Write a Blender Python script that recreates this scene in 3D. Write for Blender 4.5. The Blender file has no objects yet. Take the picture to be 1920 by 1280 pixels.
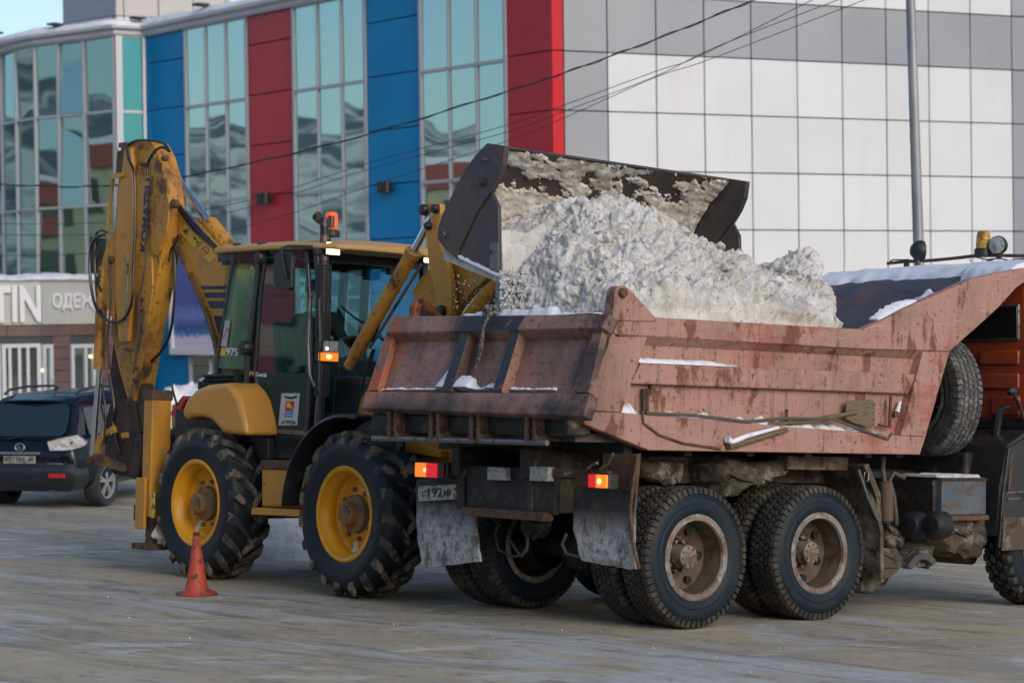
import bpy, bmesh, math, random
from mathutils import Vector, Matrix, noise
random.seed(7)
R = math.radians
sc = bpy.context.scene
COL = sc.collection
# ------------------------------------------------------------------ camera
FPX = 3740.0                      # focal length in pixels of the 1920 wide photograph
PITCH, ROLL, CZ = R(-0.81), R(0.77), 1.44
fw = Vector((0, math.cos(PITCH), math.sin(PITCH)))
rt0 = Vector((1, 0, 0)); up0 = rt0.cross(fw)
rt = rt0 * math.cos(ROLL) - up0 * math.sin(ROLL)
up = up0 * math.cos(ROLL) + rt0 * math.sin(ROLL)
CAM = Vector((0, 0, CZ))
cd = bpy.data.cameras.new('camera')
cam = bpy.data.objects.new('camera', cd); COL.objects.link(cam)
cd.sensor_width = 36; cd.lens = FPX / 1920 * 36; cd.clip_start = 0.1; cd.clip_end = 9000
cam.matrix_world = Matrix((( rt.x, up.x, -fw.x, CAM.x), (rt.y, up.y, -fw.y, CAM.y), (rt.z, up.z, -fw.z, CAM.z), (0, 0, 0, 1)))
cd.dof.use_dof = True; cd.dof.focus_distance = 15.7; cd.dof.aperture_fstop = 2.4
sc.camera = cam
# ------------------------------------------------------------------ world, sun, exposure
SUN_EL, SUN_AZ = R(24), R(148)    # azimuth clockwise from +Y
w = bpy.data.worlds.new('World'); sc.world = w; w.use_nodes = True
nt = w.node_tree; bg = nt.nodes['Background']
sky = nt.nodes.new('ShaderNodeTexSky'); sky.sky_type = 'NISHITA'; sky.sun_disc = False
sky.sun_elevation = SUN_EL; sky.sun_rotation = SUN_AZ
sky.air_density = 1.0; sky.dust_density = 2.0; sky.ozone_density = 1.2
nt.links.new(sky.outputs[0], bg.inputs[0]); bg.inputs[1].default_value = 0.11
sl = bpy.data.lights.new('sun', 'SUN'); sl.energy = 0.5; sl.angle = R(25); sl.color = (1, 0.97, 0.93)
so = bpy.data.objects.new('sun', sl); COL.objects.link(so)
sd = Vector((math.sin(SUN_AZ) * math.cos(SUN_EL), math.cos(SUN_AZ) * math.cos(SUN_EL), math.sin(SUN_EL)))
so.rotation_euler = sd.to_track_quat('Z', 'Y').to_euler()
sc.view_settings.view_transform = 'Standard'; sc.view_settings.look = 'None'
sc.view_settings.exposure = 0.70; sc.view_settings.gamma = 1; sc.view_settings.use_curve_mapping = False
# ------------------------------------------------------------------ ground shape: a street falling away from the camera and to the right
GX, GY = -0.0325, -0.0584
def G(x, y):
    xe = 30 * math.tanh(x / 30)
    if y > 22: ye = 22 + 8 * (1 - math.exp(-(y - 22) / 8))
    elif y < -4: ye = -4 - 6 * (1 - math.exp((y + 4) / 6))
    else: ye = y
    t = max(0, min(1, (0.3 - x) / 1.6)) if 10 < y < 24 else 0
    k = max(0, min(1, (y - 10) / 3)) * max(0, min(1, (24 - y) / 3))
    return GX * xe + GY * ye - 0.035 * (t * t * (3 - 2 * t)) * k
nrm = Vector((-GX, -GY, 1)).normalized()
def frame(x, y, yaw, dz=0.0):
    f = Vector((math.cos(yaw), math.sin(yaw), 0)); f.z = GX * f.x + GY * f.y; f.normalize()
    l = nrm.cross(f)
    o = Vector((x, y, GX * x + GY * y + dz))
    return Matrix(((f.x, l.x, nrm.x, o.x), (f.y, l.y, nrm.y, o.y), (f.z, l.z, nrm.z, o.z), (0, 0, 0, 1)))
def ray(px, py): return fw * FPX + rt * (px - 960) - up * (py - 640)
class Fr:                          # a thing's own frame; P() reads a point of the thing off the photograph on one of its planes
    def __init__(s, m): s.m = m; s.i = m.inverted()
    def P(s, px, py, x=None, y=None, z=None):
        o = s.i @ CAM; d = s.i.to_3x3() @ ray(px, py)
        a, v = (0, x) if x is not None else ((1, y) if y is not None else (2, z))
        return o + d * ((v - o[a]) / d[a])
    def Ps(s, pts, **k): return [s.P(a, b, **k) for a, b in pts]
TY = R(38.6); TF = Fr(frame(0.5514, 15.569, TY))
LY = R(-48); LF = Fr(frame(-2.208, 19.601, LY, -0.04))
ID = Fr(Matrix.Identity(4))
# ------------------------------------------------------------------ scene graph helpers
def tag(o, label=None, cat=None, group=None, kind=None):
    if label: o['label'] = label
    if cat: o['category'] = cat
    if group: o['group'] = group
    if kind: o['kind'] = kind
    return o
def empty(name, m=None, parent=None):
    o = bpy.data.objects.new(name, None); COL.objects.link(o); o.empty_display_size = 0.2
    if parent: o.parent = parent
    if m is not None:
        if parent: o.matrix_local = m
        else: o.matrix_world = m
    return o
def copy_tree(o, parent=None, m=None):
    c = o.copy(); COL.objects.link(c); c.parent = parent
    if m is not None:
        if parent: c.matrix_local = m
        else: c.matrix_world = m
    for ch in list(o.children): copy_tree(ch, c, ch.matrix_local.copy())
    return c
def T(x, y, z): return Matrix.Translation((x, y, z))
def RZ(a): return Matrix.Rotation(a, 4, 'Z')
def RX(a): return Matrix.Rotation(a, 4, 'X')
def RY(a): return Matrix.Rotation(a, 4, 'Y')
class MB:
    def __init__(s): s.v = []; s.f = []
    def add(s, vs, fs):
        n = len(s.v); s.v += [Vector(p) for p in vs]; s.f += [tuple(i + n for i in f) for f in fs]; return s
    def loft(s, rings, caps=True, closed=True):
        n = len(rings[0]); vs = [p for r_ in rings for p in r_]; fs = []
        for k in range(len(rings) - 1):
            for i in range(n if closed else n - 1):
                j = (i + 1) % n
                fs.append((k * n + i, k * n + j, (k + 1) * n + j, (k + 1) * n + i))
        if caps and closed:
            fs.append(tuple(range(n))[::-1]); fs.append(tuple((len(rings) - 1) * n + i for i in range(n)))
        return s.add(vs, fs)
    def prism(s, pts, d):
        d = Vector(d); pts = [Vector(p) for p in pts]
        return s.loft([pts, [p + d for p in pts]])
    def box(s, x0, x1, y0, y1, z0, z1):
        return s.prism([(x0, y0, z0), (x1, y0, z0), (x1, y1, z0), (x0, y1, z0)], (0, 0, z1 - z0))
    def bar(s, a, b, wd, ht, upv=(0, 0, 1)):
        a = Vector(a); b = Vector(b); d = (b - a).normalized(); u_ = Vector(upv); l = d.cross(u_).normalized(); u_ = l.cross(d)
        q = [l * (-wd / 2) + u_ * (-ht / 2), l * (wd / 2) + u_ * (-ht / 2), l * (wd / 2) + u_ * (ht / 2), l * (-wd / 2) + u_ * (ht / 2)]
        return s.loft([[a + p for p in q], [b + p for p in q]])
    def tube(s, pts, r, n=10, caps=True):
        pts = [Vector(p) for p in pts]; rings = []; ref = None
        for i, p in enumerate(pts):
            d = (pts[min(i + 1, len(pts) - 1)] - pts[max(i - 1, 0)])
            if d.length < 1e-9: d = Vector((0, 0, 1))
            d.normalize()
            if ref is None: ref = Vector((0, 0, 1)) if abs(d.z) < .9 else Vector((1, 0, 0))
            a = d.cross(ref).normalized(); b = a.cross(d).normalized(); ref = b
            rr = r[i] if isinstance(r, (list, tuple)) else r
            rings.append([p + a * math.cos(2 * math.pi * k / n) * rr + b * math.sin(2 * math.pi * k / n) * rr for k in range(n)])
        return s.loft(rings, caps)
    def lathe(s, prof, n=32, ax='y', c=(0, 0, 0), caps=False, loop=False):
        c = Vector(c); rings = []
        for r_, a in (list(prof) + ([prof[0]] if loop else [])):
            ring = []
            for k in range(n):
                t = 2 * math.pi * k / n; q, w_ = r_ * math.cos(t), r_ * math.sin(t)
                ring.append(c + (Vector((q, a, w_)) if ax == 'y' else Vector((a, q, w_)) if ax == 'x' else Vector((q, w_, a))))
            rings.append(ring)
        return s.loft(rings, caps)
    def ball(s, c, r, n=12, m=8, sc_=(1, 1, 1)):
        c = Vector(c); rings = []
        for i in range(m + 1):
            ph = math.pi * i / m; rr = max(math.sin(ph), 1e-3)
            rings.append([c + Vector((r * rr * math.cos(2 * math.pi * k / n) * sc_[0], r * rr * math.sin(2 * math.pi * k / n) * sc_[1], r * math.cos(ph) * sc_[2])) for k in range(n)])
        return s.loft(rings, True)
    def xf(s, m): s.v = [m @ p for p in s.v]; return s
    def build(s, name, mat, parent=None, bevel=0, smooth=False, seg=2, m=None, kind=None, label=None, sub=0):
        me = bpy.data.meshes.new(name); me.from_pydata([tuple(p) for p in s.v], [], s.f); me.materials.append(mat)
        bm = bmesh.new(); bm.from_mesh(me); bmesh.ops.recalc_face_normals(bm, faces=bm.faces); bm.to_mesh(me); bm.free()
        o = bpy.data.objects.new(name, me); COL.objects.link(o)
        if parent: o.parent = parent
        if m is not None: o.matrix_local = m
        if smooth:
            me.polygons.foreach_set('use_smooth', [True] * len(me.polygons))
            me.set_sharp_from_angle(angle=R(38 if smooth is True else smooth))
        if bevel:
            b = o.modifiers.new('b', 'BEVEL'); b.width = bevel; b.segments = seg; b.limit_method = 'ANGLE'; b.angle_limit = R(35)
        if sub:
            q = o.modifiers.new('s', 'SUBSURF'); q.levels = sub; q.render_levels = sub
        if kind: o['kind'] = kind
        if label: o['label'] = label
        return o
def text(txt, size, m, mat, parent=None, name='lettering', ext=0.002, sx=1.0, align='CENTER', off=0.012):
    cu = bpy.data.curves.new(name, 'FONT'); cu.body = txt; cu.size = size; cu.extrude = ext; cu.align_x = align; cu.align_y = 'CENTER'; cu.resolution_u = 3
    cu.offset = off * size
    to = bpy.data.objects.new(name, cu); COL.objects.link(to)
    dg = bpy.context.evaluated_depsgraph_get(); me = bpy.data.meshes.new_from_object(to.evaluated_get(dg))
    bpy.data.objects.remove(to); bpy.data.curves.remove(cu)
    me.transform(Matrix.Diagonal((sx, 1, 1, 1)))
    me.transform(m); me.materials.clear(); me.materials.append(mat); me.name = name
    o = bpy.data.objects.new(name, me); COL.objects.link(o)
    if parent: o.parent = parent
    return o
def axes(o, x, y):
    x = Vector(x).normalized(); y = Vector(y).normalized(); z = x.cross(y)
    return Matrix(((x.x, y.x, z.x, o[0]), (x.y, y.y, z.y, o[1]), (x.z, y.z, z.z, o[2]), (0, 0, 0, 1)))
# ------------------------------------------------------------------ materials
def mat(name, base, rough=.6, metal=0.0, layers=(), bump=None, coat=0.0, emit=None, estr=0.0, coord='Object', spec=.5, rand=0):
    m = bpy.data.materials.new(name); m.use_nodes = True; t = m.node_tree; L_ = t.links; N = t.nodes
    b = N['Principled BSDF']; b.inputs['Roughness'].default_value = rough; b.inputs['Metallic'].default_value = metal
    b.inputs['Specular IOR Level'].default_value = spec
    if coat: b.inputs['Coat Weight'].default_value = coat; b.inputs['Coat Roughness'].default_value = .15
    tc = N.new('ShaderNodeTexCoord'); co = tc.outputs[coord]
    cur = None; rcur = None
    def rgb(c):
        n = N.new('ShaderNodeRGB'); n.outputs[0].default_value = (*c, 1); return n.outputs[0]
    cur = rgb(base)
    for l in layers:
        mp = N.new('ShaderNodeMapping'); L_.new(co, mp.inputs[0]); mp.inputs['Scale'].default_value = l.get('st', (1, 1, 1))
        mp.inputs['Location'].default_value = l.get('off', (0, 0, 0)); mp.inputs['Rotation'].default_value = l.get('rot', (0, 0, 0))
        if l.get('vor'):
            nz = N.new('ShaderNodeTexVoronoi'); nz.inputs['Scale'].default_value = l['s']; L_.new(mp.outputs[0], nz.inputs[0]); out = nz.outputs[0]
        else:
            nz = N.new('ShaderNodeTexNoise'); nz.inputs['Scale'].default_value = l['s']; nz.inputs['Detail'].default_value = l.get('d', 5)
            nz.inputs['Roughness'].default_value = l.get('r', .6); nz.inputs['Distortion'].default_value = l.get('w', 0)
            L_.new(mp.outputs[0], nz.inputs[0]); out = nz.outputs[0]
        rp = N.new('ShaderNodeMapRange'); rp.inputs[1].default_value = l['lo']; rp.inputs[2].default_value = l['hi']; L_.new(out, rp.inputs[0])
        rp.inputs[4].default_value = l.get('a', 1.0)
        fac = rp.outputs[0]
        if 'mask' in l:          # keep the stain near a place of the object: (axis, from, to)
            for ax_, a0, a1 in l['mask']:
                sp = N.new('ShaderNodeSeparateXYZ'); L_.new(co, sp.inputs[0]); r2 = N.new('ShaderNodeMapRange')
                r2.inputs[1].default_value = a0; r2.inputs[2].default_value = a1; L_.new(sp.outputs[ax_], r2.inputs[0])
                mu = N.new('ShaderNodeMath'); mu.operation = 'MULTIPLY'; L_.new(fac, mu.inputs[0]); L_.new(r2.outputs[0], mu.inputs[1]); fac = mu.outputs[0]
        mx = N.new('ShaderNodeMix'); mx.data_type = 'RGBA'; L_.new(fac, mx.inputs[0]); L_.new(cur, mx.inputs[6]); mx.inputs[7].default_value = (*l['c'], 1)
        cur = mx.outputs[2]
        if 'rough' in l:
            mr = N.new('ShaderNodeMix'); L_.new(fac, mr.inputs[0])
            if rcur is None: mr.inputs[2].default_value = rough
            else: L_.new(rcur, mr.inputs[2])
            mr.inputs[3].default_value = l['rough']; rcur = mr.outputs[0]
    if rand:
        oi = N.new('ShaderNodeObjectInfo'); mr0 = N.new('ShaderNodeMapRange'); mr0.inputs[3].default_value = 1 - rand; mr0.inputs[4].default_value = 1 + rand * .4; L_.new(oi.outputs['Random'], mr0.inputs[0])
        hs = N.new('ShaderNodeHueSaturation'); L_.new(mr0.outputs[0], hs.inputs['Value']); L_.new(cur, hs.inputs['Color']); cur = hs.outputs[0]
    L_.new(cur, b.inputs['Base Color'])
    if rcur is not None: L_.new(rcur, b.inputs['Roughness'])
    if bump:
        prev = None
        for bs, st, dist in bump:
            nz = N.new('ShaderNodeTexNoise'); nz.inputs['Scale'].default_value = bs; nz.inputs['Detail'].default_value = 6; nz.inputs['Roughness'].default_value = .65
            L_.new(co, nz.inputs[0]); bn = N.new('ShaderNodeBump'); bn.inputs['Strength'].default_value = st; bn.inputs['Distance'].default_value = dist
            L_.new(nz.outputs[0], bn.inputs['Height'])
            if prev is not None: L_.new(prev, bn.inputs['Normal'])
            prev = bn.outputs[0]
        L_.new(prev, b.inputs['Normal'])
    if emit: b.inputs['Emission Color'].default_value = (*emit, 1); b.inputs['Emission Strength'].default_value = estr
    return m
def glassmat(name, tint, gl=(1, 1, 1), fac=.12, rough=.02, bump=0):
    m = bpy.data.materials.new(name); m.use_nodes = True; t = m.node_tree; N = t.nodes; L_ = t.links; N.clear()
    o = N.new('ShaderNodeOutputMaterial'); a = N.new('ShaderNodeBsdfTransparent'); a.inputs[0].default_value = (*tint, 1)
    g = N.new('ShaderNodeBsdfGlossy'); g.inputs[0].default_value = (*gl, 1); g.inputs['Roughness'].default_value = rough
    lw = N.new('ShaderNodeLayerWeight'); lw.inputs[0].default_value = .16
    mr = N.new('ShaderNodeMapRange'); mr.inputs[3].default_value = fac; mr.inputs[4].default_value = 1; L_.new(lw.outputs[0], mr.inputs[0])
    mx = N.new('ShaderNodeMixShader'); L_.new(mr.outputs[0], mx.inputs[0]); L_.new(a.outputs[0], mx.inputs[1]); L_.new(g.outputs[0], mx.inputs[2])
    L_.new(mx.outputs[0], o.inputs[0]); return m
def mirrorglass(name, gl, dark, fac=.85, warp=.05):
    m = bpy.data.materials.new(name); m.use_nodes = True; t = m.node_tree; N = t.nodes; L_ = t.links; N.clear()
    o = N.new('ShaderNodeOutputMaterial'); a = N.new('ShaderNodeBsdfDiffuse'); a.inputs[0].default_value = (*dark, 1)
    g = N.new('ShaderNodeBsdfGlossy'); g.inputs[0].default_value = (*gl, 1); g.inputs['Roughness'].default_value = .015
    tc = N.new('ShaderNodeTexCoord'); nz = N.new('ShaderNodeTexNoise'); nz.inputs['Scale'].default_value = .55; nz.inputs['Detail'].default_value = 1
    L_.new(tc.outputs['Object'], nz.inputs[0]); bn = N.new('ShaderNodeBump'); bn.inputs['Strength'].default_value = 1; bn.inputs['Distance'].default_value = warp
    L_.new(nz.outputs[0], bn.inputs['Height']); L_.new(bn.outputs[0], g.inputs['Normal'])
    mx = N.new('ShaderNodeMixShader'); mx.inputs[0].default_value = fac; L_.new(a.outputs[0], mx.inputs[1]); L_.new(g.outputs[0], mx.inputs[2])
    L_.new(mx.outputs[0], o.inputs[0]); return m
Mt = {}
RUST = (.13, .035, .015); GRIME = (.022, .016, .013); DUST = (.17, .13, .095); SNOWC = (.78, .8, .84)
Mt['pink'] = mat('faded_pink_paint', (.37, .20, .165), .62, layers=[
    dict(c=(.36, .20, .16), s=1.6, lo=.35, hi=.65, a=.7), dict(c=(.30, .07, .05), s=1.3, lo=.52, hi=.60, st=(1, 1, 1.8), d=10, r=.72, a=.65),
    dict(c=(.17, .125, .095), s=2.0, lo=.48, hi=.66, st=(1.2, 1.2, .6), d=10, r=.72, a=.55), dict(c=RUST, s=5, lo=.55, hi=.60, st=(1, 1, .4), d=10, r=.7, a=.85),
    dict(c=(.09, .03, .02), s=24, lo=.60, hi=.65, a=.9), dict(c=(.10, .06, .045), s=12, lo=.55, hi=.70, st=(1.6, 1.6, .12), d=9, a=.55), dict(c=(.075, .05, .038), s=1.8, lo=.30, hi=.62, d=8, a=.85, mask=[(0, -.70, -1.12)]), dict(c=(.50, .36, .33), s=30, lo=.64, hi=.68, st=(.25, 1, 1.5), a=.5)],
    bump=[(40, .3, .004), (3.5, .5, .02)])
Mt['tail'] = mat('stained_tailgate_paint', (.33, .175, .14), .6, layers=[
    dict(c=(.33, .115, .085), s=2.1, lo=.5, hi=.62, d=8, a=.7), dict(c=(.13, .085, .065), s=2.4, lo=.42, hi=.60, st=(1, .6, 1), a=.85, d=10, r=.74),
    dict(c=(.40, .09, .02), s=5, lo=.42, hi=.52, d=9, a=.85, mask=[(0, .32, .12)]), dict(c=(.05, .028, .025), s=24, lo=.57, hi=.66, a=.8), dict(c=GRIME, s=5, lo=.62, hi=.72, st=(1, 1, .25), a=.85),
    dict(c=GRIME, s=3.5, lo=.3, hi=.6, a=.97, mask=[(1, .10, .0)]),
    dict(c=(.035, .024, .02), s=3, lo=.30, hi=.56, a=.9, d=9, st=(1, .5, .3), mask=[(0, .85, .95), (0, 1.45, 1.2)]),
    dict(c=(.02, .015, .014), s=4, lo=.4, hi=.55, a=.8, mask=[(0, 2.3, 2.45)])],
    bump=[(45, .35, .004), (8, .3, .01)])
Mt['yellow'] = mat('worn_yellow_paint', (.50, .235, .022), .5, layers=[
    dict(c=(.42, .19, .025), s=2, lo=.4, hi=.65, a=.6), dict(c=(.15, .07, .02), s=4.5, lo=.6, hi=.7, d=8, a=.8), dict(c=(.2, .13, .07), s=3, lo=.58, hi=.72, st=(1, 1, .4), a=.55),
    dict(c=(.05, .03, .02), s=17, lo=.66, hi=.7, a=.85)], bump=[(30, .12, .003)], coat=.15)
Mt['ydirty'] = mat('greasy_rusty_yellow_paint', (.50, .235, .025), .55, layers=[
    dict(c=(.34, .155, .025), s=1.7, lo=.42, hi=.62, d=8, a=.8), dict(c=(.13, .055, .02), s=2.8, lo=.53, hi=.64, d=9, st=(1, 1, .5), a=.85), dict(c=(.03, .02, .015), s=4, lo=.54, hi=.63, d=9, st=(1, 1, .6), a=.9),
    dict(c=(.05, .03, .02), s=19, lo=.58, hi=.66, a=.85), dict(c=(.02, .015, .012), s=3, lo=.3, hi=.62, d=8, a=.9, mask=[(2, 2.2, 1.2)])], bump=[(30, .2, .004), (5, .2, .01)])
Mt['yclean'] = mat('yellow_bonnet_paint', (.52, .25, .04), .42, layers=[dict(c=(.46, .21, .033), s=1.5, lo=.4, hi=.6), dict(c=(.36, .19, .07), s=4, lo=.52, hi=.68, a=.6, d=8), dict(c=(.2, .08, .02), s=14, lo=.66, hi=.7, a=.7)], coat=.2, bump=[(3, .05, .01)])
Mt['roofy'] = mat('dusty_yellow_roof', (.5, .28, .08), .6, layers=[dict(c=(.42, .28, .13), s=1.5, lo=.4, hi=.65), dict(c=(.3, .15, .05), s=9, lo=.6, hi=.7, a=.5)])
Mt['rimy'] = mat('bright_yellow_rim_paint', (.66, .30, .008), .45, layers=[dict(c=(.45, .2, .02), s=3, lo=.5, hi=.65, a=.7), dict(c=(.62, .6, .58), s=3.2, lo=.61, hi=.635, d=3, w=.5), dict(c=(.14, .08, .03), s=8, lo=.6, hi=.7, a=.8)], bump=[(14, .1, .004)])
Mt['hub'] = mat('muddy_hub', (.25, .13, .035), .8, layers=[dict(c=(.12, .085, .055), s=9, lo=.4, hi=.6), dict(c=(.04, .03, .02), s=13, lo=.6, hi=.68)], bump=[(20, .5, .01)])
Mt['rubber'] = mat('wet_black_rubber', (.007, .012, .018), .5, layers=[dict(c=(.014, .02, .026), s=5, lo=.45, hi=.7, a=.8, rough=.6), dict(c=(.06, .05, .04), s=7, lo=.62, hi=.75, a=.5, rough=.9)], bump=[(25, .1, .003)], spec=.35)
Mt['rubberm'] = mat('muddy_rubber_tread', (.016, .018, .02), .65, layers=[dict(c=(.20, .155, .11), s=8, lo=.47, hi=.53, d=9, rough=.95, a=.9), dict(c=(.03, .03, .03), s=4, lo=.5, hi=.6, a=.8)], bump=[(22, .4, .008)])
Mt['rubbert'] = mat('dusty_block_tread', (.022, .021, .02), .75, layers=[dict(c=(.11, .085, .06), s=6, lo=.46, hi=.68, d=8, rough=.95, a=.85), dict(c=(.012, .012, .013), s=14, lo=.58, hi=.64)], bump=[(30, .5, .006)])
Mt['sidew'] = mat('truck_tyre_sidewall', (.006, .014, .023), .55, layers=[dict(c=(.014, .022, .03), s=3, lo=.42, hi=.66, a=.85, rough=.65), dict(c=(.05, .045, .035), s=9, lo=.6, hi=.75, a=.5, rough=.9)], bump=[(16, .12, .004)], spec=.3)
Mt['rimt'] = mat('rusty_shaded_rim', (.065, .045, .03), .75, layers=[dict(c=(.10, .075, .055), s=5, lo=.42, hi=.6), dict(c=(.07, .025, .012), s=6, lo=.55, hi=.65, st=(1, 2, 1)), dict(c=(.2, .18, .16), s=20, lo=.62, hi=.68, a=.4)], bump=[(30, .4, .005)])  # rust, on a base darkened for the shade deep in the dish
Mt['flange'] = mat('scuffed_lit_flange', (.22, .19, .17), .7, layers=[dict(c=(.11, .07, .05), s=6, lo=.45, hi=.6), dict(c=(.32, .3, .28), s=14, lo=.56, hi=.64)], bump=[(30, .3, .004)])  # scuffs, on a base lightened as the lit edge of the wheel
Mt['chassis'] = mat('greasy_black_chassis', (.014, .012, .012), .65, layers=[dict(c=(.06, .045, .033), s=5, lo=.52, hi=.66, d=8), dict(c=(.14, .115, .09), s=8, lo=.62, hi=.7, d=8, a=.8), dict(c=(.4, .4, .4), s=15, lo=.70, hi=.74, a=.6)], bump=[(20, .5, .01)])
Mt['mudsnow'] = mat('dirty_ice_crust', (.07, .056, .043), .9, layers=[dict(c=(.22, .21, .20), s=6, lo=.50, hi=.60, d=10, r=.7), dict(c=(.03, .025, .02), s=9, lo=.50, hi=.6, d=10, r=.7), dict(c=(.08, .058, .036), s=4, lo=.52, hi=.66)], bump=[(25, 1, .015), (60, .6, .006)])
Mt['flap'] = mat('ice_caked_mud_flap', (.022, .021, .021), .6, layers=[dict(c=(.06, .045, .032), s=6, lo=.5, hi=.65, d=8, a=.9), dict(c=(.50, .50, .51), s=30, w=.4, lo=.30, hi=.54, d=10, r=.85, a=.95, rough=.95, mask=[(2, .88, .64)]), dict(c=(.04, .035, .03), s=14, lo=.50, hi=.60, d=10, r=.8, st=(1, 1, .5), a=.8), dict(c=(.1, .075, .05), s=7, lo=.52, hi=.65, a=.7)], bump=[(30, .9, .012), (70, .6, .006)])
Mt['blackp'] = mat('black_plastic', (.014, .015, .018), .45, layers=[dict(c=(.035, .035, .037), s=8, lo=.5, hi=.68, a=.7, rough=.7)])
Mt['blackm'] = mat('satin_black_steel', (.02, .02, .023), .38, layers=[dict(c=(.05, .045, .04), s=7, lo=.55, hi=.68, a=.7, rough=.7)], spec=.6)
Mt['hose'] = mat('black_hose_rubber', (.01, .011, .014), .35)
Mt['chrome'] = mat('chromed_rod', (.62, .66, .72), .16, 1.0, bump=[(20, .03, .002)])
Mt['steel'] = mat('dull_steel', (.18, .18, .19), .4, .7, layers=[dict(c=(.08, .05, .03), s=8, lo=.55, hi=.66, rough=.8)])
Mt['bucket'] = mat('worn_dark_bucket_steel', (.045, .036, .042), .42, layers=[dict(c=(.07, .045, .035), s=3, lo=.45, hi=.62, a=.8), dict(c=(.11, .07, .05), s=9, lo=.6, hi=.7, a=.5), dict(c=(.03, .028, .035), s=1.4, lo=.5, hi=.6)], bump=[(14, .15, .006)], spec=.6)
Mt['packed'] = mat('packed_snow_on_steel', (.52, .5, .47), .8, layers=[dict(c=(.36, .32, .27), s=4, lo=.4, hi=.65, d=8), dict(c=(.68, .68, .69), s=9, lo=.5, hi=.65), dict(c=(.12, .1, .08), s=14, lo=.63, hi=.68)], bump=[(30, .6, .008)])
Mt['snow'] = mat('old_snow', (.78, .78, .79), .8, layers=[dict(c=(.64, .61, .56), s=3, lo=.42, hi=.62, d=9, a=.95), dict(c=(.50, .45, .37), s=8, lo=.54, hi=.68, d=9, a=.8), dict(c=(.2, .17, .13), s=22, lo=.61, hi=.68, d=6, a=.8)], bump=[(40, 1, .02), (110, 1, .010)])
Mt['wsnow'] = mat('clean_snow', (.74, .77, .84), .6, layers=[dict(c=(.55, .57, .62), s=6, lo=.5, hi=.7)], bump=[(18, .5, .012)])
Mt['glass'] = glassmat('tinted_cab_glass', (.76, .92, .94), (.5, .72, .78), .03)
Mt['door'] = mat('dark_green_lower_glass', (.005, .034, .038), .15, spec=.3)
Mt['navy'] = mat('navy_vinyl_print', (.006, .01, .045), .4)
Mt['ytape'] = mat('yellow_sticker', (.62, .36, .03), .5)
Mt['ink'] = mat('black_ink', (.012, .012, .014), .6)
Mt['white'] = mat('white_print', (.6, .62, .64), .5, layers=[dict(c=(.3, .28, .25), s=30, lo=.6, hi=.7, a=.5)])
Mt['dirtyplate'] = mat('dirty_number_plate', (.40, .39, .35), .6, layers=[dict(c=(.13, .11, .085), s=14, lo=.45, hi=.65), dict(c=(.05, .04, .03), s=30, lo=.6, hi=.66)])
Mt['redp'] = mat('red_print', (.5, .02, .02), .5)
Mt['bluep'] = mat('blue_print', (.03, .12, .38), .5)
Mt['orange'] = mat('orange_cab_paint', (.33, .055, .018), .5, layers=[dict(c=(.24, .05, .025), s=3, lo=.45, hi=.65), dict(c=(.1, .04, .025), s=10, lo=.6, hi=.7, a=.7)], bump=[(5, .05, .01)], coat=.1)
Mt['inside'] = mat('scraped_body_interior', (.06, .045, .05), .5, layers=[dict(c=(.035, .035, .055), s=2, lo=.4, hi=.6), dict(c=(.12, .055, .045), s=3.5, lo=.5, hi=.65, st=(1, 1, .5)), dict(c=(.3, .3, .32), s=20, lo=.7, hi=.74)], spec=.6)
Mt['cone'] = mat('scuffed_orange_cone', (.42, .055, .03), .6, layers=[dict(c=(.30, .05, .035), s=6, lo=.45, hi=.65), dict(c=(.07, .025, .02), s=16, lo=.57, hi=.63, st=(1, 1, .7), d=9)], bump=[(20, .15, .004)])
Mt['amber'] = mat('lit_amber_lens', (.6, .16, .02), .2, emit=(1, .25, .02), estr=.55)
Mt['amberhot'] = mat('amber_bulb_glow', (.9, .4, .1), .3, emit=(1, .42, .08), estr=5)
Mt['amberoff'] = mat('unlit_amber_beacon', (.42, .24, .02), .25, layers=[dict(c=(.2, .09, .01), s=10, lo=.5, hi=.6)])
Mt['redlens'] = mat('red_tail_lens', (.35, .01, .015), .25, emit=(1, .02, .03), estr=.35)
Mt['redhot'] = mat('red_bulb_glow', (.9, .1, .08), .3, emit=(1, .12, .08), estr=4)
Mt['lamp'] = mat('lit_work_lamp', (.9, .8, .6), .3, emit=(1, .74, .4), estr=2.6)
Mt['lens'] = mat('clear_lamp_lens', (.35, .36, .36), .12, layers=[dict(c=(.2, .2, .2), s=18, lo=.45, hi=.6)])
Mt['darkfill'] = mat('dark_interior', (.01, .011, .013), .8)
Mt['lace'] = mat('perforated_heat_shield', (.016, .017, .02), .5)
Mt['pipe'] = mat('sooty_exhaust_pipe', (.13, .10, .085), .4, .4, layers=[dict(c=(.16, .09, .055), s=9, lo=.48, hi=.6), dict(c=(.02, .02, .02), s=6, lo=.5, hi=.6)])
Mt['wood'] = mat('muddy_wood', (.15, .11, .065), .8, layers=[dict(c=(.07, .05, .03), s=9, lo=.5, hi=.65, st=(1, 6, 6))])
Mt['rustpl'] = mat('rusty_steel', (.10, .055, .032), .75, layers=[dict(c=(.06, .03, .02), s=9, lo=.45, hi=.6), dict(c=(.15, .10, .06), s=16, lo=.58, hi=.66)], bump=[(30, .3, .004)])
Mt['cloth'] = mat('dark_work_jacket', (.012, .014, .02), .9, bump=[(8, .4, .02)])
Mt['skin'] = mat('skin', (.35, .19, .13), .6)
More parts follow.
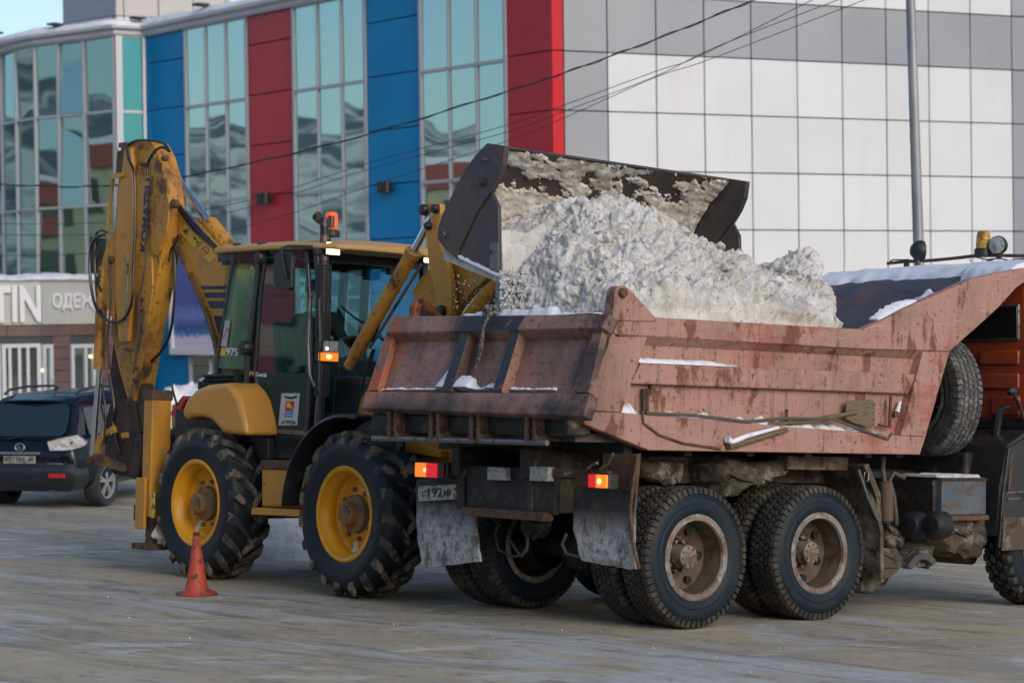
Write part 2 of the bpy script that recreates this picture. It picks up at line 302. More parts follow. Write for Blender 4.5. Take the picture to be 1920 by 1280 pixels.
# ================================================================== GROUND
def ground():
    xs = [-3000, -1200, -500, -220, -100, -60, -40] + [-30 + i for i in range(13)] + [-17 + i * .35 for i in range(1, 98)] + [18 + i * 2 for i in range(1, 10)] + [60, 100, 220, 500, 1200, 3000]
    ys = [-3000, -1200, -500, -220, -100, -50, -25, -12, -6, -3, 0, 3, 6] + [7 + i * .25 for i in range(0, 74)] + [26 + i for i in range(0, 22)] + [52, 60, 80, 120, 220, 500, 1200, 3000]
    vs = []
    for y in ys:
        for x in xs:
            z = G(x, y)
            if -18 < x < 19 and 6 < y < 40:
                z += .018 * noise.noise(Vector((x * .7, y * 1.3, 0))) + .006 * noise.noise(Vector((x * 3, y * 5, 3)))
            vs.append((x, y, z))
    n = len(xs)
    fs = [(j * n + i, j * n + i + 1, (j + 1) * n + i + 1, (j + 1) * n + i) for j in range(len(ys) - 1) for i in range(n - 1)]
    m = bpy.data.materials.new('packed_snow_road'); m.use_nodes = True; t = m.node_tree; N = t.nodes; L_ = t.links
    b = N['Principled BSDF']; tc = N.new('ShaderNodeTexCoord')
    def nz(s, st, d=6, rot=0, w=0, r=.6, off=(0, 0, 0)):
        mp = N.new('ShaderNodeMapping'); mp.inputs['Scale'].default_value = (1 / st[0], 1 / st[1], 1); mp.inputs['Rotation'].default_value = (0, 0, rot); mp.inputs['Location'].default_value = off
        mp.vector_type = 'TEXTURE'; L_.new(tc.outputs['Object'], mp.inputs[0])
        q = N.new('ShaderNodeTexNoise'); q.inputs['Scale'].default_value = s; q.inputs['Detail'].default_value = d; q.inputs['Distortion'].default_value = w; q.inputs['Roughness'].default_value = r
        L_.new(mp.outputs[0], q.inputs[0]); return q.outputs[0]
    def rng(x, a, c, o=1):
        q = N.new('ShaderNodeMapRange'); q.inputs[1].default_value = a; q.inputs[2].default_value = c; q.inputs[4].default_value = o; L_.new(x, q.inputs[0]); return q.outputs[0]
    def mix(f, a, c):
        q = N.new('ShaderNodeMix'); q.data_type = 'RGBA'; L_.new(f, q.inputs[0])
        if isinstance(a, tuple): q.inputs[6].default_value = (*a, 1)
        else: L_.new(a, q.inputs[6])
        q.inputs[7].default_value = (c[0] * 1.12, c[1] * 1.08, c[2] * .96, 1); return q.outputs[2]
    A = R(-44); A2 = R(30)                      # ruts run with the street, a little across the picture
    c = mix(rng(nz(.5, (.65, 1.3, 1), 9, A, 1.2), .42, .58), (.46, .385, .27), (.31, .295, .27))
    c = mix(rng(nz(.45, (.6, 1.4, 1), 9, A, 1.4, off=(3, 9, 0)), .50, .62, .85), c, (.44, .46, .51))
    c = mix(rng(nz(1.0, (.4, 1.9, 1), 10, A, 1.0, .70, off=(8, 2, 0)), .51, .64, .7), c, (.15, .14, .13))
    c = mix(rng(nz(1.4, (.6, 1.5, 1), 10, A2, .9, .78), .54, .64, .85), c, (.50, .52, .56))
    c = mix(rng(nz(9, (.6, 1.2, 1), 9, A, .3, .75), .54, .68, .65), c, (.07, .06, .05))
    c = mix(rng(nz(38, (1, 1, 1), 4, A), .66, .72, .7), c, (.4, .4, .42))
    L_.new(c, b.inputs['Base Color'])
    L_.new(rng(nz(1.3, (.3, 2, 1), 6, A), .35, .65), b.inputs['Roughness'])
    rr_ = N.new('ShaderNodeMapRange'); rr_.inputs[3].default_value = .5; rr_.inputs[4].default_value = .9; b.inputs['Specular IOR Level'].default_value = .25
    L_.new(nz(1.3, (.3, 2, 1), 6, A), rr_.inputs[0]); L_.new(rr_.outputs[0], b.inputs['Roughness'])
    b1 = N.new('ShaderNodeBump'); b1.inputs['Distance'].default_value = .025; b1.inputs['Strength'].default_value = .6; L_.new(nz(1.6, (.7, 1.4, 1), 9, A), b1.inputs['Height'])
    b2 = N.new('ShaderNodeBump'); b2.inputs['Distance'].default_value = .012; b2.inputs['Strength'].default_value = 1; L_.new(nz(22, (.7, 1.3, 1), 8, A, r=.7), b2.inputs['Height']); L_.new(b1.outputs[0], b2.inputs['Normal'])
    L_.new(b2.outputs[0], b.inputs['Normal'])
    k = MB(); k.add(vs, fs); o = k.build('ground', m, smooth=True); tag(o, kind='structure'); tag(o, 'snow packed street sloping down to the right with dark wheel ruts')
ground()
# small crumbs of snow and ice scattered on the road (nobody could count them)
def crumbs():
    rnd = random.Random(3); k = MB()
    for i in range(120):
        q = rnd.random()
        if q < .35: x, y = rnd.gauss(.2, 1.2), rnd.gauss(15.0, .7)
        elif q < .75: x, y = rnd.uniform(-1, 6), rnd.uniform(11.5, 17)
        else: x, y = rnd.uniform(-6, 6), rnd.uniform(9, 20)
        r_ = rnd.choice((.003, .004, .006)) * (1 + rnd.random()) * (2.5 if rnd.random() < .01 else 1)
        z = G(x, y) + r_ * .2; a = rnd.random() * 3
        pts = [(x + r_ * math.cos(a + t) * rnd.uniform(.6, 1.2), y + r_ * math.sin(a + t) * rnd.uniform(.6, 1.2), z) for t in (0, 1.6, 3.1, 4.7)]
        k.loft([pts, [(x + (p[0] - x) * .5, y + (p[1] - y) * .5, z + r_ * rnd.uniform(.6, 1.2)) for p in pts]])
    o = k.build('snow_crumbs', Mt['snow']); tag(o, 'crumbs of dirty snow scattered on the road around the truck wheels', 'snow crumbs', kind='stuff')
crumbs()
def mound(name, label, cx, cy, rx, ry, h, mt, seed=0, base=None, n=42, rough=.25, kind='stuff', edge=1.6):
    k = MB(); vs = []
    for j in range(n + 1):
        for i in range(n + 1):
            u, v = i / n * 2 - 1, j / n * 2 - 1; d = math.hypot(u, v)
            x, y = cx + u * rx, cy + v * ry
            q = max(0, 1 - d ** edge)
            nn = noise.fractal(Vector((x * 1.7 + seed, y * 1.7, seed)), 1, 2, 5)
            lump = noise.fractal(Vector((x * 6 + seed, y * 6, seed + 5)), .8, 2, 4)
            z = (G(x, y) if base is None else base) - .06 + h * q ** .7 * (1 + rough * nn) + q ** .5 * .05 * lump * (h ** .5) * 2
            vs.append((x, y, z))
    k.add(vs, [(j * (n + 1) + i, j * (n + 1) + i + 1, (j + 1) * (n + 1) + i + 1, (j + 1) * (n + 1) + i) for j in range(n) for i in range(n)])
    o = k.build(name, Mt[mt], smooth=60); tag(o, label, 'snow bank', kind=kind); return o
mound('snow_bank', 'low bank of dirty snow seen between the wheels of the yellow loader', -2.75, 22.4, 1.2, .8, .42, 'snow', 2)
mound('snow_bank', 'white snow bank heaped against the blue column behind the loader', -7.0, 46.5, 2.4, 1.7, 1.5, 'wsnow', 5)

# ================================================================== SHOPPING CENTRE
DR = Vector((math.cos(R(23.13)), math.sin(R(23.13)), 0)); DL = Vector((math.cos(R(133.14)), math.sin(R(133.14)), 0))
def atY(px, py, Y):
    d = ray(px, py); return CAM + d * (Y / d.y)
class Wall:
    def __init__(s, o, d):
        s.o = Vector((o[0], o[1], 0)); s.d = Vector((d[0], d[1], 0)).normalized(); n = Vector((s.d.y, -s.d.x, 0))
        s.n = n if n.dot(-s.o) > 0 else -n
    def u(s, px, py):                 # distance along the wall and height of a photograph point
        r_ = ray(px, py); t = (s.o - CAM).dot(s.n) / r_.dot(s.n); p = CAM + r_ * t
        return (p - s.o).dot(s.d), p.z
    def p(s, u, z, off=0): q = s.o + s.d * u + s.n * off; return Vector((q.x, q.y, z))
    def slab(s, k, u0, u1, z0, z1, o0, o1):
        return k.loft([[s.p(u0, z0, o0), s.p(u1, z0, o0), s.p(u1, z1, o0), s.p(u0, z1, o0)], [s.p(u0, z0, o1), s.p(u1, z0, o1), s.p(u1, z1, o1), s.p(u0, z1, o1)]])
corner = atY(1035, 100, 40.0)
WR = Wall(corner, DR); WL = Wall(corner, DL)
ZB = WR.u(1035, 94.5)[1]; SP = 1.192
def lvl(k): return ZB - SP * k      # horizontal joints of the cladding
M_blue = mat('blue_cladding', (.0, .19, .44), .4, layers=[dict(c=(.0, .205, .48), s=.6, lo=.4, hi=.6)], rand=.08, spec=.25, bump=[(.5, .08, .05)])
M_red = mat('dark_red_cladding', (.36, .012, .028), .3, layers=[dict(c=(.40, .016, .034), s=.5, lo=.4, hi=.6)], rand=.08, spec=.4, bump=[(.5, .1, .05)])
M_red2 = mat('bright_red_cladding', (.50, .006, .02), .4, rand=.05, spec=.2)
M_white = mat('white_cladding', (.60, .63, .685), .35, layers=[dict(c=(.57, .60, .66), s=.5, lo=.4, hi=.6), dict(c=(.52, .53, .55), s=2.2, lo=.54, hi=.75, st=(1, 1, .12), a=.3)], rand=.07, spec=.5, bump=[(.6, .08, .04)])
M_grey = mat('grey_cladding', (.26, .29, .34), .35, layers=[dict(c=(.235, .265, .315), s=.5, lo=.4, hi=.6)], rand=.07, spec=.5, bump=[(.6, .08, .04)])
M_joint = mat('dark_backing', (.05, .055, .065), .8)  # dark colour of the backing walls, roof parts and spouts
M_frame = mat('aluminium_window_frame', (.36, .38, .43), .4, .2)
M_pane = mirrorglass('reflective_facade_glass', (.46, .64, .64), (.01, .03, .035), .84, .008)
M_pane3 = mirrorglass('corner_glass_dark_reflection', (.30, .46, .47), (.01, .03, .035), .84, .010)  # gloss tint darkened in place of the dark buildings mirrored there
M_pane2 = mirrorglass('tinted_teal_glass', (.03, .12, .17), (.0, .075, .12), .5, .03)
M_brown = mat('brown_wall_panel', (.13, .085, .085), .6, layers=[dict(c=(.10, .07, .075), s=1.5, lo=.4, hi=.6)])
M_fascia = mat('light_fascia', (.42, .43, .42), .5, layers=[dict(c=(.38, .40, .41), s=.8, lo=.4, hi=.6)])
M_wframe = mat('white_shop_frame', (.48, .52, .58), .5)
M_letter = mat('white_letter', (.62, .64, .70), .5)
M_warm = mat('warm_shop_lamp', (1, .7, .3), .5, emit=(1, .6, .22), estr=3)
M_cream = mat('cream_wall', (.42, .38, .27), .8)
B = empty('shopping_centre', T(corner.x, corner.y, -1.6)); tag(B, 'shopping centre with blue and red cladding strips, mirrored glazing and a white panelled wing', 'building')
BI = B.matrix_world.inverted()
def bpart(k, name, m, parent=None, **kw):
    k.xf(BI); return k.build(name, m, parent or B, **kw)
ZG = -2.2
# solid walls behind the cladding
k = MB(); WR.slab(k, -.0, 16, ZG, lvl(-3.4), -.5, -.045); bpart(k, 'wall', M_joint)
k = MB(); uL = WL.u(272, 120)[0]; WL.slab(k, .0, uL, ZG, lvl(-1.55), -.5, -.045); bpart(k, 'wall', M_joint)
rnd = random.Random(11)
def panel(W, u0, u1, z0, z1, m, name='panel', g=.012, th=.03):
    k = MB(); a = rnd.uniform(-.004, .004); b_ = rnd.uniform(-.004, .004)
    u0, u1 = min(u0, u1), max(u0, u1)
    k.loft([[W.p(u0 + g, z0 + g, -.04), W.p(u1 - g, z0 + g, -.04), W.p(u1 - g, z1 - g, -.04), W.p(u0 + g, z1 - g, -.04)],
            [W.p(u0 + g, z0 + g, a), W.p(u1 - g, z0 + g, b_), W.p(u1 - g, z1 - g, -a), W.p(u0 + g, z1 - g, -b_)]])
    return bpart(k, name, m, bevel=.006, seg=1)
# right wing: red return strip, then columns of panels
px_cols = [1035, 1058, 1140, 1231.5, 1321.5, 1409.5, 1495.5, 1580, 1662.5, 1742.5, 1820.5, 1898]
us = [WR.u(p, 200)[0] for p in px_cols]; us += [us[-1] + (us[-1] - us[-2]) * (i + 1) for i in range(3)]
for i in range(len(us) - 1):
    for kx in range(-3, 6):
        z1, z0 = lvl(kx), lvl(kx + 1)
        if i == 0: m = M_red2
        elif i == 1 or i >= 11: m = M_grey
        elif kx == -1: m = M_grey
        else: m = M_white
        panel(WR, us[i] + (.0 if i else .0), us[i + 1], z0, z1, m)
k = MB(); WR.slab(k, us[0], us[-1], ZG, lvl(6), -.04, .01); bpart(k, 'plinth', M_brown)
# left facade bays
def mull(k, W, u, z0, z1, w_=.05, o=.05): W.slab(k, u - w_ / 2, u + w_ / 2, z0, z1, -.04, o)
ztop = lvl(-1.58)
def panes(frame_o, W, ulist, zlist, m, tilt=.0022):
    for a, b_ in zip(ulist[:-1], ulist[1:]):
        for z0, z1 in zip(zlist[:-1], zlist[1:]):
            u0, u1 = min(a, b_), max(a, b_); g = .035; c_ = W.p((u0 + u1) / 2, (z0 + z1) / 2, 0)
            t1, t2 = rnd.gauss(0, tilt) * (u1 - u0), rnd.gauss(0, tilt) * (z1 - z0)
            kk = MB(); kk.loft([[W.p(u0 + g, z0 + g, -.03), W.p(u1 - g, z0 + g, -.03), W.p(u1 - g, z1 - g, -.03), W.p(u0 + g, z1 - g, -.03)],
                                [W.p(u0 + g, z0 + g, t1 + t2), W.p(u1 - g, z0 + g, -t1 + t2), W.p(u1 - g, z1 - g, -t1 - t2), W.p(u0 + g, z1 - g, t1 - t2)]])
            kk.xf(BI); kk.build('pane', m, frame_o)
def window_bay(W, pxs, py, zs, m=M_pane):
    ul = [W.u(p, py)[0] for p in pxs]
    k = MB()
    for i, u in enumerate(ul): mull(k, W, u, zs[0], zs[-1], .07 if i in (0, len(ul) - 1) else .042)
    for z in zs:
        for a, b_ in zip(ul[:-1], ul[1:]):
            u0, u1 = min(a, b_), max(a, b_); W.slab(k, u0 + .045, u1 - .045, z - .036, z + .036, -.04, .045)
    f = bpart(k, 'window', M_frame); panes(f, W, ul, zs, m); return f
zs_ = [lvl(6), lvl(4), lvl(2), lvl(0), ztop][::1]
for pxs in ([350, 388, 426, 464], [553, 598, 643, 686.5], [791, 844, 895.5, 949.5]): window_bay(WL, pxs, 200, [lvl(6.2), lvl(4.06), lvl(2.03), lvl(0.05), ztop])
for (a, b_, m) in ((272, 347, M_blue), (466.5, 550.5, M_red), (688.5, 788, M_blue), (951.5, 1035, M_red)):
    u0, u1 = WL.u(b_, 200)[0], WL.u(a, 200)[0]
    lv = [ztop] + [lvl(i) for i in range(-1, 7)]
    for z1, z0 in zip(lv[:-1], lv[1:]): panel(WL, max(u0, .012), u1, z0, z1, m)
    if a == 272: panel(WL, u0, u1, ZG, lvl(6), m)
    else:
        k = MB(); WL.slab(k, max(u0, .012), u1, ZG, lvl(6), -.04, .0); bpart(k, 'plinth', M_brown)
# curved glazed corner at the left
pL = WL.p(uL, 0)
pF = pL - DR * 1.0
ra = ray(219, 200); # face two runs towards the viewer until the photograph's column
t_ = (pL.x * ra.y - pL.y * ra.x) / (DR.x * ra.y - DR.y * ra.x)
pF = pL - DR * t_
W2 = Wall(pF, DR); u2 = (pL - pF).length
k = MB(); W2.slab(k, 0, u2, ZG, ztop, -.5, -.045); bpart(k, 'wall', M_joint)
window_bay(W2, [224, 269], 150, [lvl(6.2), lvl(4), lvl(2.0), lvl(.02), ztop], M_pane2)
k = MB(); mull(k, W2, .06, ZG, ztop, .16, .09); mull(k, W2, u2 - .04, ZG, ztop, .08, .07); bpart(k, 'corner_post', mat('pale_corner_post', (.5, .52, .58), .4))
z0_ = pF.y; q = [(219, 1.0), (163, 1.0127), (114.5, 1.0227), (71, 1.032), (35, 1.0465), (7.6, 1.0626), (-20, 1.081), (-44, 1.10), (-66, 1.12)]
pts = []
for px, s_ in q:
    r_ = ray(px, 300); pts.append(CAM + r_ * (z0_ * s_ / r_.y))
GW = []
for a, b_ in zip(pts[:-1], pts[1:]):
    Wp = Wall(a, b_ - a); L0 = (Vector((b_.x, b_.y, 0)) - Vector((a.x, a.y, 0))).length; GW.append((Wp, L0))
    k = MB(); Wp.slab(k, 0, L0, ZG, ztop, -.5, -.045); bpart(k, 'wall', M_joint)
    k = MB(); zz = [lvl(5.0), lvl(3.9), lvl(1.98), lvl(.0), ztop]
    mull(k, Wp, .03, zz[0], zz[-1], .06, .07)
    for z in zz: Wp.slab(k, .06, L0, z - .034, z + .034, -.04, .05)
    f = bpart(k, 'window', M_frame); panes(f, Wp, [.03, L0], zz, M_pane3, .010)
# cornice: follows the roof edge; and the snow lying on the roof edge
edge = [(WL.p(-.4, 0), WL.n), (WL.p(uL, 0), (WL.n + W2.n).normalized() * 1.0), (W2.p(0, 0), (W2.n + GW[0][0].n).normalized() * 1.2)] + [(b_.p(L0, 0), b_.n) for b_, L0 in GW]
def sweep(prof, name, m, smooth=False, jit=0):
    k = MB(); rings = []
    for p, n in edge:
        rings.append([Vector((p.x, p.y, 0)) + Vector((n.x, n.y, 0)) * o + Vector((0, 0, z)) for o, z in prof])
    if jit:
        fine = []
        for a, b_ in zip(rings[:-1], rings[1:]):
            nn = max(2, int((a[0] - b_[0]).length / .35))
            for i in range(nn): fine.append([x.lerp(y, i / nn) for x, y in zip(a, b_)])
        fine.append(rings[-1])
        for r_ in fine:
            j = jit * noise.noise(r_[0] * .9); 
            for v in r_[2:]: v.z += j; v += Vector((0, 0, jit * .4 * noise.noise(v * 3)))
        rings = fine
    k.loft(rings); return bpart(k, name, m, smooth=smooth)
M_corn = mat('pale_metal_cornice', (.42, .44, .5), .45)
sweep([(-.4, ztop + .0), (.10, ztop + .0), (.14, ztop + .05), (.14, ztop + .13), (-.4, ztop + .13)], 'cornice', M_corn)
sweep([(-.4, ztop + .133), (.18, ztop + .133), (.26, ztop + .18), (.26, ztop + .24), (-.4, ztop + .24)], 'cornice', M_corn)
o_ = sweep([(-.6, ztop + .243), (.27, ztop + .243), (.27, ztop + .30), (.1, ztop + .42), (-.3, ztop + .46), (-.6, ztop + .4)], 'snow', Mt['wsnow'], smooth=60, jit=.06)
for px in (394, 275, 118, 5):
    W_ = WL if px > 272 else GW[0][0]
    u, z = W_.u(px, 40); k = MB(); W_.slab(k, u - .15, u + .15, ztop + .42, ztop + .47, .1, .42); bpart(k, 'gutter_spout', M_joint)
k = MB(); WL.slab(k, -.3, uL, ztop - .05, ztop + .0, -3, -.5); bpart(k, 'roof', M_joint)
# rooftop block
pt = atY(217, 20, 60); WT1 = Wall(pt, DR); WT2 = Wall(pt, Vector((math.cos(R(141)), math.sin(R(141)), 0)))
M_tg = mat('grey_blue_rooftop_cladding', (.22, .27, .36), .5); M_tw = mat('pale_rooftop_cladding', (.48, .47, .48), .5)
uR = WT1.u(433, 20)[0]; uLt = WT2.u(117, 20)[0]; zt1 = WT1.u(300, 34)[1]
k = MB(); k.prism([WT1.p(.0, ztop - 1, -.05), WT1.p(uR, ztop - 1, -.05), WT2.p(uLt, ztop - 1, -.05) + DR * uR, WT2.p(uLt, ztop - 1, -.05)], (0, 0, 6)); bpart(k, 'rooftop_block', M_joint)
for a, b_ in zip([0, .11, .5, 1], [.11, .5, 1, 1]): pass
pu = [0, WT1.u(232, 20)[0], WT1.u(297, 20)[0], WT1.u(362, 20)[0], WT1.u(424, 20)[0], uR]
for a, b_ in zip(pu[:-1], pu[1:]):
    panel(WT1, a, b_, zt1, zt1 + 2.4, M_tw); panel(WT1, a, b_, ztop - .5, zt1, M_white)
pu = [0, WT2.u(209, 20)[0], WT2.u(154, 20)[0], uLt]
for a, b_ in zip(pu[:-1], pu[1:]):
    panel(WT2, a, b_, zt1, zt1 + 2.4, M_tg); panel(WT2, a, b_, ztop - .5, zt1, M_white if a > 0 else M_tg)
# wall lamps
for W_, pa, ins in ((WL, (492, 514, 363, 382), 1), (WL, (719, 742, 342, 361), 2)):
    u1, z1 = W_.u(pa[0], pa[2]); u0, z0 = W_.u(pa[1], pa[3]); k = MB()
    for i in range(2):
        uc = u0 + (u1 - u0) * (.28 + .44 * i); c_ = W_.p(uc, 0, .16)
        k.lathe([(.001, z0), (.09, z0), (.09, z1), (.001, z1)], 14, 'z', (c_.x, c_.y, 0))
    W_.slab(k, min(u0, u1), max(u0, u1), (z0 + z1) / 2 - .04, (z0 + z1) / 2 + .04, .01, .14)
    bpart(k, 'wall_lamp', Mt['blackp'], smooth=True)
# shop front at the lower left: brown wall, fascia with letters, shop windows
base = atY(287, 600, pL.y - .3)
pA = atY(-60, 600, base.y - 3.2); pB = atY(77, 600, base.y - 2.6); pC = base
WS1 = Wall(pA, pB - pA); WS2 = Wall(pB, pC - pB); l1 = (pB - pA).xy.length; l2 = (pC - pB).xy.length
zf0 = WS2.u(130, 607.5)[1]; zf1 = WS2.u(100, 528)[1]
for W_, L0 in ((WS1, l1), (WS2, l2)):
    k = MB(); W_.slab(k, 0, L0, ZG, zf0, -.5, -.05); bpart(k, 'wall', M_joint)
    k = MB(); W_.slab(k, -.0, L0 + (.0 if W_ is WS1 else 0), zf0 + .003, zf1, -.8, .05 if W_ is WS2 else .052); bpart(k, 'fascia', M_fascia)
k = MB(); rings = []
for i in range(61):
    t = i / 60 * (l1 + l2); W_, u = (WS1, t) if t < l1 else (WS2, t - l1)
    h_ = .16 + .05 * noise.noise(Vector((t * 1.4, 0, 0))) + .03 * noise.noise(Vector((t * 5, 2, 0)))
    rings.append([W_.p(u, zf1 + .003, -.9), W_.p(u, zf1 + .003, .07), W_.p(u, zf1 + h_ * .5 - .03, .15 + h_ * .2), W_.p(u, zf1 + h_, .03), W_.p(u, zf1 + h_ + .05, -.9)])
k.loft(rings); bpart(k, 'snow', Mt['wsnow'], smooth=60)
def wtext(W_, txt, px0, px1, py0, py1, m, ext, flip=False):
    (u0, z0), (u1, z1) = W_.u(px0, py1), W_.u(px1, py0)
    c_ = W_.p((u0 + u1) / 2, (z0 + z1) / 2, .055 + ext)
    h_ = abs(z1 - z0); cap = .72
    o = text(txt, h_ / cap, Matrix.Identity(4), m, None, 'sign_letters', ext, off=.03)
    me = o.data; xs = [v.co.x for v in me.vertices]; w0 = max(xs) - min(xs); ys = [v.co.y for v in me.vertices]; cy = (max(ys) + min(ys)) / 2; cx = (max(xs) + min(xs)) / 2
    d = W_.d if (W_.d.x > 0) else -W_.d
    me.transform(T(-cx, -cy, 0)); me.transform(Matrix.Diagonal((abs(u1 - u0) / w0, 1, 1, 1))); me.transform(BI @ axes(c_, d, (0, 0, 1)))
    o.parent = B; return o
wtext(WS1, 'STIN', -42, 75, 536, 604, M_letter, .05)
wtext(WS2, 'ОДЕЖДА', 94, 205, 553, 579, M_letter, .03)
# brown panels and shop windows
def shopwin(W_, px0, px1, py, name='shop_window', muls=(), lampset=()):
    u0, z1 = W_.u(px0, py); u1 = W_.u(px1, py)[0]; zb = ZG + .7; t = .09
    k = MB(); W_.slab(k, u0, u0 + t, zb, z1, -.05, .04); W_.slab(k, u1 - t, u1, zb, z1, -.05, .04); W_.slab(k, u0 + t, u1 - t, z1 - t, z1, -.05, .04); W_.slab(k, u0 + t, u1 - t, zb, zb + .1, -.05, .04)
    for p in muls:
        um = W_.u(p, py)[0]; W_.slab(k, um - .035, um + .035, zb + .1, z1 - t, -.05, .03)
    f = bpart(k, name, M_wframe)
    k = MB(); W_.slab(k, u0 + t, u1 - t, zb + .1, z1 - t, -.03, -.02); k.xf(BI); k.build('pane', mirrorglass('shop_glass', (.5, .55, .58), (.10, .11, .10), .45, .02), f)
    for (a, b_) in lampset:
        ul, zl = W_.u(a, b_); c_ = W_.p(ul, zl, .0); kk = MB(); kk.ball(c_, .035, 8, 6); kk.xf(BI); kk.build('lit_bulb', M_warm, f)
    return (u0, u1, z1)
s1 = shopwin(WS1, -50, 0.5, 645); a1 = shopwin(WS1, 3, 76, 645, muls=(18, 36, 52)); a2 = shopwin(WS2, 79, 98, 645.5, lampset=((82, 673), (84, 692), (80, 694)))
a3 = shopwin(WS2, 132, 178, 645.5, muls=(160,), lampset=((170, 668),))
for W_, L0, holes in ((WS1, l1, (a1, s1)), (WS2, l2, (a2, a3))):
    z = zf0; rows = []
    while z > ZG: rows.append((z - .28, z)); z -= .28
    for z0, z1 in rows:
        u = 0.0; j = 0
        while u < L0 - .01:
            e = min(L0, u + .9)
            segs = [(u, e)]
            for h0, h1, ht in holes:
                if z0 < ht:
                    ns = []
                    for a, b_ in segs:
                        if b_ <= h0 or a >= h1: ns.append((a, b_))
                        else:
                            if a < h0: ns.append((a, h0))
                            if b_ > h1: ns.append((h1, b_))
                    segs = ns
            for a, b_ in segs:
                if b_ - a > .05: panel(W_, a, b_, z0, z1, M_brown, 'wall_panel', g=.006)
            u = e
# ================================================================== billboard on the blue column
bm = bpy.data.materials.new('winter_photo_print'); bm.use_nodes = True; N = bm.node_tree.nodes; L_ = bm.node_tree.links; bs = N['Principled BSDF']
tc = N.new('ShaderNodeTexCoord'); sp = N.new('ShaderNodeSeparateXYZ'); L_.new(tc.outputs['Object'], sp.inputs[0])
nz = N.new('ShaderNodeTexNoise'); nz.inputs['Scale'].default_value = 5; nz.inputs['Detail'].default_value = 7; L_.new(tc.outputs['Object'], nz.inputs[0])
ad = N.new('ShaderNodeMath'); ad.operation = 'MULTIPLY_ADD'; ad.inputs[1].default_value = .4; L_.new(nz.outputs[0], ad.inputs[0]); L_.new(sp.outputs[2], ad.inputs[2])
cr = N.new('ShaderNodeValToRGB'); el = cr.color_ramp.elements; el[0].position = .0; el[0].color = (.62, .50, .66, 1); el[1].position = 1; el[1].color = (.06, .09, .32, 1)
for p, c in ((.26, (.60, .55, .75, 1)), (.30, (.05, .20, .48, 1)), (.36, (.03, .08, .25, 1)), (.5, (.13, .2, .5, 1)), (.62, (.05, .08, .3, 1))):
    e = el.new(p); e.color = c
mr = N.new('ShaderNodeMapRange'); mr.inputs[1].default_value = 0; mr.inputs[2].default_value = 2.4; L_.new(ad.outputs[0], mr.inputs[0]); L_.new(mr.outputs[0], cr.inputs[0]); L_.new(cr.outputs[0], bs.inputs['Base Color'])
u1, z1 = WL.u(327, 440); u0, z0 = WL.u(420, 665); bo = WL.p(u1, z0, .1)
BBo = empty('billboard', Matrix.Translation(bo)); tag(BBo, 'white framed poster of a blue and pink winter scene on the blue column', 'billboard')
k = MB(); q = BBo.matrix_world.inverted()
WL.slab(k, u0, u0 + .12, z0, z1, .03, .2); WL.slab(k, u1 - .12, u1, z0, z1, .03, .2); WL.slab(k, u0 + .12, u1 - .12, z0, z0 + .16, .03, .2); WL.slab(k, u0 + .12, u1 - .12, z1 - .12, z1, .03, .2); k.xf(q); k.build('frame', mat('white_poster_frame', (.6, .62, .66), .5), BBo)
k = MB(); WL.slab(k, u0 + .12, u1 - .12, z0 + .16, z1 - .12, .04, .15); k.xf(q); k.build('poster', bm, BBo)
# ================================================================== what the mirrored glass sees: hills and houses across the street, left of and behind the camera
def hills():
    k = MB(); vs = []; nx, ny = 150, 60
    for j in range(ny + 1):
        for i in range(nx + 1):
            a = R(95 + 215 * i / nx); d = 260 + 1500 * (j / ny) ** 1.3
            x, y = d * math.cos(a), d * math.sin(a)
            ridge = noise.ridged_multi_fractal(Vector((x * .0022, y * .0022, 3)), .9, 2.1, 6, 1, 2)
            env = min(1, (j / ny) * 3.2) * max(0, 1 - (j / ny - .4) * .3)
            env = max(0, min(1, (d - 330) / 800)); env = env * env * (3 - 2 * env)
            h = env * (d * (.072 + .03 * noise.noise(Vector((x * .0012, y * .0012, 7)))) + ridge * d * .014)
            vs.append((x, y, G(x, y) - 2 + h))
    k.add(vs, [(j * (nx + 1) + i, j * (nx + 1) + i + 1, (j + 1) * (nx + 1) + i + 1, (j + 1) * (nx + 1) + i) for j in range(ny) for i in range(nx)])
    m = mat('snowy_hillside', (.70, .66, .58), .9, layers=[dict(c=(.12, .13, .15), s=.012, lo=.44, hi=.54, d=9, w=1.0, st=(1, 1, .4)), dict(c=(.10, .10, .11), s=.05, lo=.54, hi=.66, d=6, a=.7)])
    o = k.build('hills', m, smooth=60); tag(o, 'snowy hills streaked with dark scrub across the street', kind='structure')
hills()
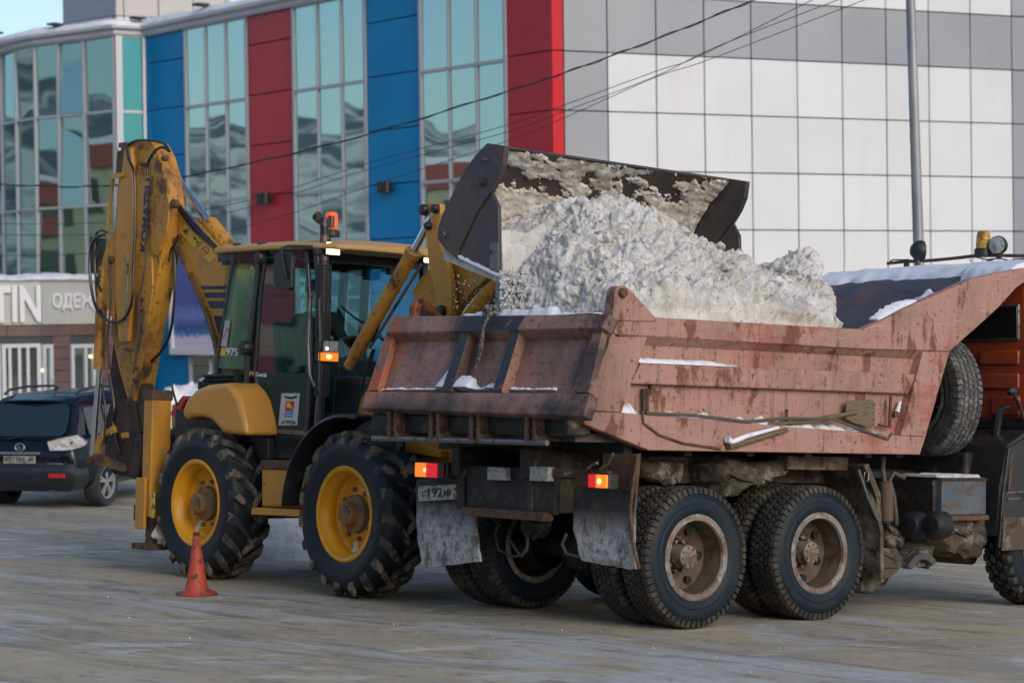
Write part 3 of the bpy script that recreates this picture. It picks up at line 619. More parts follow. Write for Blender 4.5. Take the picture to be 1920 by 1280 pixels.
def house(x, y, yaw, w_, d_, h_, wallc, roofc, floors, bays, label):
    o = empty('apartment_house', T(x, y, G(x, y) - 1) @ RZ(yaw)); tag(o, label, 'building', 'houses across the street behind the camera')
    mw = mat('plaster', wallc, .8, layers=[dict(c=tuple(c * .8 for c in wallc), s=.3, lo=.4, hi=.6)]); mr_ = mat('roofing', roofc, .6)
    MB().box(-w_ / 2, w_ / 2, -d_ / 2, d_ / 2, 0, h_).build('wall', mw, o)
    MB().box(-w_ / 2 - .3, w_ / 2 + .3, -d_ / 2 - .3, d_ / 2 + .3, h_ + .002, h_ + 1.1).build('roof', mr_, o)
    MB().box(-w_ / 2 - .2, w_ / 2 + .2, -d_ / 2 - .2, d_ / 2 + .2, h_ + 1.103, h_ + 1.4).build('snow', Mt['wsnow'], o)
    f0 = None
    for f in range(floors):
        for b_ in range(bays):
            for s in (-1, 1):
                xx = -w_ / 2 + w_ * (b_ + .5) / bays; zz = 1 + (h_ - 1) * (f + .2) / floors
                if f0 is None:
                    f0 = MB().box(-.75, .75, -.05, .05, 0, 1.5).build('window', mat('dark_window', (.03, .04, .05), .15), o)
                    q_ = f0
                else:
                    q_ = f0.copy(); COL.objects.link(q_)
                q_.location = (xx, s * (d_ / 2 + .02), zz)
house(-62, 34, R(80), 34, 12, 9, (.46, .42, .30), (.3, .06, .06), 3, 10, 'yellow plastered house with red roof edge across the street, left of the view')
house(-58, -6, R(95), 26, 12, 7, (.5, .47, .4), (.3, .07, .07), 2, 8, 'cream two storey house with red roof band across the street')
house(-40, -38, R(135), 30, 13, 12, (.48, .40, .25), (.2, .2, .22), 4, 9, 'tall yellowish block of flats behind the camera on the left')
house(-10, -44, R(175), 26, 12, 11, (.2, .22, .25), (.15, .15, .16), 4, 8, 'grey block of flats straight behind the camera')
house(-86, 24, R(90), 9, 12, 20, (.07, .085, .10), (.1, .1, .11), 6, 4, 'dark grey tower block across the street, far left of the view')
house(22, -40, R(200), 24, 12, 9, (.5, .47, .42), (.3, .1, .08), 3, 7, 'pale block of flats behind the camera on the right')
# ================================================================== lamp post
r_ = 27.0; pt0 = atY(1707, -250, r_); pt0 = atY(1699, -250, r_); pt1 = atY(1722, 455, r_); dd = (pt1 - pt0); zb_ = G(pt1.x, r_) - .1; pb = pt1 + dd * ((zb_ - pt1.z) / dd.z)
LP = empty('lamp_post', Matrix.Translation(pb)); tag(LP, 'slim grey metal lamp post leaning slightly, standing behind the dump truck', 'lamp post')
q = LP.matrix_world.inverted(); m_post = mat('galvanised_post', (.20, .22, .26), .45, .3, layers=[dict(c=(.32, .32, .34), s=2, lo=.4, hi=.6, st=(1, 1, .3))])
ptop = pt0 + (pt0 - pb).normalized() * 3.2
MB().tube([pb, ptop], [.085, .05], 16).xf(q).build('pole', m_post, LP, smooth=True)
MB().tube([pb + Vector((0, 0, -.1)), pb + (ptop - pb).normalized() * .9], .11, 16).xf(q).build('base_sleeve', m_post, LP, smooth=True)
a_ = ptop; MB().tube([a_, a_ + Vector((-.2, -.3, .4)), a_ + Vector((-.7, -1.1, .6))], .035, 10).xf(q).build('arm', m_post, LP, smooth=True)
MB().box(-.12, .12, -.35, .35, -.05, .05).xf(q @ Matrix.Translation(a_ + Vector((-.85, -1.4, .62)))).build('lamp_head', m_post, LP, bevel=.02)
# ================================================================== overhead cables
def cable(pxs, Y0, Y1, r0, label, twist=False):
    n = len(pxs); P_ = [atY(a, b_, Y0 + (Y1 - Y0) * (a - pxs[0][0]) / (pxs[-1][0] - pxs[0][0])) for a, b_ in pxs]
    fine = []
    for i in range(n - 1):
        p0, p1, p2, p3 = P_[max(i - 1, 0)], P_[i], P_[i + 1], P_[min(i + 2, n - 1)]
        for s in range(14):
            t = s / 14; fine.append(.5 * ((2 * p1) + (p2 - p0) * t + (2 * p0 - 5 * p1 + 4 * p2 - p3) * t * t + (3 * p1 - p0 - 3 * p2 + p3) * t ** 3))
    fine.append(P_[-1]); a = fine[0] + (fine[0] - fine[14]) * 2.0; b_ = fine[-1] + (fine[-1] - fine[-14]) * 6
    k = MB(); k.tube([a] + fine + [b_], r0, 6)
    if twist:
        f2 = [p + Vector((0, .02 * math.cos(i * .9), .02 * math.sin(i * .9))) for i, p in enumerate(fine)]; k.tube(f2, r0 * .7, 5)
    o = k.build('overhead_cable', mat('cable_sheath', (.02, .03, .035), .6), smooth=60); tag(o, label, 'cable', 'overhead cables')
cable([(-20, 345), (150, 350), (300, 338), (465, 307), (690, 252), (950, 172), (1058, 137), (1230, 74), (1410, 2)], 33, 26, .009, 'thick twisted overhead cable, the topmost over the red strip', True)
cable([(-20, 420), (230, 415), (470, 375), (690, 306), (950, 235), (1058, 197), (1230, 134), (1310, 106), (1520, 2)], 33, 26, .0055, 'thin overhead cable, second from the top over the red strip')
cable([(-20, 440), (230, 436), (470, 388), (690, 318), (950, 248), (1058, 209), (1230, 143), (1344, 88), (1572, 0)], 33.4, 26.4, .0055, 'thin overhead cable crossing its neighbour above the white wall')
cable([(-20, 480), (230, 470), (480, 420), (690, 350), (950, 265), (1058, 221), (1230, 145), (1330, 112), (1622, 0)], 33.8, 26.8, .0055, 'lowest thin overhead cable over the red strip')
# ================================================================== wheels
def tyre_block(Ro=.525, Wd=.28, Ri=.285, n=58, seed=1, bolder=False):
    """truck tyre: carcass and block tread; axle along y, outer side at y=-Wd/2"""
    h = Wd / 2; d = .013 if not bolder else .028
    prof = [(Ri, -h + .045), (Ri + .015, -h + .02), (Ri + .06, -h + .004), (Ri + .085, -h - .004), (Ri + .095, -h - .004), (Ri + .10, -h + .001), (Ri + .14, -h - .004), (Ro - .085, -h + .002), (Ro - .08, -h - .003), (Ro - .07, -h + .004), (Ro - d - .02, -h + .022), (Ro - d, -h + .045),
            (Ro - d + .004, 0), (Ro - d, h - .045), (Ro - d - .02, h - .022), (Ro - .07, h - .006), (Ri + .14, h + .004), (Ri + .07, h - .002), (Ri + .015, h - .02), (Ri, h - .045)]
    a = MB(); a.lathe(prof, 64, 'y', loop=True)
    t = MB(); rows = 5 if not bolder else 4; rnd_ = random.Random(seed)
    for rI in range(rows):
        y0 = -h + .02 + (Wd - .04) * rI / rows; y1 = -h + .02 + (Wd - .04) * (rI + 1) / rows; g = .0045 if not bolder else .011
        nn = n if not bolder else n // 2
        for k in range(nn):
            w_ = 2 * math.pi / nn; ph = w_ * (k + (.5 if rI % 2 else 0)); sk = .35 * w_ * (1 if rI % 2 else -1)
            e = w_ * (.455 if not bolder else .36)
            ring = []
            ys = (y0 + g, (y0 + y1) / 2, y1 - g)
            base = [(ys[0], -e * .75), (ys[1], -e), (ys[2], -e * .75), (ys[2], e * .75), (ys[1], e), (ys[0], e * .75)]
            for R_ in (Ro - d - .01, Ro):
                s_ = 1 if R_ < Ro - .001 else .88
                rr_ = []
                for yy, ang in base:
                    A_ = ph + ang * s_ + sk * (yy - (y0 + y1) / 2) / (y1 - y0); yy2 = (y0 + y1) / 2 + (yy - (y0 + y1) / 2) * s_
                    drop = .010 * (abs(yy2) / h) ** 3
                    rr_.append(((R_ - drop) * math.cos(A_), yy2, (R_ - drop) * math.sin(A_)))
                ring.append(rr_)
            t.loft(ring)
    # shoulder teeth reaching down the sidewall
    for s in (-1, 1):
        nn = n if not bolder else n // 2
        for k in range(nn):
            w_ = 2 * math.pi / nn; ph = w_ * k; e = w_ * (.36 if not bolder else .27)
            o = [(Ro - .006, s * (h - .03)), (Ro - .012, s * (h - .010)), (Ro - .055, s * (h + .0015)), (Ro - .065, s * (h - .02)), (Ro - .03, s * (h - .05))]
            t.loft([[(r_ * math.cos(ph + q), y, r_ * math.sin(ph + q)) for r_, y in o] for q in (-e, e)])
    return a, t
def rim_dual(Ri=.30):
    k = MB(); h = .14
    prof = [(Ri + .012, -h + .028), (Ri + .016, -h + .012), (Ri + .004, -h + .004), (Ri - .022, -h + .012), (Ri - .028, -h + .04), (Ri - .045, -.02), (Ri - .05, .055), (Ri - .09, .085), (.17, .10), (.155, .115), (.13, .115), (.13, .14), (Ri - .04, .14), (Ri - .02, .10), (Ri - .01, 0)]
    k.lathe(prof, 48, 'y', loop=True)
    b = MB(); b.lathe([(.001, -.055), (.07, -.055), (.085, -.045), (.09, .12), (.001, .12)], 28, 'y')
    for i in range(10):
        a_ = i * math.pi / 5; c_ = (.112 * math.cos(a_), 0, .112 * math.sin(a_)); b.lathe([(.001, .05), (.013, .05), (.014, .12), (.001, .12)], 8, 'y', c_)
    for i in range(8):
        a_ = i * math.pi / 4 + .2; b.lathe([(.001, -.066), (.009, -.066), (.009, -.05), (.001, -.05)], 6, 'y', (.068 * math.cos(a_), 0, .068 * math.sin(a_)))
    hh = MB()
    for i in range(6):
        a_ = i * math.pi / 3; hh.lathe([(.001, .060), (.030, .060), (.030, .10), (.001, .10)], 12, 'y', (.208 * math.cos(a_), 0, .208 * math.sin(a_)))  # solid dark discs standing in for the shade inside the hand holes
    fl_ = MB(); fl_.lathe([(Ri + .014, -h + .026), (Ri + .019, -h + .010), (Ri + .006, -h + .001), (Ri - .026, -h + .009), (Ri - .033, -h + .030), (Ri - .028, -h + .034), (Ri + .008, -h + .03)], 48, 'y', loop=True)
    return k, b, hh, fl_
def wheel_root(parent, m): return empty('wheel', m, parent)
# ================================================================== DUMP TRUCK
TR = empty('dump_truck', TF.m); tag(TR, 'dump truck with faded pink tipper body, orange cab and black wheels, loaded with snow', 'dump truck')
tyA, tyT = tyre_block(); rmK, rmB, rmH, rmF = rim_dual()
wp_ = wheel_root(TR, T(0, -1.10, .525))
tyA.build('tyre', Mt['sidew'], wp_, smooth=50); tyT.build('tread', Mt['rubbert'], wp_)
rmK.build('rim', Mt['rimt'], wp_, smooth=True); rmB.build('hub', Mt['flange'], wp_, smooth=True); rmF.build('rim_flange', Mt['flange'], wp_, smooth=True); rmH.build('rim_hole_shade', Mt['darkfill'], wp_)
AX = 1.32
for x_ in (0, AX):
    for y_, rz in ((-1.10, 0), (-.755, math.pi), (1.10, math.pi), (.755, 0)):
        if (x_, y_) == (0, -1.10): continue
        a_ = random.random() * 6
        copy_tree(wp_, TR, T(x_, y_, .525) @ RZ(rz) @ RY(a_ if y_ > -1 else .37))
fa, ft = tyre_block(bolder=True, n=60, seed=4)
wf = wheel_root(TR, T(4.16, -1.10, .525)); fa.build('tyre', Mt['sidew'], wf, smooth=50); ft.build('tread', Mt['rubbert'], wf)
k = MB(); k.lathe([(.312, -.125), (.305, -.138), (.27, -.13), (.25, -.09), (.2, -.12), (.12, -.14), (.12, -.17), (.001, -.17), (.001, .1), (.25, .1), (.29, .12)], 40, 'y'); k.build('rim', Mt['rustpl'], wf, smooth=True)
copy_tree(wf, TR, T(4.16, 1.10, .525) @ RZ(math.pi))
# spare wheel stands across, between body and cab
SPX = 3.42
spc = empty('spare_wheel', T(SPX, -.60, 1.80) @ RZ(-math.pi / 2 - R(13)) , TR)
for ch in wp_.children:
    c_ = ch.copy(); COL.objects.link(c_); c_.parent = spc
    c_.matrix_local = ch.matrix_local.copy()
for c_ in spc.children:
    if c_.name.startswith('tyre'): c_.data = c_.data.copy(); c_.data.materials[0] = mat('dusty_grey_tyre', (.12, .105, .085), .9, layers=[dict(c=(.06, .056, .05), s=6, lo=.45, hi=.62)], bump=[(20, .3, .005)])
    if c_.name.startswith('tread'): c_.data = c_.data.copy(); c_.data.materials[0] = mat('frosty_tread', (.06, .06, .065), .9, layers=[dict(c=(.16, .17, .19), s=12, lo=.45, hi=.62, d=8)], bump=[(30, .5, .006)])
def P(px, py, **k): return TF.P(px, py, **k)
YO, YR, YI = -1.25, -1.165, -1.12
def side(pts, y=YO): return [TF.P(a, b_, y=y) for a, b_ in pts]
def splate(name, pts, m, y0=YO, y1=YR, **kw):
    q = [Vector((p.x, y0, p.z)) for p in side(pts, y0)]; k = MB(); k.prism(q, (0, y1 - y0, 0)); return k.build(name, m, TR, **kw)
pink = Mt['pink']
top_edge = [(1163, 592), (1232, 595), (1618, 617.5), (1657.5, 599.5), (1700, 577), (1729.7, 564), (1780, 542), (1821.5, 523), (1870, 512), (1920, 503), (1990, 494)]
low_edge = [(1724.4, 852), (1734.6, 820), (1780.5, 657.5), (1830, 614), (1870.7, 577), (1903.5, 541), (1925, 524), (1990, 496)]
splate('side_wall', top_edge + low_edge[::-1] + [(1217, 844), (1096, 795)], pink, YR, YI)
rail = [(1150, 626), (1163, 592), (1232, 595), (1618, 617.5), (1657.5, 599.5), (1700, 577), (1729.7, 564), (1780, 542), (1821.5, 523), (1870, 512), (1920, 503), (1990, 494), (1990, 496), (1925, 524), (1903.5, 541), (1870.7, 577), (1830, 614), (1780.5, 657.5), (1614.6, 653.5), (1411, 641.5)]
splate('top_rail', rail, pink, YO, YR, bevel=.008)
# slanting underside below the rail
k = MB(); a_ = side([(1150, 626), (1780.5, 657.5)], YO); b_ = side([(1214, 640), (1745, 668)], YR)
k.loft([[Vector((a_[0].x, YO, a_[0].z)), Vector((a_[1].x, YO, a_[1].z))], [Vector((b_[0].x, YR, b_[0].z - .03)), Vector((b_[1].x, YR, b_[1].z - .03))]], caps=False, closed=False); k.build('rail_underside', pink, TR)
splate('corner_post', [(1144, 631), (1214, 631.5), (1166, 773), (1118, 770)], pink, YO, YR - .002, bevel=.006)
k = MB(); k.prism([Vector((p.x, YO + .004, p.z)) for p in side([(1150, 624), (1092, 777), (1098, 795), (1118, 771), (1160, 631)])], (0, .12, 0)); k.build('corner_post', pink, TR, bevel=.01)
splate('corner_post', [(1731, 659), (1778, 660), (1735, 818), (1690, 816)], pink, YO + .001, YR, bevel=.006)
splate('rib', [(1202, 681), (1718, 701.5), (1704, 738), (1184, 719)], pink, YO + .02, YR, bevel=.01)
splate('bottom_sill', [(1096, 795), (1118, 771.5), (1165, 773), (1686, 816), (1735, 819), (1724.4, 852), (1217, 844)], pink, YO - .001, YR, bevel=.008)
# other side wall, floor, front wall with visor (all behind the load)
def mirr(p): return Vector((p.x, -p.y, p.z))
q = [mirr(p) for p in side(top_edge + low_edge[::-1] + [(1217, 844), (1096, 795)], YO)]
k = MB(); k.prism(q, (0, -.09, 0)); k.build('side_wall', pink, TR)
k = MB(); k.box(-1.1, 2.45, YI, -YI, 1.36, 1.42); k.build('floor', Mt['inside'], TR)
lo = side(low_edge, YO); pv = [Vector((p.x, 0, p.z)) for p in lo[:-1]] + [Vector((4.1, 0, 2.93)), Vector((4.95, 0, 2.98))]
k = MB(); k.loft([[(p.x, YI + .002, p.z) for p in pv] + [(p.x - .04, YI + .002, p.z + .035) for p in pv[::-1]], [(p.x, -YI, p.z) for p in pv] + [(p.x - .04, -YI, p.z + .035) for p in pv[::-1]]])
k.build('front_wall', Mt['inside'], TR)
for y_ in ():
    k = MB(); k.loft([[(p.x - .04, y_, p.z + .036), (p.x - .04, y_ + .05, p.z + .036), (p.x - .07, y_ + .05, p.z + .06), (p.x - .07, y_, p.z + .06)] for p in pv[2:-1]]); k.build('rib', Mt['inside'], TR)
# snow lying on the visor
k = MB(); rings = []
for i in range(70):
    y_ = -1.16 + 2.4 * i / 69; n1 = noise.noise(Vector((y_ * 1.3, 1, 0))); n2 = noise.noise(Vector((y_ * 7, 4, 0)))
    x0 = 3.86 + .05 * n1 + .05 * n2 - (.0 if y_ > -.6 else .1)
    rings.append([(x0, y_, 2.855 + (x0 - 3.86) * .45), (x0 + .02, y_, 2.90 + .025 * n2), (x0 + .10, y_, 2.955 + .03 * n1), (4.1, y_, 3.01 + .025 * n2), (4.5, y_, 3.05 + .03 * n1), (4.9, y_, 3.03), (4.9, y_, 2.99), (4.1, y_, 2.96)])
k.loft(rings); k.build('snow', Mt['wsnow'], TR, smooth=70)
# pivots and gussets at the rear corners
splate('gusset', [(1153, 545), (1160, 536), (1172, 535), (1180, 541), (1232, 597), (1230, 603), (1148, 601)], pink, YO - .012, YR, bevel=.008)
c_ = TF.P(1167, 549, y=YO - .02); k = MB(); k.lathe([(.001, -.03), (.03, -.03), (.035, -.02), (.035, .1), (.001, .1)], 16, 'y', c_); k.build('pivot_pin', Mt['rustpl'], TR, smooth=True)
q = [mirr(p) for p in side([(1153, 545), (1160, 536), (1172, 535), (1180, 541), (1232, 597), (1230, 603), (1148, 601)], YO)]
Mt['rustorange'] = mat('rusty_orange_bracket', (.33, .09, .03), .7, layers=[dict(c=(.1, .035, .02), s=6, lo=.45, hi=.6, d=8), dict(c=(.03, .02, .015), s=9, lo=.57, hi=.64)], bump=[(20, .3, .006)])
k = MB(); k.prism(q, (0, -.08, 0)); k.build('gusset', Mt['rustorange'], TR, bevel=.008)
# tailgate
p0 = TF.P(680, 762, x=-1.25); p1 = TF.P(733, 592, x=-.95)
tgo = Vector((-1.27, 1.27, 1.555)); upv = Vector((.31, 0, .73)).normalized()
GM = axes(tgo, (0, -1, 0), upv); GF = Fr(TF.m @ GM)
tg = empty('tailgate', GM, TR)
def gp(a, b_, z=0.0): return GF.P(a, b_, z=z)
def gquad(name, pts, z0, z1, m, **kw):
    q = [gp(a, b_, z1) for a, b_ in pts]; k = MB(); k.prism([Vector((p.x, p.y, z0)) for p in q], (0, 0, z1 - z0)); return k.build(name, m, tg, **kw)
tl, tr_, bl, br = gp(733, 592), gp(1143, 588), gp(677, 765), gp(1094, 780)
k = MB(); k.box(0.02, 2.47, .02, .78, -.05, .0); k.build('sheet', Mt['tail'], tg)
gquad('top_beam', [(733, 592), (1143, 588), (1129, 615), (722, 625)], 0, .10, Mt['tail'], bevel=.012)
k = MB(); a1, a2 = gp(722, 625, .1), gp(1129, 615, .1); b1, b2 = gp(738, 641, .0), gp(1108, 637, .0)
k.loft([[a1, a2], [Vector((b1.x, b1.y, .002)), Vector((b2.x, b2.y, .002))]], caps=False, closed=False); k.build('beam_underside', Mt['tail'], tg)
gquad('bottom_beam', [(685, 733), (1106, 737), (1094, 780), (677, 765)], 0, .09, Mt['tail'], bevel=.012)
gquad('side_frame', [(1112, 620), (1130, 618), (1104, 736), (1074, 735)], 0, .06, Mt['tail'], bevel=.008)
gquad('side_frame', [(722, 628), (738, 628), (708, 732), (688, 732)], 0, .06, Mt['tail'], bevel=.008)
Mt['tar'] = mat('black_tarred_rib', (.018, .02, .026), .5, layers=[dict(c=(.2, .08, .05), s=9, lo=.6, hi=.66, d=8), dict(c=(.5, .52, .56), s=12, lo=.68, hi=.71, d=6)], bump=[(20, .3, .006)])
for (a_, b_, c_, d_) in ((865, 880, 828, 845), (959, 974, 924, 940)):
    q = [gp(a_, 622, .09), gp(b_, 622, .09), gp(d_, 734, .09), gp(c_, 734, .09)]
    k = MB(); k.prism([Vector((p.x, p.y, .0)) for p in q], (0, 0, .088)); k.build('rib', Mt['tail'], tg, bevel=.006)
    k = MB(); k.prism([Vector((p.x, p.y, .089)) for p in q], (0, 0, .004)); k.build('rib_face', Mt['tar'], tg)
q = [gp(872, 594, .1), gp(985, 592, .1), (gp(968, 619, .1)), gp(855, 622, .1)]
k = MB(); k.prism([Vector((p.x, p.y, .101)) for p in q], (0, 0, .003)); k.build('tar_patch', Mt['tar'], tg)
# snow caught on the tailgate's lower beam and ledges
def ledge_snow(pts_fn, n, hfn, dfn, name='snow', parent=None, mt='wsnow', inv=False):
    k = MB(); rings = []
    for i in range(n + 1):
        t = i / n; p, upd, outd = pts_fn(t); h_ = max(.002, hfn(t)); d_ = dfn(t)
        rings.append([p, p + outd * d_, p + outd * d_ * .8 + upd * h_ * .5, p + outd * d_ * .35 + upd * h_, p + upd * h_ * 1.05])
    k.loft(rings); return k.build(name, Mt[mt], parent or TR, smooth=70)
def tgl(t):
    x_ = .05 + 2.25 * t; y_ = gp(690 + 410 * t, 734, .0).y
    return Vector((x_, y_ + .004, .002)), Vector((0, 1, 0)), Vector((0, 0, 1))
def tgh(t):
    x_ = .05 + 2.25 * t; px = 677 + 417 * t
    h_ = .022 + .014 * noise.noise(Vector((x_ * 9, 0, 0)))
    h_ += .21 * math.exp(-((px - 856) / 11) ** 2) + .10 * math.exp(-((px - 885) / 22) ** 2) + .04 * math.exp(-((px - 910) / 12) ** 2) + .035 * math.exp(-((px - 960) / 14) ** 2)
    return h_ + .012 * noise.noise(Vector((x_ * 30, 3, 0)))
ledge_snow(tgl, 160, tgh, lambda t: min(.085, .008 + 1.0 * max(.003, tgh(t))), parent=tg)
k = MB(); rings = []
for i in range(120):
    y_ = -1.2 + 2.4 * i / 119; h_ = .012 + .02 * noise.noise(Vector((y_ * 6, 0, 0))) + (.03 if -.9 < y_ < .6 else 0) * (1 + noise.noise(Vector((y_ * 11, 5, 0))))
    h_ = max(.003, h_ * (1.3 if -.75 < y_ < .35 else .3)); rings.append([(-1.03, y_, 2.272), (-.93, y_, 2.272), (-.94, y_, 2.276 + h_), (-1.0, y_, 2.274 + h_)])
k.loft(rings); k.build('snow', Mt['wsnow'], TR, smooth=70)
# ledges on the side wall: on the rib and on the bottom sill
def sidel(px0, py0, px1, py1, yo):
    a_ = TF.P(px0, py0, y=yo); b_ = TF.P(px1, py1, y=yo)
    def f(t): p = a_.lerp(b_, t); return Vector((p.x, YR - .002, p.z + .004)), Vector((0, 0, 1)), Vector((0, -1, 0))
    return f
def nh(base, amp, fr, seed, fade=(0, 1)):
    def f(t):
        e = min(1, (t - fade[0]) * 12 + .05, (fade[1] - t) * 8 + .05); return max(.002, e * (base + amp * noise.noise(Vector((t * fr, seed, 0))) + amp * .5 * noise.noise(Vector((t * fr * 4, seed, 3)))))
    return f
ledge_snow(sidel(1201, 681, 1395, 689, YO + .02), 60, lambda t: (.035 if t < .7 else .035 * (1 - t) / .3) + .012 * noise.noise(Vector((t * 20, 1, 0))), lambda t: .055)
ledge_snow(sidel(1163, 774, 1200, 778, YO), 20, nh(.06, .04, 6, 2), lambda t: .075)
ledge_snow(sidel(1210, 780, 1660, 814, YO), 160, nh(.028, .05, 22, 9), lambda t: .08, mt='wsnow')
k = MB(); rings = []
for i in range(40):
    t = i / 39; p = TF.P(1657 + 72 * t, 599.5 - 36 * t, y=YO); h_ = .015 + .03 * math.sin(t * 3.1) * (1 + noise.noise(Vector((t * 12, 0, 0))))
    rings.append([(p.x, -1.2, p.z), (p.x, -1.1, p.z), (p.x - h_ * .3, -1.1, p.z + h_), (p.x - h_ * .3, -1.18, p.z + h_ * .8)])
k.loft(rings); k.build('snow', Mt['wsnow'], TR, smooth=70)
o_ = MB().ball((3.1, -.80, 2.60), .10, 18, 12, (.9, 1.3, .9)); 
for i, v in enumerate(o_.v): o_.v[i] = v + Vector((0, 0, 1)) * .03 * noise.noise(v * 12) + (v - Vector((3.1, -.80, 2.60))) * .9 * noise.noise(v * 9)
o_.build('snow', Mt['wsnow'], TR, smooth=70)
# small fittings on the side wall
def hook(px0, py0, px1, py1, px2, py2, r_=.012):
    k = MB(); k.tube([TF.P(px0, py0, y=-1.24), TF.P(px1, py1, y=-1.27), TF.P(px2, py2, y=-1.24)], r_, 8); return k.build('hook', Mt['rustpl'], TR, smooth=True)
splate('bracket', [(1222, 722), (1231, 722), (1231, 737), (1218, 739)], Mt['rustpl'], YR - .04, YR)
k = MB(); k.tube([TF.P(a, b_, y=-1.2) for a, b_ in ((1207, 728), (1207, 780), (1212, 790), (1225, 788))], .016, 8); k.build('hook', Mt['rustpl'], TR, smooth=True)
k = MB(); k.tube([TF.P(a, b_, y=-1.21) for a, b_ in ((1214, 728), (1214, 776))], .012, 8); k.build('hook', Mt['rustpl'], TR, smooth=True)
k = MB(); k.tube([TF.P(a, b_, y=-1.22) for a, b_ in ((1670, 742), (1668, 800), (1648, 796))], .013, 8); k.build('hook', Mt['rustpl'], TR, smooth=True)
k = MB(); k.tube([TF.P(a, b_, y=-1.22) for a, b_ in ((1475, 767), (1474, 812))], .014, 8); k.build('hook', Mt['rustpl'], TR, smooth=True)
k = MB(); k.tube([TF.P(a, b_, y=-1.255) for a, b_ in ((1204, 770), (1206, 793), (1235, 815), (1280, 831), (1350, 841))], .011, 8); k.build('rod', Mt['rustpl'], TR, smooth=True)
k = MB(); k.tube([TF.P(1676, 777, y=-1.17), TF.P(1682, 777, y=-1.23)], .022, 12); k.build('knob', Mt['rustpl'], TR, smooth=True)
k = MB(); rr_ = [TF.P(a, b_, y=-1.2) for a, b_ in ((1682, 772), (1688, 752))]; k.tube(rr_, [.022, .01], 8); k.build('snow', Mt['wsnow'], TR, smooth=True)
# underframe
ch = Mt['chassis']
for y_ in (-.42, .42):
    k = MB(); k.box(-.95, 5.6, y_ - .04, y_ + .04, .82, 1.08); k.build('frame_rail', ch, TR, bevel=.01)
for y_ in (-.42, .42):
    k = MB(); k.box(-1.0, 2.4, y_ - .05, y_ + .05, 1.085, 1.30); k.build('subframe_rail', ch, TR, bevel=.01)
for x_ in (-.6, .0, .66, 1.3, 2.0, 2.38):
    k = MB(); k.loft([[(x_ - .04, -1.12, 1.27), (x_ + .04, -1.12, 1.27), (x_ + .04, 1.12, 1.27), (x_ - .04, 1.12, 1.27)], [(x_ - .04, -1.12, 1.358), (x_ + .04, -1.12, 1.358), (x_ + .04, 1.12, 1.358), (x_ - .04, 1.12, 1.358)]]); k.build('cross_member', ch, TR)
k = MB(); k.box(-1.24, -1.02, -1.2, 1.22, 1.40, 1.545); k.build('rear_beam', ch, TR, bevel=.02)
for y_ in (-.95, -.3, .2, .75):
    k = MB(); k.prism([(-1.33, y_, 1.36), (-1.1, y_, 1.36), (-1.1, y_, 1.53), (-1.33, y_, 1.56)], (0, .03, 0)); k.prism([(-1.33, y_ + .09, 1.36), (-1.1, y_ + .09, 1.36), (-1.1, y_ + .09, 1.53), (-1.33, y_ + .09, 1.56)], (0, .03, 0)); k.build('hinge_lug', Mt['rustpl'], TR)
    k = MB(); k.tube([(-1.29, y_ - .02, 1.43), (-1.29, y_ + .14, 1.43)], .03, 10); k.build('hinge_pin', ch, TR, smooth=True)
k = MB(); k.tube([(-1.3, -1.05, 1.35), (-1.3, 1.1, 1.35)], .022, 8); k.build('latch_shaft', Mt['steel'], TR, smooth=True)
k = MB(); k.box(-.93, -.87, -.70, .36, .82, 1.16); k.build('tow_beam', ch, TR, bevel=.015)
k = MB(); k.box(-1.0, -.90, -.66, .33, .775, .84); k.build('tow_beam_flange', Mt['rustpl'], TR, bevel=.01)
for (a0, a1, b0, b1) in ((914, 948, 876, 899), (993, 1029, 875, 901)):
    p = TF.P(a0, b1, x=-.99); q = TF.P(a1, b0, x=-.99); k = MB(); k.box(-1.0, -.93, q.y, p.y, p.z, q.z); k.build('reversing_lamp', Mt['lens'], TR, bevel=.012)
def taillamp(x_, y0, y1, z0, z1, red_first):
    lp = empty('tail_lamp', T(x_, y0, z0), TR)
    def bx(a, b_, c, d, e, f, nm, m, bv=.006): k = MB(); k.box(a - x_, b_ - x_, c - y0, d - y0, e - z0, f - z0); k.build(nm, m, lp, bevel=bv)
    bx(x_ + .0, x_ + .09, y0 - .01, y1 + .01, z0 - .01, z1 + .01, 'housing', Mt['blackp'], .01)
    w_ = (y1 - y0)
    # y grows to the left of the picture
    if red_first: segs = (('amber_lens', Mt['amber'], .62, 1.0), ('red_lens', Mt['redlens'], .22, .61), ('dark_lens', mat('dark_red_lens', (.05, .004, .006), .3), 0, .21))
    else: segs = (('dark_lens', mat('dark_red_lens', (.05, .004, .006), .3), .62, 1), ('red_lens', Mt['redlens'], .36, .61), ('amber_lens', Mt['amber'], 0, .35))
    for nm, m, a, b_ in segs:
        bx(x_ - .025, x_, y0 + a * w_, y0 + b_ * w_, z0, z1, nm, m)
    g = MB(); g.ball(Vector((-.027, w_ * (.64 if red_first else .22), (z1 - z0) * .5)), .020, 10, 6, (.25, 1, 1)); g.build('bulb_glow', Mt['redhot'] if red_first else Mt['amberhot'], lp)
pL_ = TF.P(782, 893, x=-1.02); qL_ = TF.P(836, 869, x=-1.02); taillamp(-1.02, qL_.y, pL_.y, pL_.z, qL_.z, True)
pR_ = TF.P(1086, 912, x=-1.02); qR_ = TF.P(1141, 890, x=-1.02); taillamp(-1.02, qR_.y, pR_.y, pR_.z, qR_.z, False)
for q0, q1 in (((-.93, -.7, 1.13), (-.93, -1.3, 1.13)), ((-.93, .36, 1.1), (-.93, 1.2, 1.1))):
    k = MB(); k.bar(q0, q1, .05, .06); k.build('lamp_bracket', Mt['rustpl'], TR)
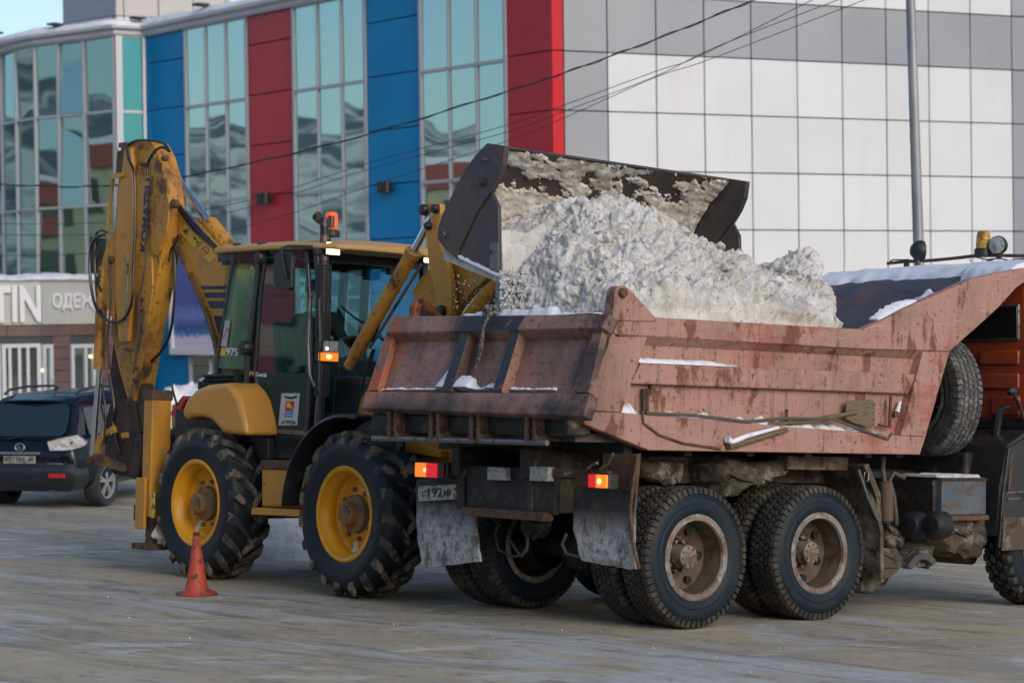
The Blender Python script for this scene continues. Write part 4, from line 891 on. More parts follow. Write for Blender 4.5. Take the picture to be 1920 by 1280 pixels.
k = MB(); p_ = [(1120, 868), (1110, 872), (1098, 884), (1060, 888)]; k.tube([TF.P(a, b_, x=-.98) for a, b_ in p_], .014, 6); k.tube([TF.P(a, b_, x=-.98) for a, b_ in ((1150, 850), (1140, 868), (1125, 880))], .012, 6); k.build('wiring', Mt['mudsnow'], TR, smooth=True)
# mud flaps
def flap(tlx, tly, trx, try_, brx, bry, blx, bly, xx, label=None):
    k = MB(); n_, m_ = 12, 14; vs = []
    c = [TF.P(tlx, tly, x=xx), TF.P(trx, try_, x=xx), TF.P(brx, bry, x=xx), TF.P(blx, bly, x=xx)]
    for s in (0, 1):
        for j in range(m_ + 1):
            for i in range(n_ + 1):
                u, v = i / n_, j / m_; p = (c[0].lerp(c[1], u)).lerp(c[3].lerp(c[2], u), v)
                bul = -.05 * math.sin(v * 2.4) * (1 - .3 * u) - .012 * noise.noise(Vector((p.y * 6, p.z * 6, 0))) - (.014 * abs(noise.fractal(Vector((p.y * 16, p.z * 16, 2)), .8, 2, 4)) * (v > .35))
                vs.append((p.x + bul + s * .022, p.y, p.z + (.014 * noise.noise(Vector((p.y * 20, 0, 0))) if j == m_ else 0)))
    N1 = (n_ + 1) * (m_ + 1); fs = []
    for j in range(m_):
        for i in range(n_):
            a_ = j * (n_ + 1) + i; fs.append((a_, a_ + 1, a_ + n_ + 2, a_ + n_ + 1)); fs.append((N1 + a_, N1 + a_ + n_ + 1, N1 + a_ + n_ + 2, N1 + a_ + 1))
    def edge(seq):
        for a_, b_ in zip(seq[:-1], seq[1:]): fs.append((a_, b_, N1 + b_, N1 + a_))
    edge(list(range(n_ + 1))); edge([m_ * (n_ + 1) + i for i in range(n_ + 1)]); edge([j * (n_ + 1) for j in range(m_ + 1)]); edge([j * (n_ + 1) + n_ for j in range(m_ + 1)])
    k.add(vs, fs); return k.build('mud_flap', Mt['flap'], TR, smooth=60)
flap(781, 898, 890, 894, 905, 1052, 800, 1064, -.80)
flap(1074, 915, 1192, 905, 1196, 1068, 1098, 1050, -.80)
k = MB(); k.tube([TF.P(a, b_, x=-.84) for a, b_ in ((1196, 852), (1188, 900), (1182, 950), (1186, 1010), (1198, 1066))], .014, 6); k.build('flap_edge_strip', Mt['rustpl'], TR, smooth=True)
k = MB(); k.prism(TF.Ps([(1130, 850), (1196, 850), (1190, 925), (1130, 900)], x=-.82), (.03, 0, 0)); k.build('flap_bracket', Mt['rustpl'], TR)
# number plate on the left flap
c4 = [TF.P(a, b_, x=-.885) for a, b_ in ((784, 912), (870, 907), (870, 934), (784, 940))]
NP = axes((c4[0] + c4[2]) / 2, (c4[1] - c4[0]), Vector((0, 0, 1)) - (c4[1] - c4[0]).normalized() * (c4[1] - c4[0]).normalized().z)
npl = empty('number_plate', NP, TR); wd_ = (c4[1] - c4[0]).length; hd_ = (c4[0] - c4[3]).length
k = MB(); k.box(-wd_ / 2, wd_ / 2, -hd_ / 2, hd_ / 2, -.006, .0); k.build('plate', Mt['dirtyplate'], npl, bevel=.002)
def fit(o, x0, x1, y0, y1):
    me = o.data; xs = [v.co.x for v in me.vertices]; ys = [v.co.y for v in me.vertices]
    a, b_, c, d = min(xs), max(xs), min(ys), max(ys)
    for v in me.vertices:
        v.co.x = x0 + (v.co.x - a) / (b_ - a) * (x1 - x0); v.co.y = y0 + (v.co.y - c) / (d - c) * (y1 - y0)
    return o
def pt(txt, x0, x1, y0, y1, m, parent, ext=.001, z=.0015):
    o = text(txt, .1, T(0, 0, z), m, parent, 'lettering', ext); o = fit(o, x0, x1, y0, y1); return o
W2_, H2_ = wd_ / 2, hd_ / 2
pt('С', -W2_ * .80, -W2_ * .66, -H2_ * .45, H2_ * .35, Mt['ink'], npl); pt('192', -W2_ * .55, W2_ * .08, -H2_ * .6, H2_ * .65, Mt['ink'], npl)
pt('МУ', W2_ * .14, W2_ * .47, -H2_ * .5, H2_ * .38, Mt['ink'], npl); pt('49', W2_ * .58, W2_ * .88, -H2_ * .05, H2_ * .75, Mt['ink'], npl)
k = MB(); k.box(W2_ * .54, W2_ * .62, -H2_ * .8, -H2_ * .2, 0, .002); k.xf(T(0, 0, 0)); k.build('flag', Mt['redp'], npl)
# axles, differential, brake chambers, hoses, springs
for x_ in (0, AX):
    k = MB(); k.lathe([(.001, -.62), (.08, -.62), (.085, -.2), (.17, -.12), (.2, 0), (.17, .12), (.085, .2), (.08, .62), (.001, .62)], 24, 'y', (x_, 0, .52)); k.build('axle', ch, TR, smooth=True)
    for s in (-1, 1):
        k = MB(); k.lathe([(.19, -.1), (.19, .1), (.001, .1), (.001, -.1)], 28, 'y', (x_, s * .56, .52)); k.build('brake_drum', ch, TR, smooth=True)
for s in (-1, 1):
    k = MB()
    for i in range(7): k.box(-.1 + i * .07, AX + .1 - i * .07, s * .5 - .045, s * .5 + .045, .60 + i * .03, .626 + i * .03)
    k.build('leaf_spring', ch, TR)
for (y_, z_) in ((.13, .88), (-.0, .70)):
    k = MB(); k.lathe([(.001, -.62), (.07, -.62), (.08, -.6), (.08, -.52), (.095, -.5), (.095, -.47), (.06, -.42), (.001, -.42)], 18, 'x', (0, y_, z_)); k.build('brake_chamber', ch, TR, smooth=True)
def hosepx(pts, r_, xx, nm='air_hose', m='mudsnow'):
    k = MB(); k.tube([TF.P(a, b_, x=xx) for a, b_ in pts], r_, 8); return k.build(nm, Mt[m], TR, smooth=True)
Mt['hose_m'] = mat('muddy_air_hose', (.09, .08, .06), .8)
hosepx([(938, 975), (928, 1000), (935, 1030), (960, 1043), (978, 1040), (990, 1020), (985, 990)], .011, -.55, m='hose_m')
hosepx([(955, 1010), (968, 1030), (978, 1042), (988, 1030), (990, 1000), (980, 985)], .011, -.56, m='hose_m')
hosepx([(1062, 1000), (1054, 1020), (1062, 1038), (1085, 1043), (1100, 1042)], .013, -.55, m='hose_m')
hosepx([(900, 880), (905, 920), (915, 960), (940, 985)], .012, -.7, m='hose')
hosepx([(1045, 880), (1040, 930), (1030, 985), (1000, 1010)], .016, -.6, m='hose')
def crust(name, pts, y0, y1, mt='mudsnow', amp=.045, fn=None):
    """irregular caked lump following an outline of the photograph at its own depth"""
    q = [TF.P(a, b_, y=y0) for a, b_ in pts]; n_ = len(q); c = sum(q, Vector()) / n_; k = MB(); rings = []
    dense = []
    for i in range(n_):
        for t in range(4): dense.append(q[i].lerp(q[(i + 1) % n_], t / 4))
    for s, (yy, sc_) in enumerate(((y1, 1), (y0 + .02, 1.0), (y0 - .01, .8), (y0 - .025, .45), (y0 - .03, .1))):
        rings.append([Vector((c.x + (p.x - c.x) * sc_, yy, c.z + (p.z - c.z) * sc_)) for p in dense])
    rings = [[v + Vector((.5, .8, 1)) * amp * noise.fractal(v * 13, .6, 2, 6) for v in r_] for r_ in rings]
    k.loft(rings); return k.build(name, Mt[mt], TR, smooth=70)
crust('mud_crust', [(1345, 868), (1470, 868), (1485, 880), (1440, 905), (1410, 910), (1380, 935), (1358, 925)], -.95, -.6)
crust('mud_crust', [(1200, 862), (1285, 868), (1282, 895), (1262, 908), (1215, 900)], -.9, -.6)
Mt['undrail'] = mat('mud_brown_beam', (.07, .052, .038), .8, layers=[dict(c=(.19, .16, .12), s=5, lo=.5, hi=.63, d=9), dict(c=(.03, .02, .016), s=8, lo=.55, hi=.62)], bump=[(22, .6, .012)])
k = MB(); k.prism(TF.Ps([(1195, 855), (1590, 862), (1588, 905), (1195, 905)], y=-.62), (0, .06, 0)); k.build('side_plate', Mt['undrail'], TR)
k = MB(); k.prism(TF.Ps([(1478, 853), (1592, 856), (1590, 882), (1476, 880)], y=-1.0), (0, .3, 0)); k.build('mounting_beam', Mt['undrail'], TR, bevel=.01)
k = MB(); k.prism(TF.Ps([(1535, 876), (1600, 872), (1622, 900), (1650, 990), (1652, 1090), (1600, 1080), (1560, 930)], x=2.06), (.04, 0, 0)); k.build('mud_flap', Mt['undrail'], TR)
k = MB(); k.prism([(1.95, -1.12, 1.2), (2.1, -1.12, .95), (2.14, -1.12, .62), (2.18, -1.12, .62), (2.15, -1.12, .98), (2.0, -1.12, 1.22)], (0, .5, 0)); k.build('mud_guard', Mt['undrail'], TR)
k = MB(); k.tube([TF.P(a, b_, y=-1.15) for a, b_ in ((1609, 880), (1626, 930), (1652, 990))], .015, 8); k.tube([TF.P(a, b_, y=-1.15) for a, b_ in ((1622, 884), (1629, 886), (1627, 902), (1619, 902), (1621, 885))], .006, 6); k.build('stay_rod', Mt['steel'], TR, smooth=True)
k = MB(); a_ = TF.P(1661, 905, y=-1.0); b_ = TF.P(1662, 975, y=-1.0); k.tube([a_ + Vector((0, 0, .02)), a_, b_, b_ - Vector((0, 0, .025))], [.025, .058, .058, .03], 18); k.build('air_filter', mat('muddy_air_filter', (.10, .07, .052), .85, bump=[(20, .3, .006)]), TR, smooth=True)
k = MB(); k.tube([TF.P(a, b_, y=-1.0) for a, b_ in ((1656, 855), (1655, 880), (1659, 905))], .02, 8); k.tube([TF.P(a, b_, y=-1.0) for a, b_ in ((1695, 895), (1675, 886), (1668, 900), (1676, 930), (1682, 985))], .018, 8); k.build('air_hose', Mt['hose_m'], TR, smooth=True)
k = MB(); k.tube([TF.P(a, b_, y=-1.05) for a, b_ in ((1650, 975), (1652, 1000), (1645, 1020), (1650, 1045))], .014, 8); k.tube([TF.P(a, b_, y=-1.0) for a, b_ in ((1665, 985), (1676, 1000), (1690, 1000), (1684, 1020))], .012, 8); k.build('air_hose', Mt['hose_m'], TR, smooth=True)
crust('mud_crust', [(1665, 985), (1690, 990), (1700, 1010), (1690, 1032), (1668, 1026)], -1.0, -.8)
# battery box and air tanks
p = TF.P(1766, 966, y=-1.2); q = TF.P(1850, 895, y=-1.2)
k = MB(); k.box(p.x, q.x, -1.2, -.66, p.z, q.z); k.build('battery_box', mat('grey_blue_battery_box', (.06, .085, .115), .5, layers=[dict(c=(.10, .12, .14), s=3, lo=.4, hi=.6), dict(c=(.10, .065, .04), s=4, lo=.5, hi=.62, st=(1, 1, 3)), dict(c=(.02, .02, .025), s=7, lo=.58, hi=.66)], bump=[(8, .15, .008)]), TR, bevel=.012)
k = MB(); k.box(p.x - .02, q.x + .02, -1.215, -.64, p.z - .045, p.z - .002); k.build('box_tray', Mt['rustpl'], TR, bevel=.006)
k = MB(); k.box(p.x + .0, q.x - .0, -1.206, -1.2, q.z - .03, q.z - .005); k.build('box_lid_edge', Mt['chassis'], TR)
k = MB(); rings = []
for i in range(30):
    x_ = p.x - .05 + (q.x - p.x - .02) * i / 29; h_ = .01 + .03 * max(0, noise.noise(Vector((x_ * 8, 0, 0)))) + .01
    rings.append([(x_, -1.19, q.z + .001), (x_, -.8, q.z + .001), (x_, -.8, q.z + h_), (x_, -1.17, q.z + h_)])
k.loft(rings); k.build('snow', Mt['snow'], TR, smooth=60)
k = MB(); k.box(p.x - .05, p.x - .003, -1.15, -.45, q.z - .5, q.z - .02); k.build('rear_panel', Mt['chassis'], TR, bevel=.01)
for (a, b_) in ((1706, 985), (1748, 984)):
    c_ = TF.P(a, b_, x=2.5); k = MB(); k.lathe([(.001, -.03), (.08, -.02), (.115, .02), (.115, .13), (.001, .13)], 24, 'x', c_); k.build('air_tank', mat('black_air_tank', (.010, .011, .013), .6, bump=[(12, .15, .004)]), TR, smooth=True)
crust('mud_crust', [(1765, 972), (1852, 968), (1856, 1010), (1840, 1046), (1800, 1040), (1772, 1022)], -1.1, -.7)
crust('mud_crust', [(1626, 1030), (1660, 1026), (1700, 1030), (1756, 1022), (1752, 1062), (1715, 1052), (1690, 1060), (1660, 1085), (1650, 1108), (1618, 1108)], -1.02, -.7, amp=.04)
k = MB(); c_ = TF.P(1722, 1078, y=-1.05); k.loft([[c_ + Vector((r_ * math.cos(R(a_)), y_, r_ * math.sin(R(a_)) * .9)) for r_, y_ in ((.15, -.05), (.21, -.05), (.21, .05), (.15, .05))] for a_ in range(35, 160, 12)]); k.build('spring_hanger', mat('grey_hanger_steel', (.06, .06, .065), .5), TR, smooth=True)
k = MB(); c_ = TF.P(1770, 1035, y=-.5); k.lathe([(.001, -.3), (.09, -.3), (.09, .3), (.001, .3)], 20, 'y', c_); k.build('exhaust_silencer', Mt['rustpl'], TR, smooth=True)
k = MB(); k.tube([(1.9, -.1, .62), (3.0, -.1, .72), (4.0, 0, .75)], .05, 12); k.build('propeller_shaft', ch, TR, smooth=True)
k = MB(); k.box(2.6, 3.6, -.38, .38, .7, 1.15); k.build('gearbox', ch, TR, bevel=.05)
k = MB(); k.box(3.7, 5.4, -.5, .5, .75, 1.6); k.build('engine', ch, TR, bevel=.05)
k = MB(); k.box(2.5, 3.25, .5, 1.15, .55, 1.15); k.build('fuel_tank', ch, TR, bevel=.06)
k = MB(); k.tube([(4.16, -1.0, .52), (4.16, 1.0, .52)], .06, 14); k.build('front_axle', ch, TR, smooth=True)
# spare wheel carrier and the clutter behind the cab
k = MB(); k.box(3.66, 3.72, -.8, .0, 1.1, 1.9); k.box(3.56, 3.9, -.6, -.5, 1.0, 1.08); k.build('spare_wheel_carrier', ch, TR)
k = MB(); k.box(3.5, 3.95, -.9, .95, 1.02, 1.32); k.build('equipment_crate', ch, TR, bevel=.03)
k = MB(); k.tube([(3.8, -.95, 1.3), (3.85, -1.0, 1.7), (3.9, -1.05, 1.72)], .03, 8); k.tube([(3.7, -.8, 1.2), (3.75, -1.0, 1.35), (3.8, -1.05, 1.0)], .025, 8); k.build('air_hose', Mt['hose'], TR, smooth=True)
# front mudguard (dark rubber) with its stay and lamp
k = MB(); k.loft([[(3.50, -1.22, .62), (3.53, -1.22, .62), (3.53, -.8, .62), (3.50, -.8, .62)], [(3.52, -1.24, 1.05), (3.56, -1.24, 1.05), (3.56, -.8, 1.05), (3.52, -.8, 1.05)], [(3.62, -1.24, 1.38), (3.66, -1.24, 1.36), (3.66, -.8, 1.36), (3.62, -.8, 1.38)], [(3.9, -1.24, 1.52), (3.9, -1.24, 1.48), (3.9, -.8, 1.48), (3.9, -.8, 1.52)], [(4.6, -1.24, 1.53), (4.6, -1.24, 1.49), (4.6, -.8, 1.49), (4.6, -.8, 1.53)]]); k.build('front_mudguard', Mt['blackm'], TR, smooth=True)
k = MB(); k.prism([(3.50, -1.26, .52), (3.54, -1.26, .95), (3.62, -1.26, 1.36), (3.9, -1.26, 1.47), (4.8, -1.26, 1.47), (4.8, -1.26, .62), (4.2, -1.26, .58), (3.9, -1.26, .52)], (0, .03, 0)); k.build('front_mudguard_skirt', Mt['blackm'], TR, bevel=.006)
k = MB(); k.tube([(3.58, -1.25, .98), (3.8, -1.27, .99), (3.86, -1.26, .93), (3.6, -1.26, .93)], .012, 6); k.build('mudguard_clamp', Mt['steel'], TR, smooth=True)
k = MB(); k.prism([(3.52, -1.275, .50), (3.53, -1.275, .78), (4.0, -1.275, .78), (4.2, -1.275, .56), (3.9, -1.275, .50)], (0, .013, 0)); k.build('mudguard_lower_panel', Mt['undrail'], TR)
k = MB(); k.tube([(3.60, -1.275, 1.0), (3.68, -1.245, 1.35)], .014, 6); k.build('mudguard_edge', Mt['rustpl'], TR, smooth=True)
# cab
cab = empty('cab', T(4.05, 0, 1.45), TR); CM = Fr(TF.m @ T(4.05, 0, 1.45)); og = Mt['orange']
k = MB(); prof = [(0, -1.15), (0, 1.15)]
k.loft([[(0, -1.13, 0.15), (1.85, -1.13, .15), (1.85, 1.13, .15), (0, 1.13, .15)], [(0, -1.15, .75), (1.95, -1.15, .75), (1.95, 1.15, .75), (0, 1.15, .75)], [(.0, -1.12, 1.25), (1.8, -1.12, 1.4), (1.8, 1.12, 1.4), (0, 1.12, 1.25)], [(.06, -1.05, 1.36), (1.7, -1.05, 1.48), (1.7, 1.05, 1.48), (.06, 1.05, 1.36)]]); k.build('cab_shell', og, cab, bevel=.05, seg=3, smooth=True)
def crect(name, x0, x1, y0, y1, m, xo, th, bv=.02, rr=14):
    a = CM.P(x0, y1, x=xo); b_ = CM.P(x1, y0, x=xo); k = MB(); k.box(xo - th, xo, min(a.y, b_.y), max(a.y, b_.y), min(a.z, b_.z), max(a.z, b_.z)); return k.build(name, m, cab, bevel=bv, seg=3, smooth=True)
crect('rear_window_seal', 1790, 1914, 569, 641, Mt['steel'], -.002, .03, .03)
crect('rear_window', 1795, 1908, 574, 636, mat('dark_cab_window', (.012, .014, .014), .15), -.03, .012, .025)
for (a, b_) in ((656, 684), (700, 729)): crect('pressed_rib', 1840, 1913, a, b_, og, -.0, .028, .014)
crect('lower_panel', 1862, 1915, 742, 778, og, .0, .03, .015)
k = MB(); k.box(-.02, .05, -1.16, 1.1, .07, .17); k.build('rear_sill', Mt['blackm'], cab, bevel=.015)
c_ = CM.P(1898, 733, x=-.12); k = MB(); k.ball(c_, .05, 12, 8, (1.2, .8, .8)); k.build('side_lamp', Mt['blackp'], cab, smooth=True)
k = MB(); k.tube([c_, c_ + Vector((.05, -.03, -.1)), c_ + Vector((.1, -.05, -.25))], .016, 8); k.build('lamp_cable', Mt['hose'], cab, smooth=True)
k = MB(); k.box(.35, 1.75, -1.165, -1.152, .85, 1.3); k.build('door_window', mat('dark_side_glass', (.012, .014, .014), .1), cab, bevel=.02)
k = MB(); k.box(1.9, 1.93, -1.0, 1.0, .8, 1.3); k.build('windscreen', mat('dark_windscreen', (.012, .014, .014), .1), cab, bevel=.004)
# roof bar with lamps
XB = 4.78
def bp(a, b_, x=XB): return TF.P(a, b_, x=x)
k = MB(); k.tube([bp(1664, 494), bp(1690, 491), bp(1750, 488), bp(1800, 483), bp(1830, 479), bp(1880, 479), bp(1960, 480)], .016, 8); k.build('roof_bar', Mt['rustpl'], TR, smooth=True)
k = MB(); k.tube([bp(a, b_, XB + .03) for a, b_ in ((1664, 494), (1674, 487), (1700, 487), (1735, 491), (1775, 486), (1830, 482), (1850, 487), (1875, 484), (1892, 489), (1930, 484))], .007, 6); k.tube([bp(a, b_) for a, b_ in ((1818, 486), (1827, 499))], .004, 5); k.tube([bp(a, b_) for a, b_ in ((1842, 487), (1842, 500), (1848, 490), (1853, 501))], .004, 5); k.build('lamp_cable', Mt['hose'], TR, smooth=True)
for (a) in (1700, 1856):
    p = bp(a, 486); k = MB(); k.box(p.x - .02, p.x + .02, p.y - .02, p.y + .02, 2.95, p.z); k.build('bar_foot', Mt['blackm'], TR)
def roundlamp(a, b_, r_, yaw, lit=False):
    c_ = bp(a, b_); L = empty('work_lamp', T(*c_) @ RZ(yaw), TR)
    k = MB(); k.lathe([(.001, r_ * .95), (r_ * .5, r_ * .86), (r_ * .86, r_ * .5), (r_, r_ * .1), (r_ * 1.02, -.01), (r_ * .98, -.03), (.001, -.03)], 28, 'x'); k.build('lamp_shell', Mt['blackp'], L, smooth=True)
    k = MB(); k.lathe([(.001, -.045), (r_ * .5, -.042), (r_ * .9, -.032), (.001, -.0305)], 28, 'x'); k.build('lens', Mt['lens'], L, smooth=True)
    k = MB(); k.box(.0, .03, -.02, .02, -r_ - .04, -r_ * .9); k.build('foot', Mt['blackm'], L)
roundlamp(1725, 470, .10, R(150)); roundlamp(1872, 460, .088, R(12))
bc = bp(1844, 477); BK = empty('beacon', T(*bc), TR)
k = MB(); k.lathe([(.001, -.02), (.085, -.02), (.085, .05), (.075, .055), (.001, .055)], 24, 'z'); k.build('base', Mt['blackp'], BK, smooth=True)
k = MB(); k.lathe([(.07, .056), (.068, .12), (.062, .195), (.05, .215), (.001, .22), (.001, .056)], 24, 'z'); k.build('dome', Mt['amberoff'], BK, smooth=True)
for g_ in (.09, .125, .16):
    k = MB(); k.lathe([(.0715 - (g_ - .09) * .09, g_), (.0735 - (g_ - .09) * .09, g_ + .006), (.071 - (g_ - .09) * .09, g_ + .012)], 24, 'z'); k.build('ring', Mt['amberoff'], BK, smooth=True)
# ================================================================== shovel and pole carried on the truck's side (own things)
SH = empty('shovel', TF.m); tag(SH, 'muddy flat shovel strapped against the pink side of the truck, blade to the right', 'shovel')
k = MB(); bl_ = TF.Ps([(1588, 751), (1636, 749), (1642, 756), (1641, 797), (1634, 804), (1600, 792), (1586, 785)], y=-1.24); k.prism(bl_, (0, .012, 0)); k.build('blade', Mt['wood'], SH, bevel=.006)
k = MB(); k.tube([TF.P(1400, 801, y=-1.22), TF.P(1520, 789, y=-1.24), TF.P(1607, 772, y=-1.262)], [.022, .02, .016], 10); k.build('handle', Mt['wood'], SH, smooth=True)
BR = MB(); BR.tube([TF.P(a, b_, y=-1.26) for a, b_ in ((1212, 774), (1300, 778), (1400, 790), (1470, 784), (1560, 785), (1600, 800), (1665, 823), (1672, 812))], .012, 8)
o_ = BR.build('cord', Mt['hose_m']); o_.matrix_world = TF.m; tag(o_, 'muddy cord sagging along the lower side of the pink truck body', 'cord')
PL = empty('broom', TF.m); tag(PL, 'snow covered stick hanging slantwise under the shovel handle', 'stick')
k = MB(); k.tube([TF.P(a, b_, y=-1.285) for a, b_ in ((1365, 836), (1400, 828), (1475, 806))], [.03, .022, .018], 10); k.build('stick', Mt['wood'], PL, smooth=True)
k = MB(); k.tube([TF.P(a, b_, y=-1.29) - Vector((0, 0, -.022)) for a, b_ in ((1363, 830), (1372, 832), (1400, 822), (1460, 806))], [.03, .02, .014, .008], 8)
for i, v in enumerate(k.v): k.v[i] = v + Vector((0, 0, .03 * noise.noise(v * 14)))
k.build('snow', Mt['wsnow'], PL, smooth=60)
RP = empty('rope', TF.m); tag(RP, 'frayed grey rope knotted on top of the tailgate with its end hanging down', 'rope')
mr_ = mat('frosty_grey_rope', (.22, .21, .19), .95, layers=[dict(c=(.06, .055, .05), s=40, lo=.45, hi=.55)], bump=[(60, .8, .01)])
k = MB(); rp = [(917, 590), (908, 610), (903, 650), (897, 678), (892, 694)]
k.tube([TF.P(a, b_, x=-1.12) for a, b_ in rp], .013, 8)
for i in range(60):
    t = i / 59; a, b_ = 908 - 16 * t, 610 + 84 * t; k.ball(TF.P(a, b_, x=-1.12) + Vector((0, .006 * math.sin(i * 1.7), 0)), .013, 6, 4)
k.build('strand', mr_, RP, smooth=True)
k = MB(); c_ = TF.P(919, 583, x=-1.05)
for i in range(26):
    a = i * .7; k.ball(c_ + Vector((.03 * math.sin(i * 2.3), .045 * math.cos(a), .03 * math.sin(a * 1.3))), .022, 8, 6)
k.build('knot', mr_, RP, smooth=True)
# ================================================================== BACKHOE LOADER
LD = empty('backhoe_loader', LF.m); tag(LD, 'yellow backhoe loader with raised front bucket tipping snow into the truck', 'backhoe loader')
def Q(px, py, **k): return LF.P(px, py, **k)
def lq(pts, y): return [LF.P(a, b_, y=y) for a, b_ in pts]
def lplate(name, pts, y0, y1, m, parent=None, **kw):
    q = lq(pts, y0); k = MB(); k.prism(q, (0, y1 - y0, 0)); return k.build(name, m, parent or LD, **kw)
# ---- wheels with chevron lugs
def ag_tyre(Ro=.725, Wd=.44, Ri=.40):
    h = Wd / 2; Rb = Ro - .052
    prof = [(Ri, -h + .05), (Ri + .012, -h + .02), (Ri + .05, -h + .012), (Ri + .13, -h - .012), (Rb - .10, -h - .012), (Rb - .035, -h + .012), (Rb - .008, -h + .05), (Rb + .004, -.08), (Rb + .01, 0), (Rb + .004, .08),
            (Rb - .008, h - .05), (Rb - .035, h - .012), (Rb - .10, h + .012), (Ri + .13, h + .012), (Ri + .05, h - .012), (Ri + .012, h - .02), (Ri, h - .05)]
    a = MB(); a.lathe(prof, 72, 'y', loop=True); t = MB(); n_ = 19
    for s in (-1, 1):
        for i in range(n_):
            ph0 = 2 * math.pi * (i + (.5 if s > 0 else 0)) / n_; rings = []
            for j in range(8):
                f = j / 7; y = s * (-.015 + (h + .012) * f); ang = ph0 + .33 * f ** .85; w0 = .042 + .018 * f; top = Ro - .012 * f ** 3
                base = Rb - .012 - (.02 if f > .9 else 0)
                if f > .93: top -= .055; base -= .05; y = s * (h + .006)
                a1 = w0 / Ro; a2 = a1 * .66
                rings.append([(base * math.cos(ang - a1), y, base * math.sin(ang - a1)), (top * math.cos(ang - a2), y, top * math.sin(ang - a2)), (top * math.cos(ang + a2), y, top * math.sin(ang + a2)), (base * math.cos(ang + a1), y, base * math.sin(ang + a1))])
            t.loft(rings)
    return a, t
def ag_rim():
    k = MB(); h = .22
    k.lathe([(.415, -h + .045), (.418, -h + .02), (.40, -h + .008), (.375, -h + .02), (.37, -h + .06), (.345, -h + .085), (.335, -.08), (.345, -.04), (.31, -.02), (.25, -.035), (.20, -.05), (.16, -.05), (.16, .02), (.36, .05), (.40, .12), (.41, .1)], 56, 'y', loop=True)
    b = MB(); b.lathe([(.001, -.20), (.085, -.20), (.10, -.185), (.105, -.12), (.12, -.11), (.165, -.10), (.17, -.03), (.001, -.03)], 36, 'y')
    for i in range(5):
        a_ = i * 2 * math.pi / 5 + .3; b.lathe([(.001, -.207), (.014, -.207), (.014, -.19), (.001, -.19)], 8, 'y', (.06 * math.cos(a_), 0, .06 * math.sin(a_)))
    c = MB()
    for i in range(8):
        a_ = i * math.pi / 4 + .2; c.lathe([(.001, -.085), (.02, -.08), (.022, -.03), (.001, -.03)], 8, 'y', (.215 * math.cos(a_), 0, .215 * math.sin(a_)))
    return k, b, c
aT, aL = ag_tyre(); rK, rB, rN = ag_rim()
lw = wheel_root(LD, T(2.33, -.93, .725) @ RZ(R(-2)))
aT.build('tyre', Mt['rubber'], lw, smooth=50); aL.build('tread', Mt['rubberm'], lw, bevel=.006, seg=1); rK.build('rim', Mt['rimy'], lw, smooth=True); rB.build('hub', Mt['hub'], lw, smooth=True); rN.build('wheel_nuts', Mt['hub'], lw, smooth=True)
# the tread's arrow must point forward on both sides: turn left hand wheels about the vertical axis
copy_tree(lw, LD, T(0, -.93, .725) @ RY(.5)); copy_tree(lw, LD, T(2.33, .93, .725) @ RZ(math.pi) @ RY(.2)); copy_tree(lw, LD, T(0, .93, .725) @ RZ(math.pi) @ RY(1.1))
k = MB(); k.tube([(2.33, -.75, .72), (2.33, .75, .72)], .13, 16); k.build('front_axle', Mt['chassis'], LD, smooth=True)
k = MB(); k.tube([(0, -.75, .72), (0, .75, .72)], .15, 16); k.build('rear_axle', Mt['chassis'], LD, smooth=True)
k = MB(); k.box(-1.15, 3.0, -.36, .36, .62, 1.12); k.build('chassis', Mt['chassis'], LD, bevel=.02)
yl = Mt['yellow']; yd = Mt['ydirty']; bk = Mt['blackp']; bs_ = Mt['blackm']
# side tank and step
lplate('side_tank', [(490, 878), (570, 880), (570, 952), (490, 950)], -.98, -.45, yl, bevel=.02)
lplate('tank_lid', [(488, 862), (572, 864), (572, 880), (488, 878)], -1.0, -.45, Mt['rustpl'], bevel=.008)
lplate('step', [(472, 951), (560, 955), (560, 968), (470, 964)], -1.10, -.8, yl, bevel=.006)
lplate('battery_cover', [(700, 815), (760, 815), (826, 845), (826, 858), (740, 845), (690, 835)], -.6, -.3, yl, bevel=.01)
k = MB(); k.box(2.2, 3.35, -.5, .5, 1.12, 1.40); k.build('front_frame', yl, LD, bevel=.02)
k = MB(); k.loft([[(1.28, -.52, 1.36), (3.15, -.5, 1.36), (3.15, .5, 1.36), (1.28, .52, 1.36)], [(1.28, -.5, 1.95), (3.1, -.42, 1.78), (3.1, .42, 1.78), (1.28, .5, 1.95)]]); k.build('bonnet', mat('black_bonnet', (.012, .018, .018), .4), LD, bevel=.04)
# ---- cab
dk = Mt['blackm']
CX0, CX1, CY, CZ0, CZ1 = -.36, 1.2, .76, 1.30, 3.16
lplate('cab_sill', [(502, 812), (600, 820), (600, 832), (590, 850), (560, 862), (503, 858)], -CY, -CY + .25, bk, bevel=.01)
lplate('sill_panel', [(462, 815), (503, 818), (503, 862), (485, 862)], -CY - .06, -CY + .2, bk, bevel=.008)
k = MB(); k.box(CX0, CX1, -CY, CY, 1.22, 1.36); k.build('cab_floor', bk, LD)
def pillar(pts, y, w_, d_=.06, name='pillar'):
    k = MB()
    rings = []
    for (a, b_), ww in zip(pts, w_ if isinstance(w_, (list, tuple)) else [w_] * len(pts)):
        p = Q(a, b_, y=y); rings.append([(p.x - ww / 2, y, p.z), (p.x + ww / 2, y, p.z), (p.x + ww / 2, y + d_, p.z), (p.x - ww / 2, y + d_, p.z)])
    k.loft(rings); return k.build(name, dk, LD, bevel=.01)
pillar([(590, 455), (596, 560), (598, 700), (592, 820)], -CY, [.07, .07, .07, .09])
pillar([(486, 452), (478, 540), (463, 660), (460, 720)], -CY - .004, [.075, .07, .07, .06])
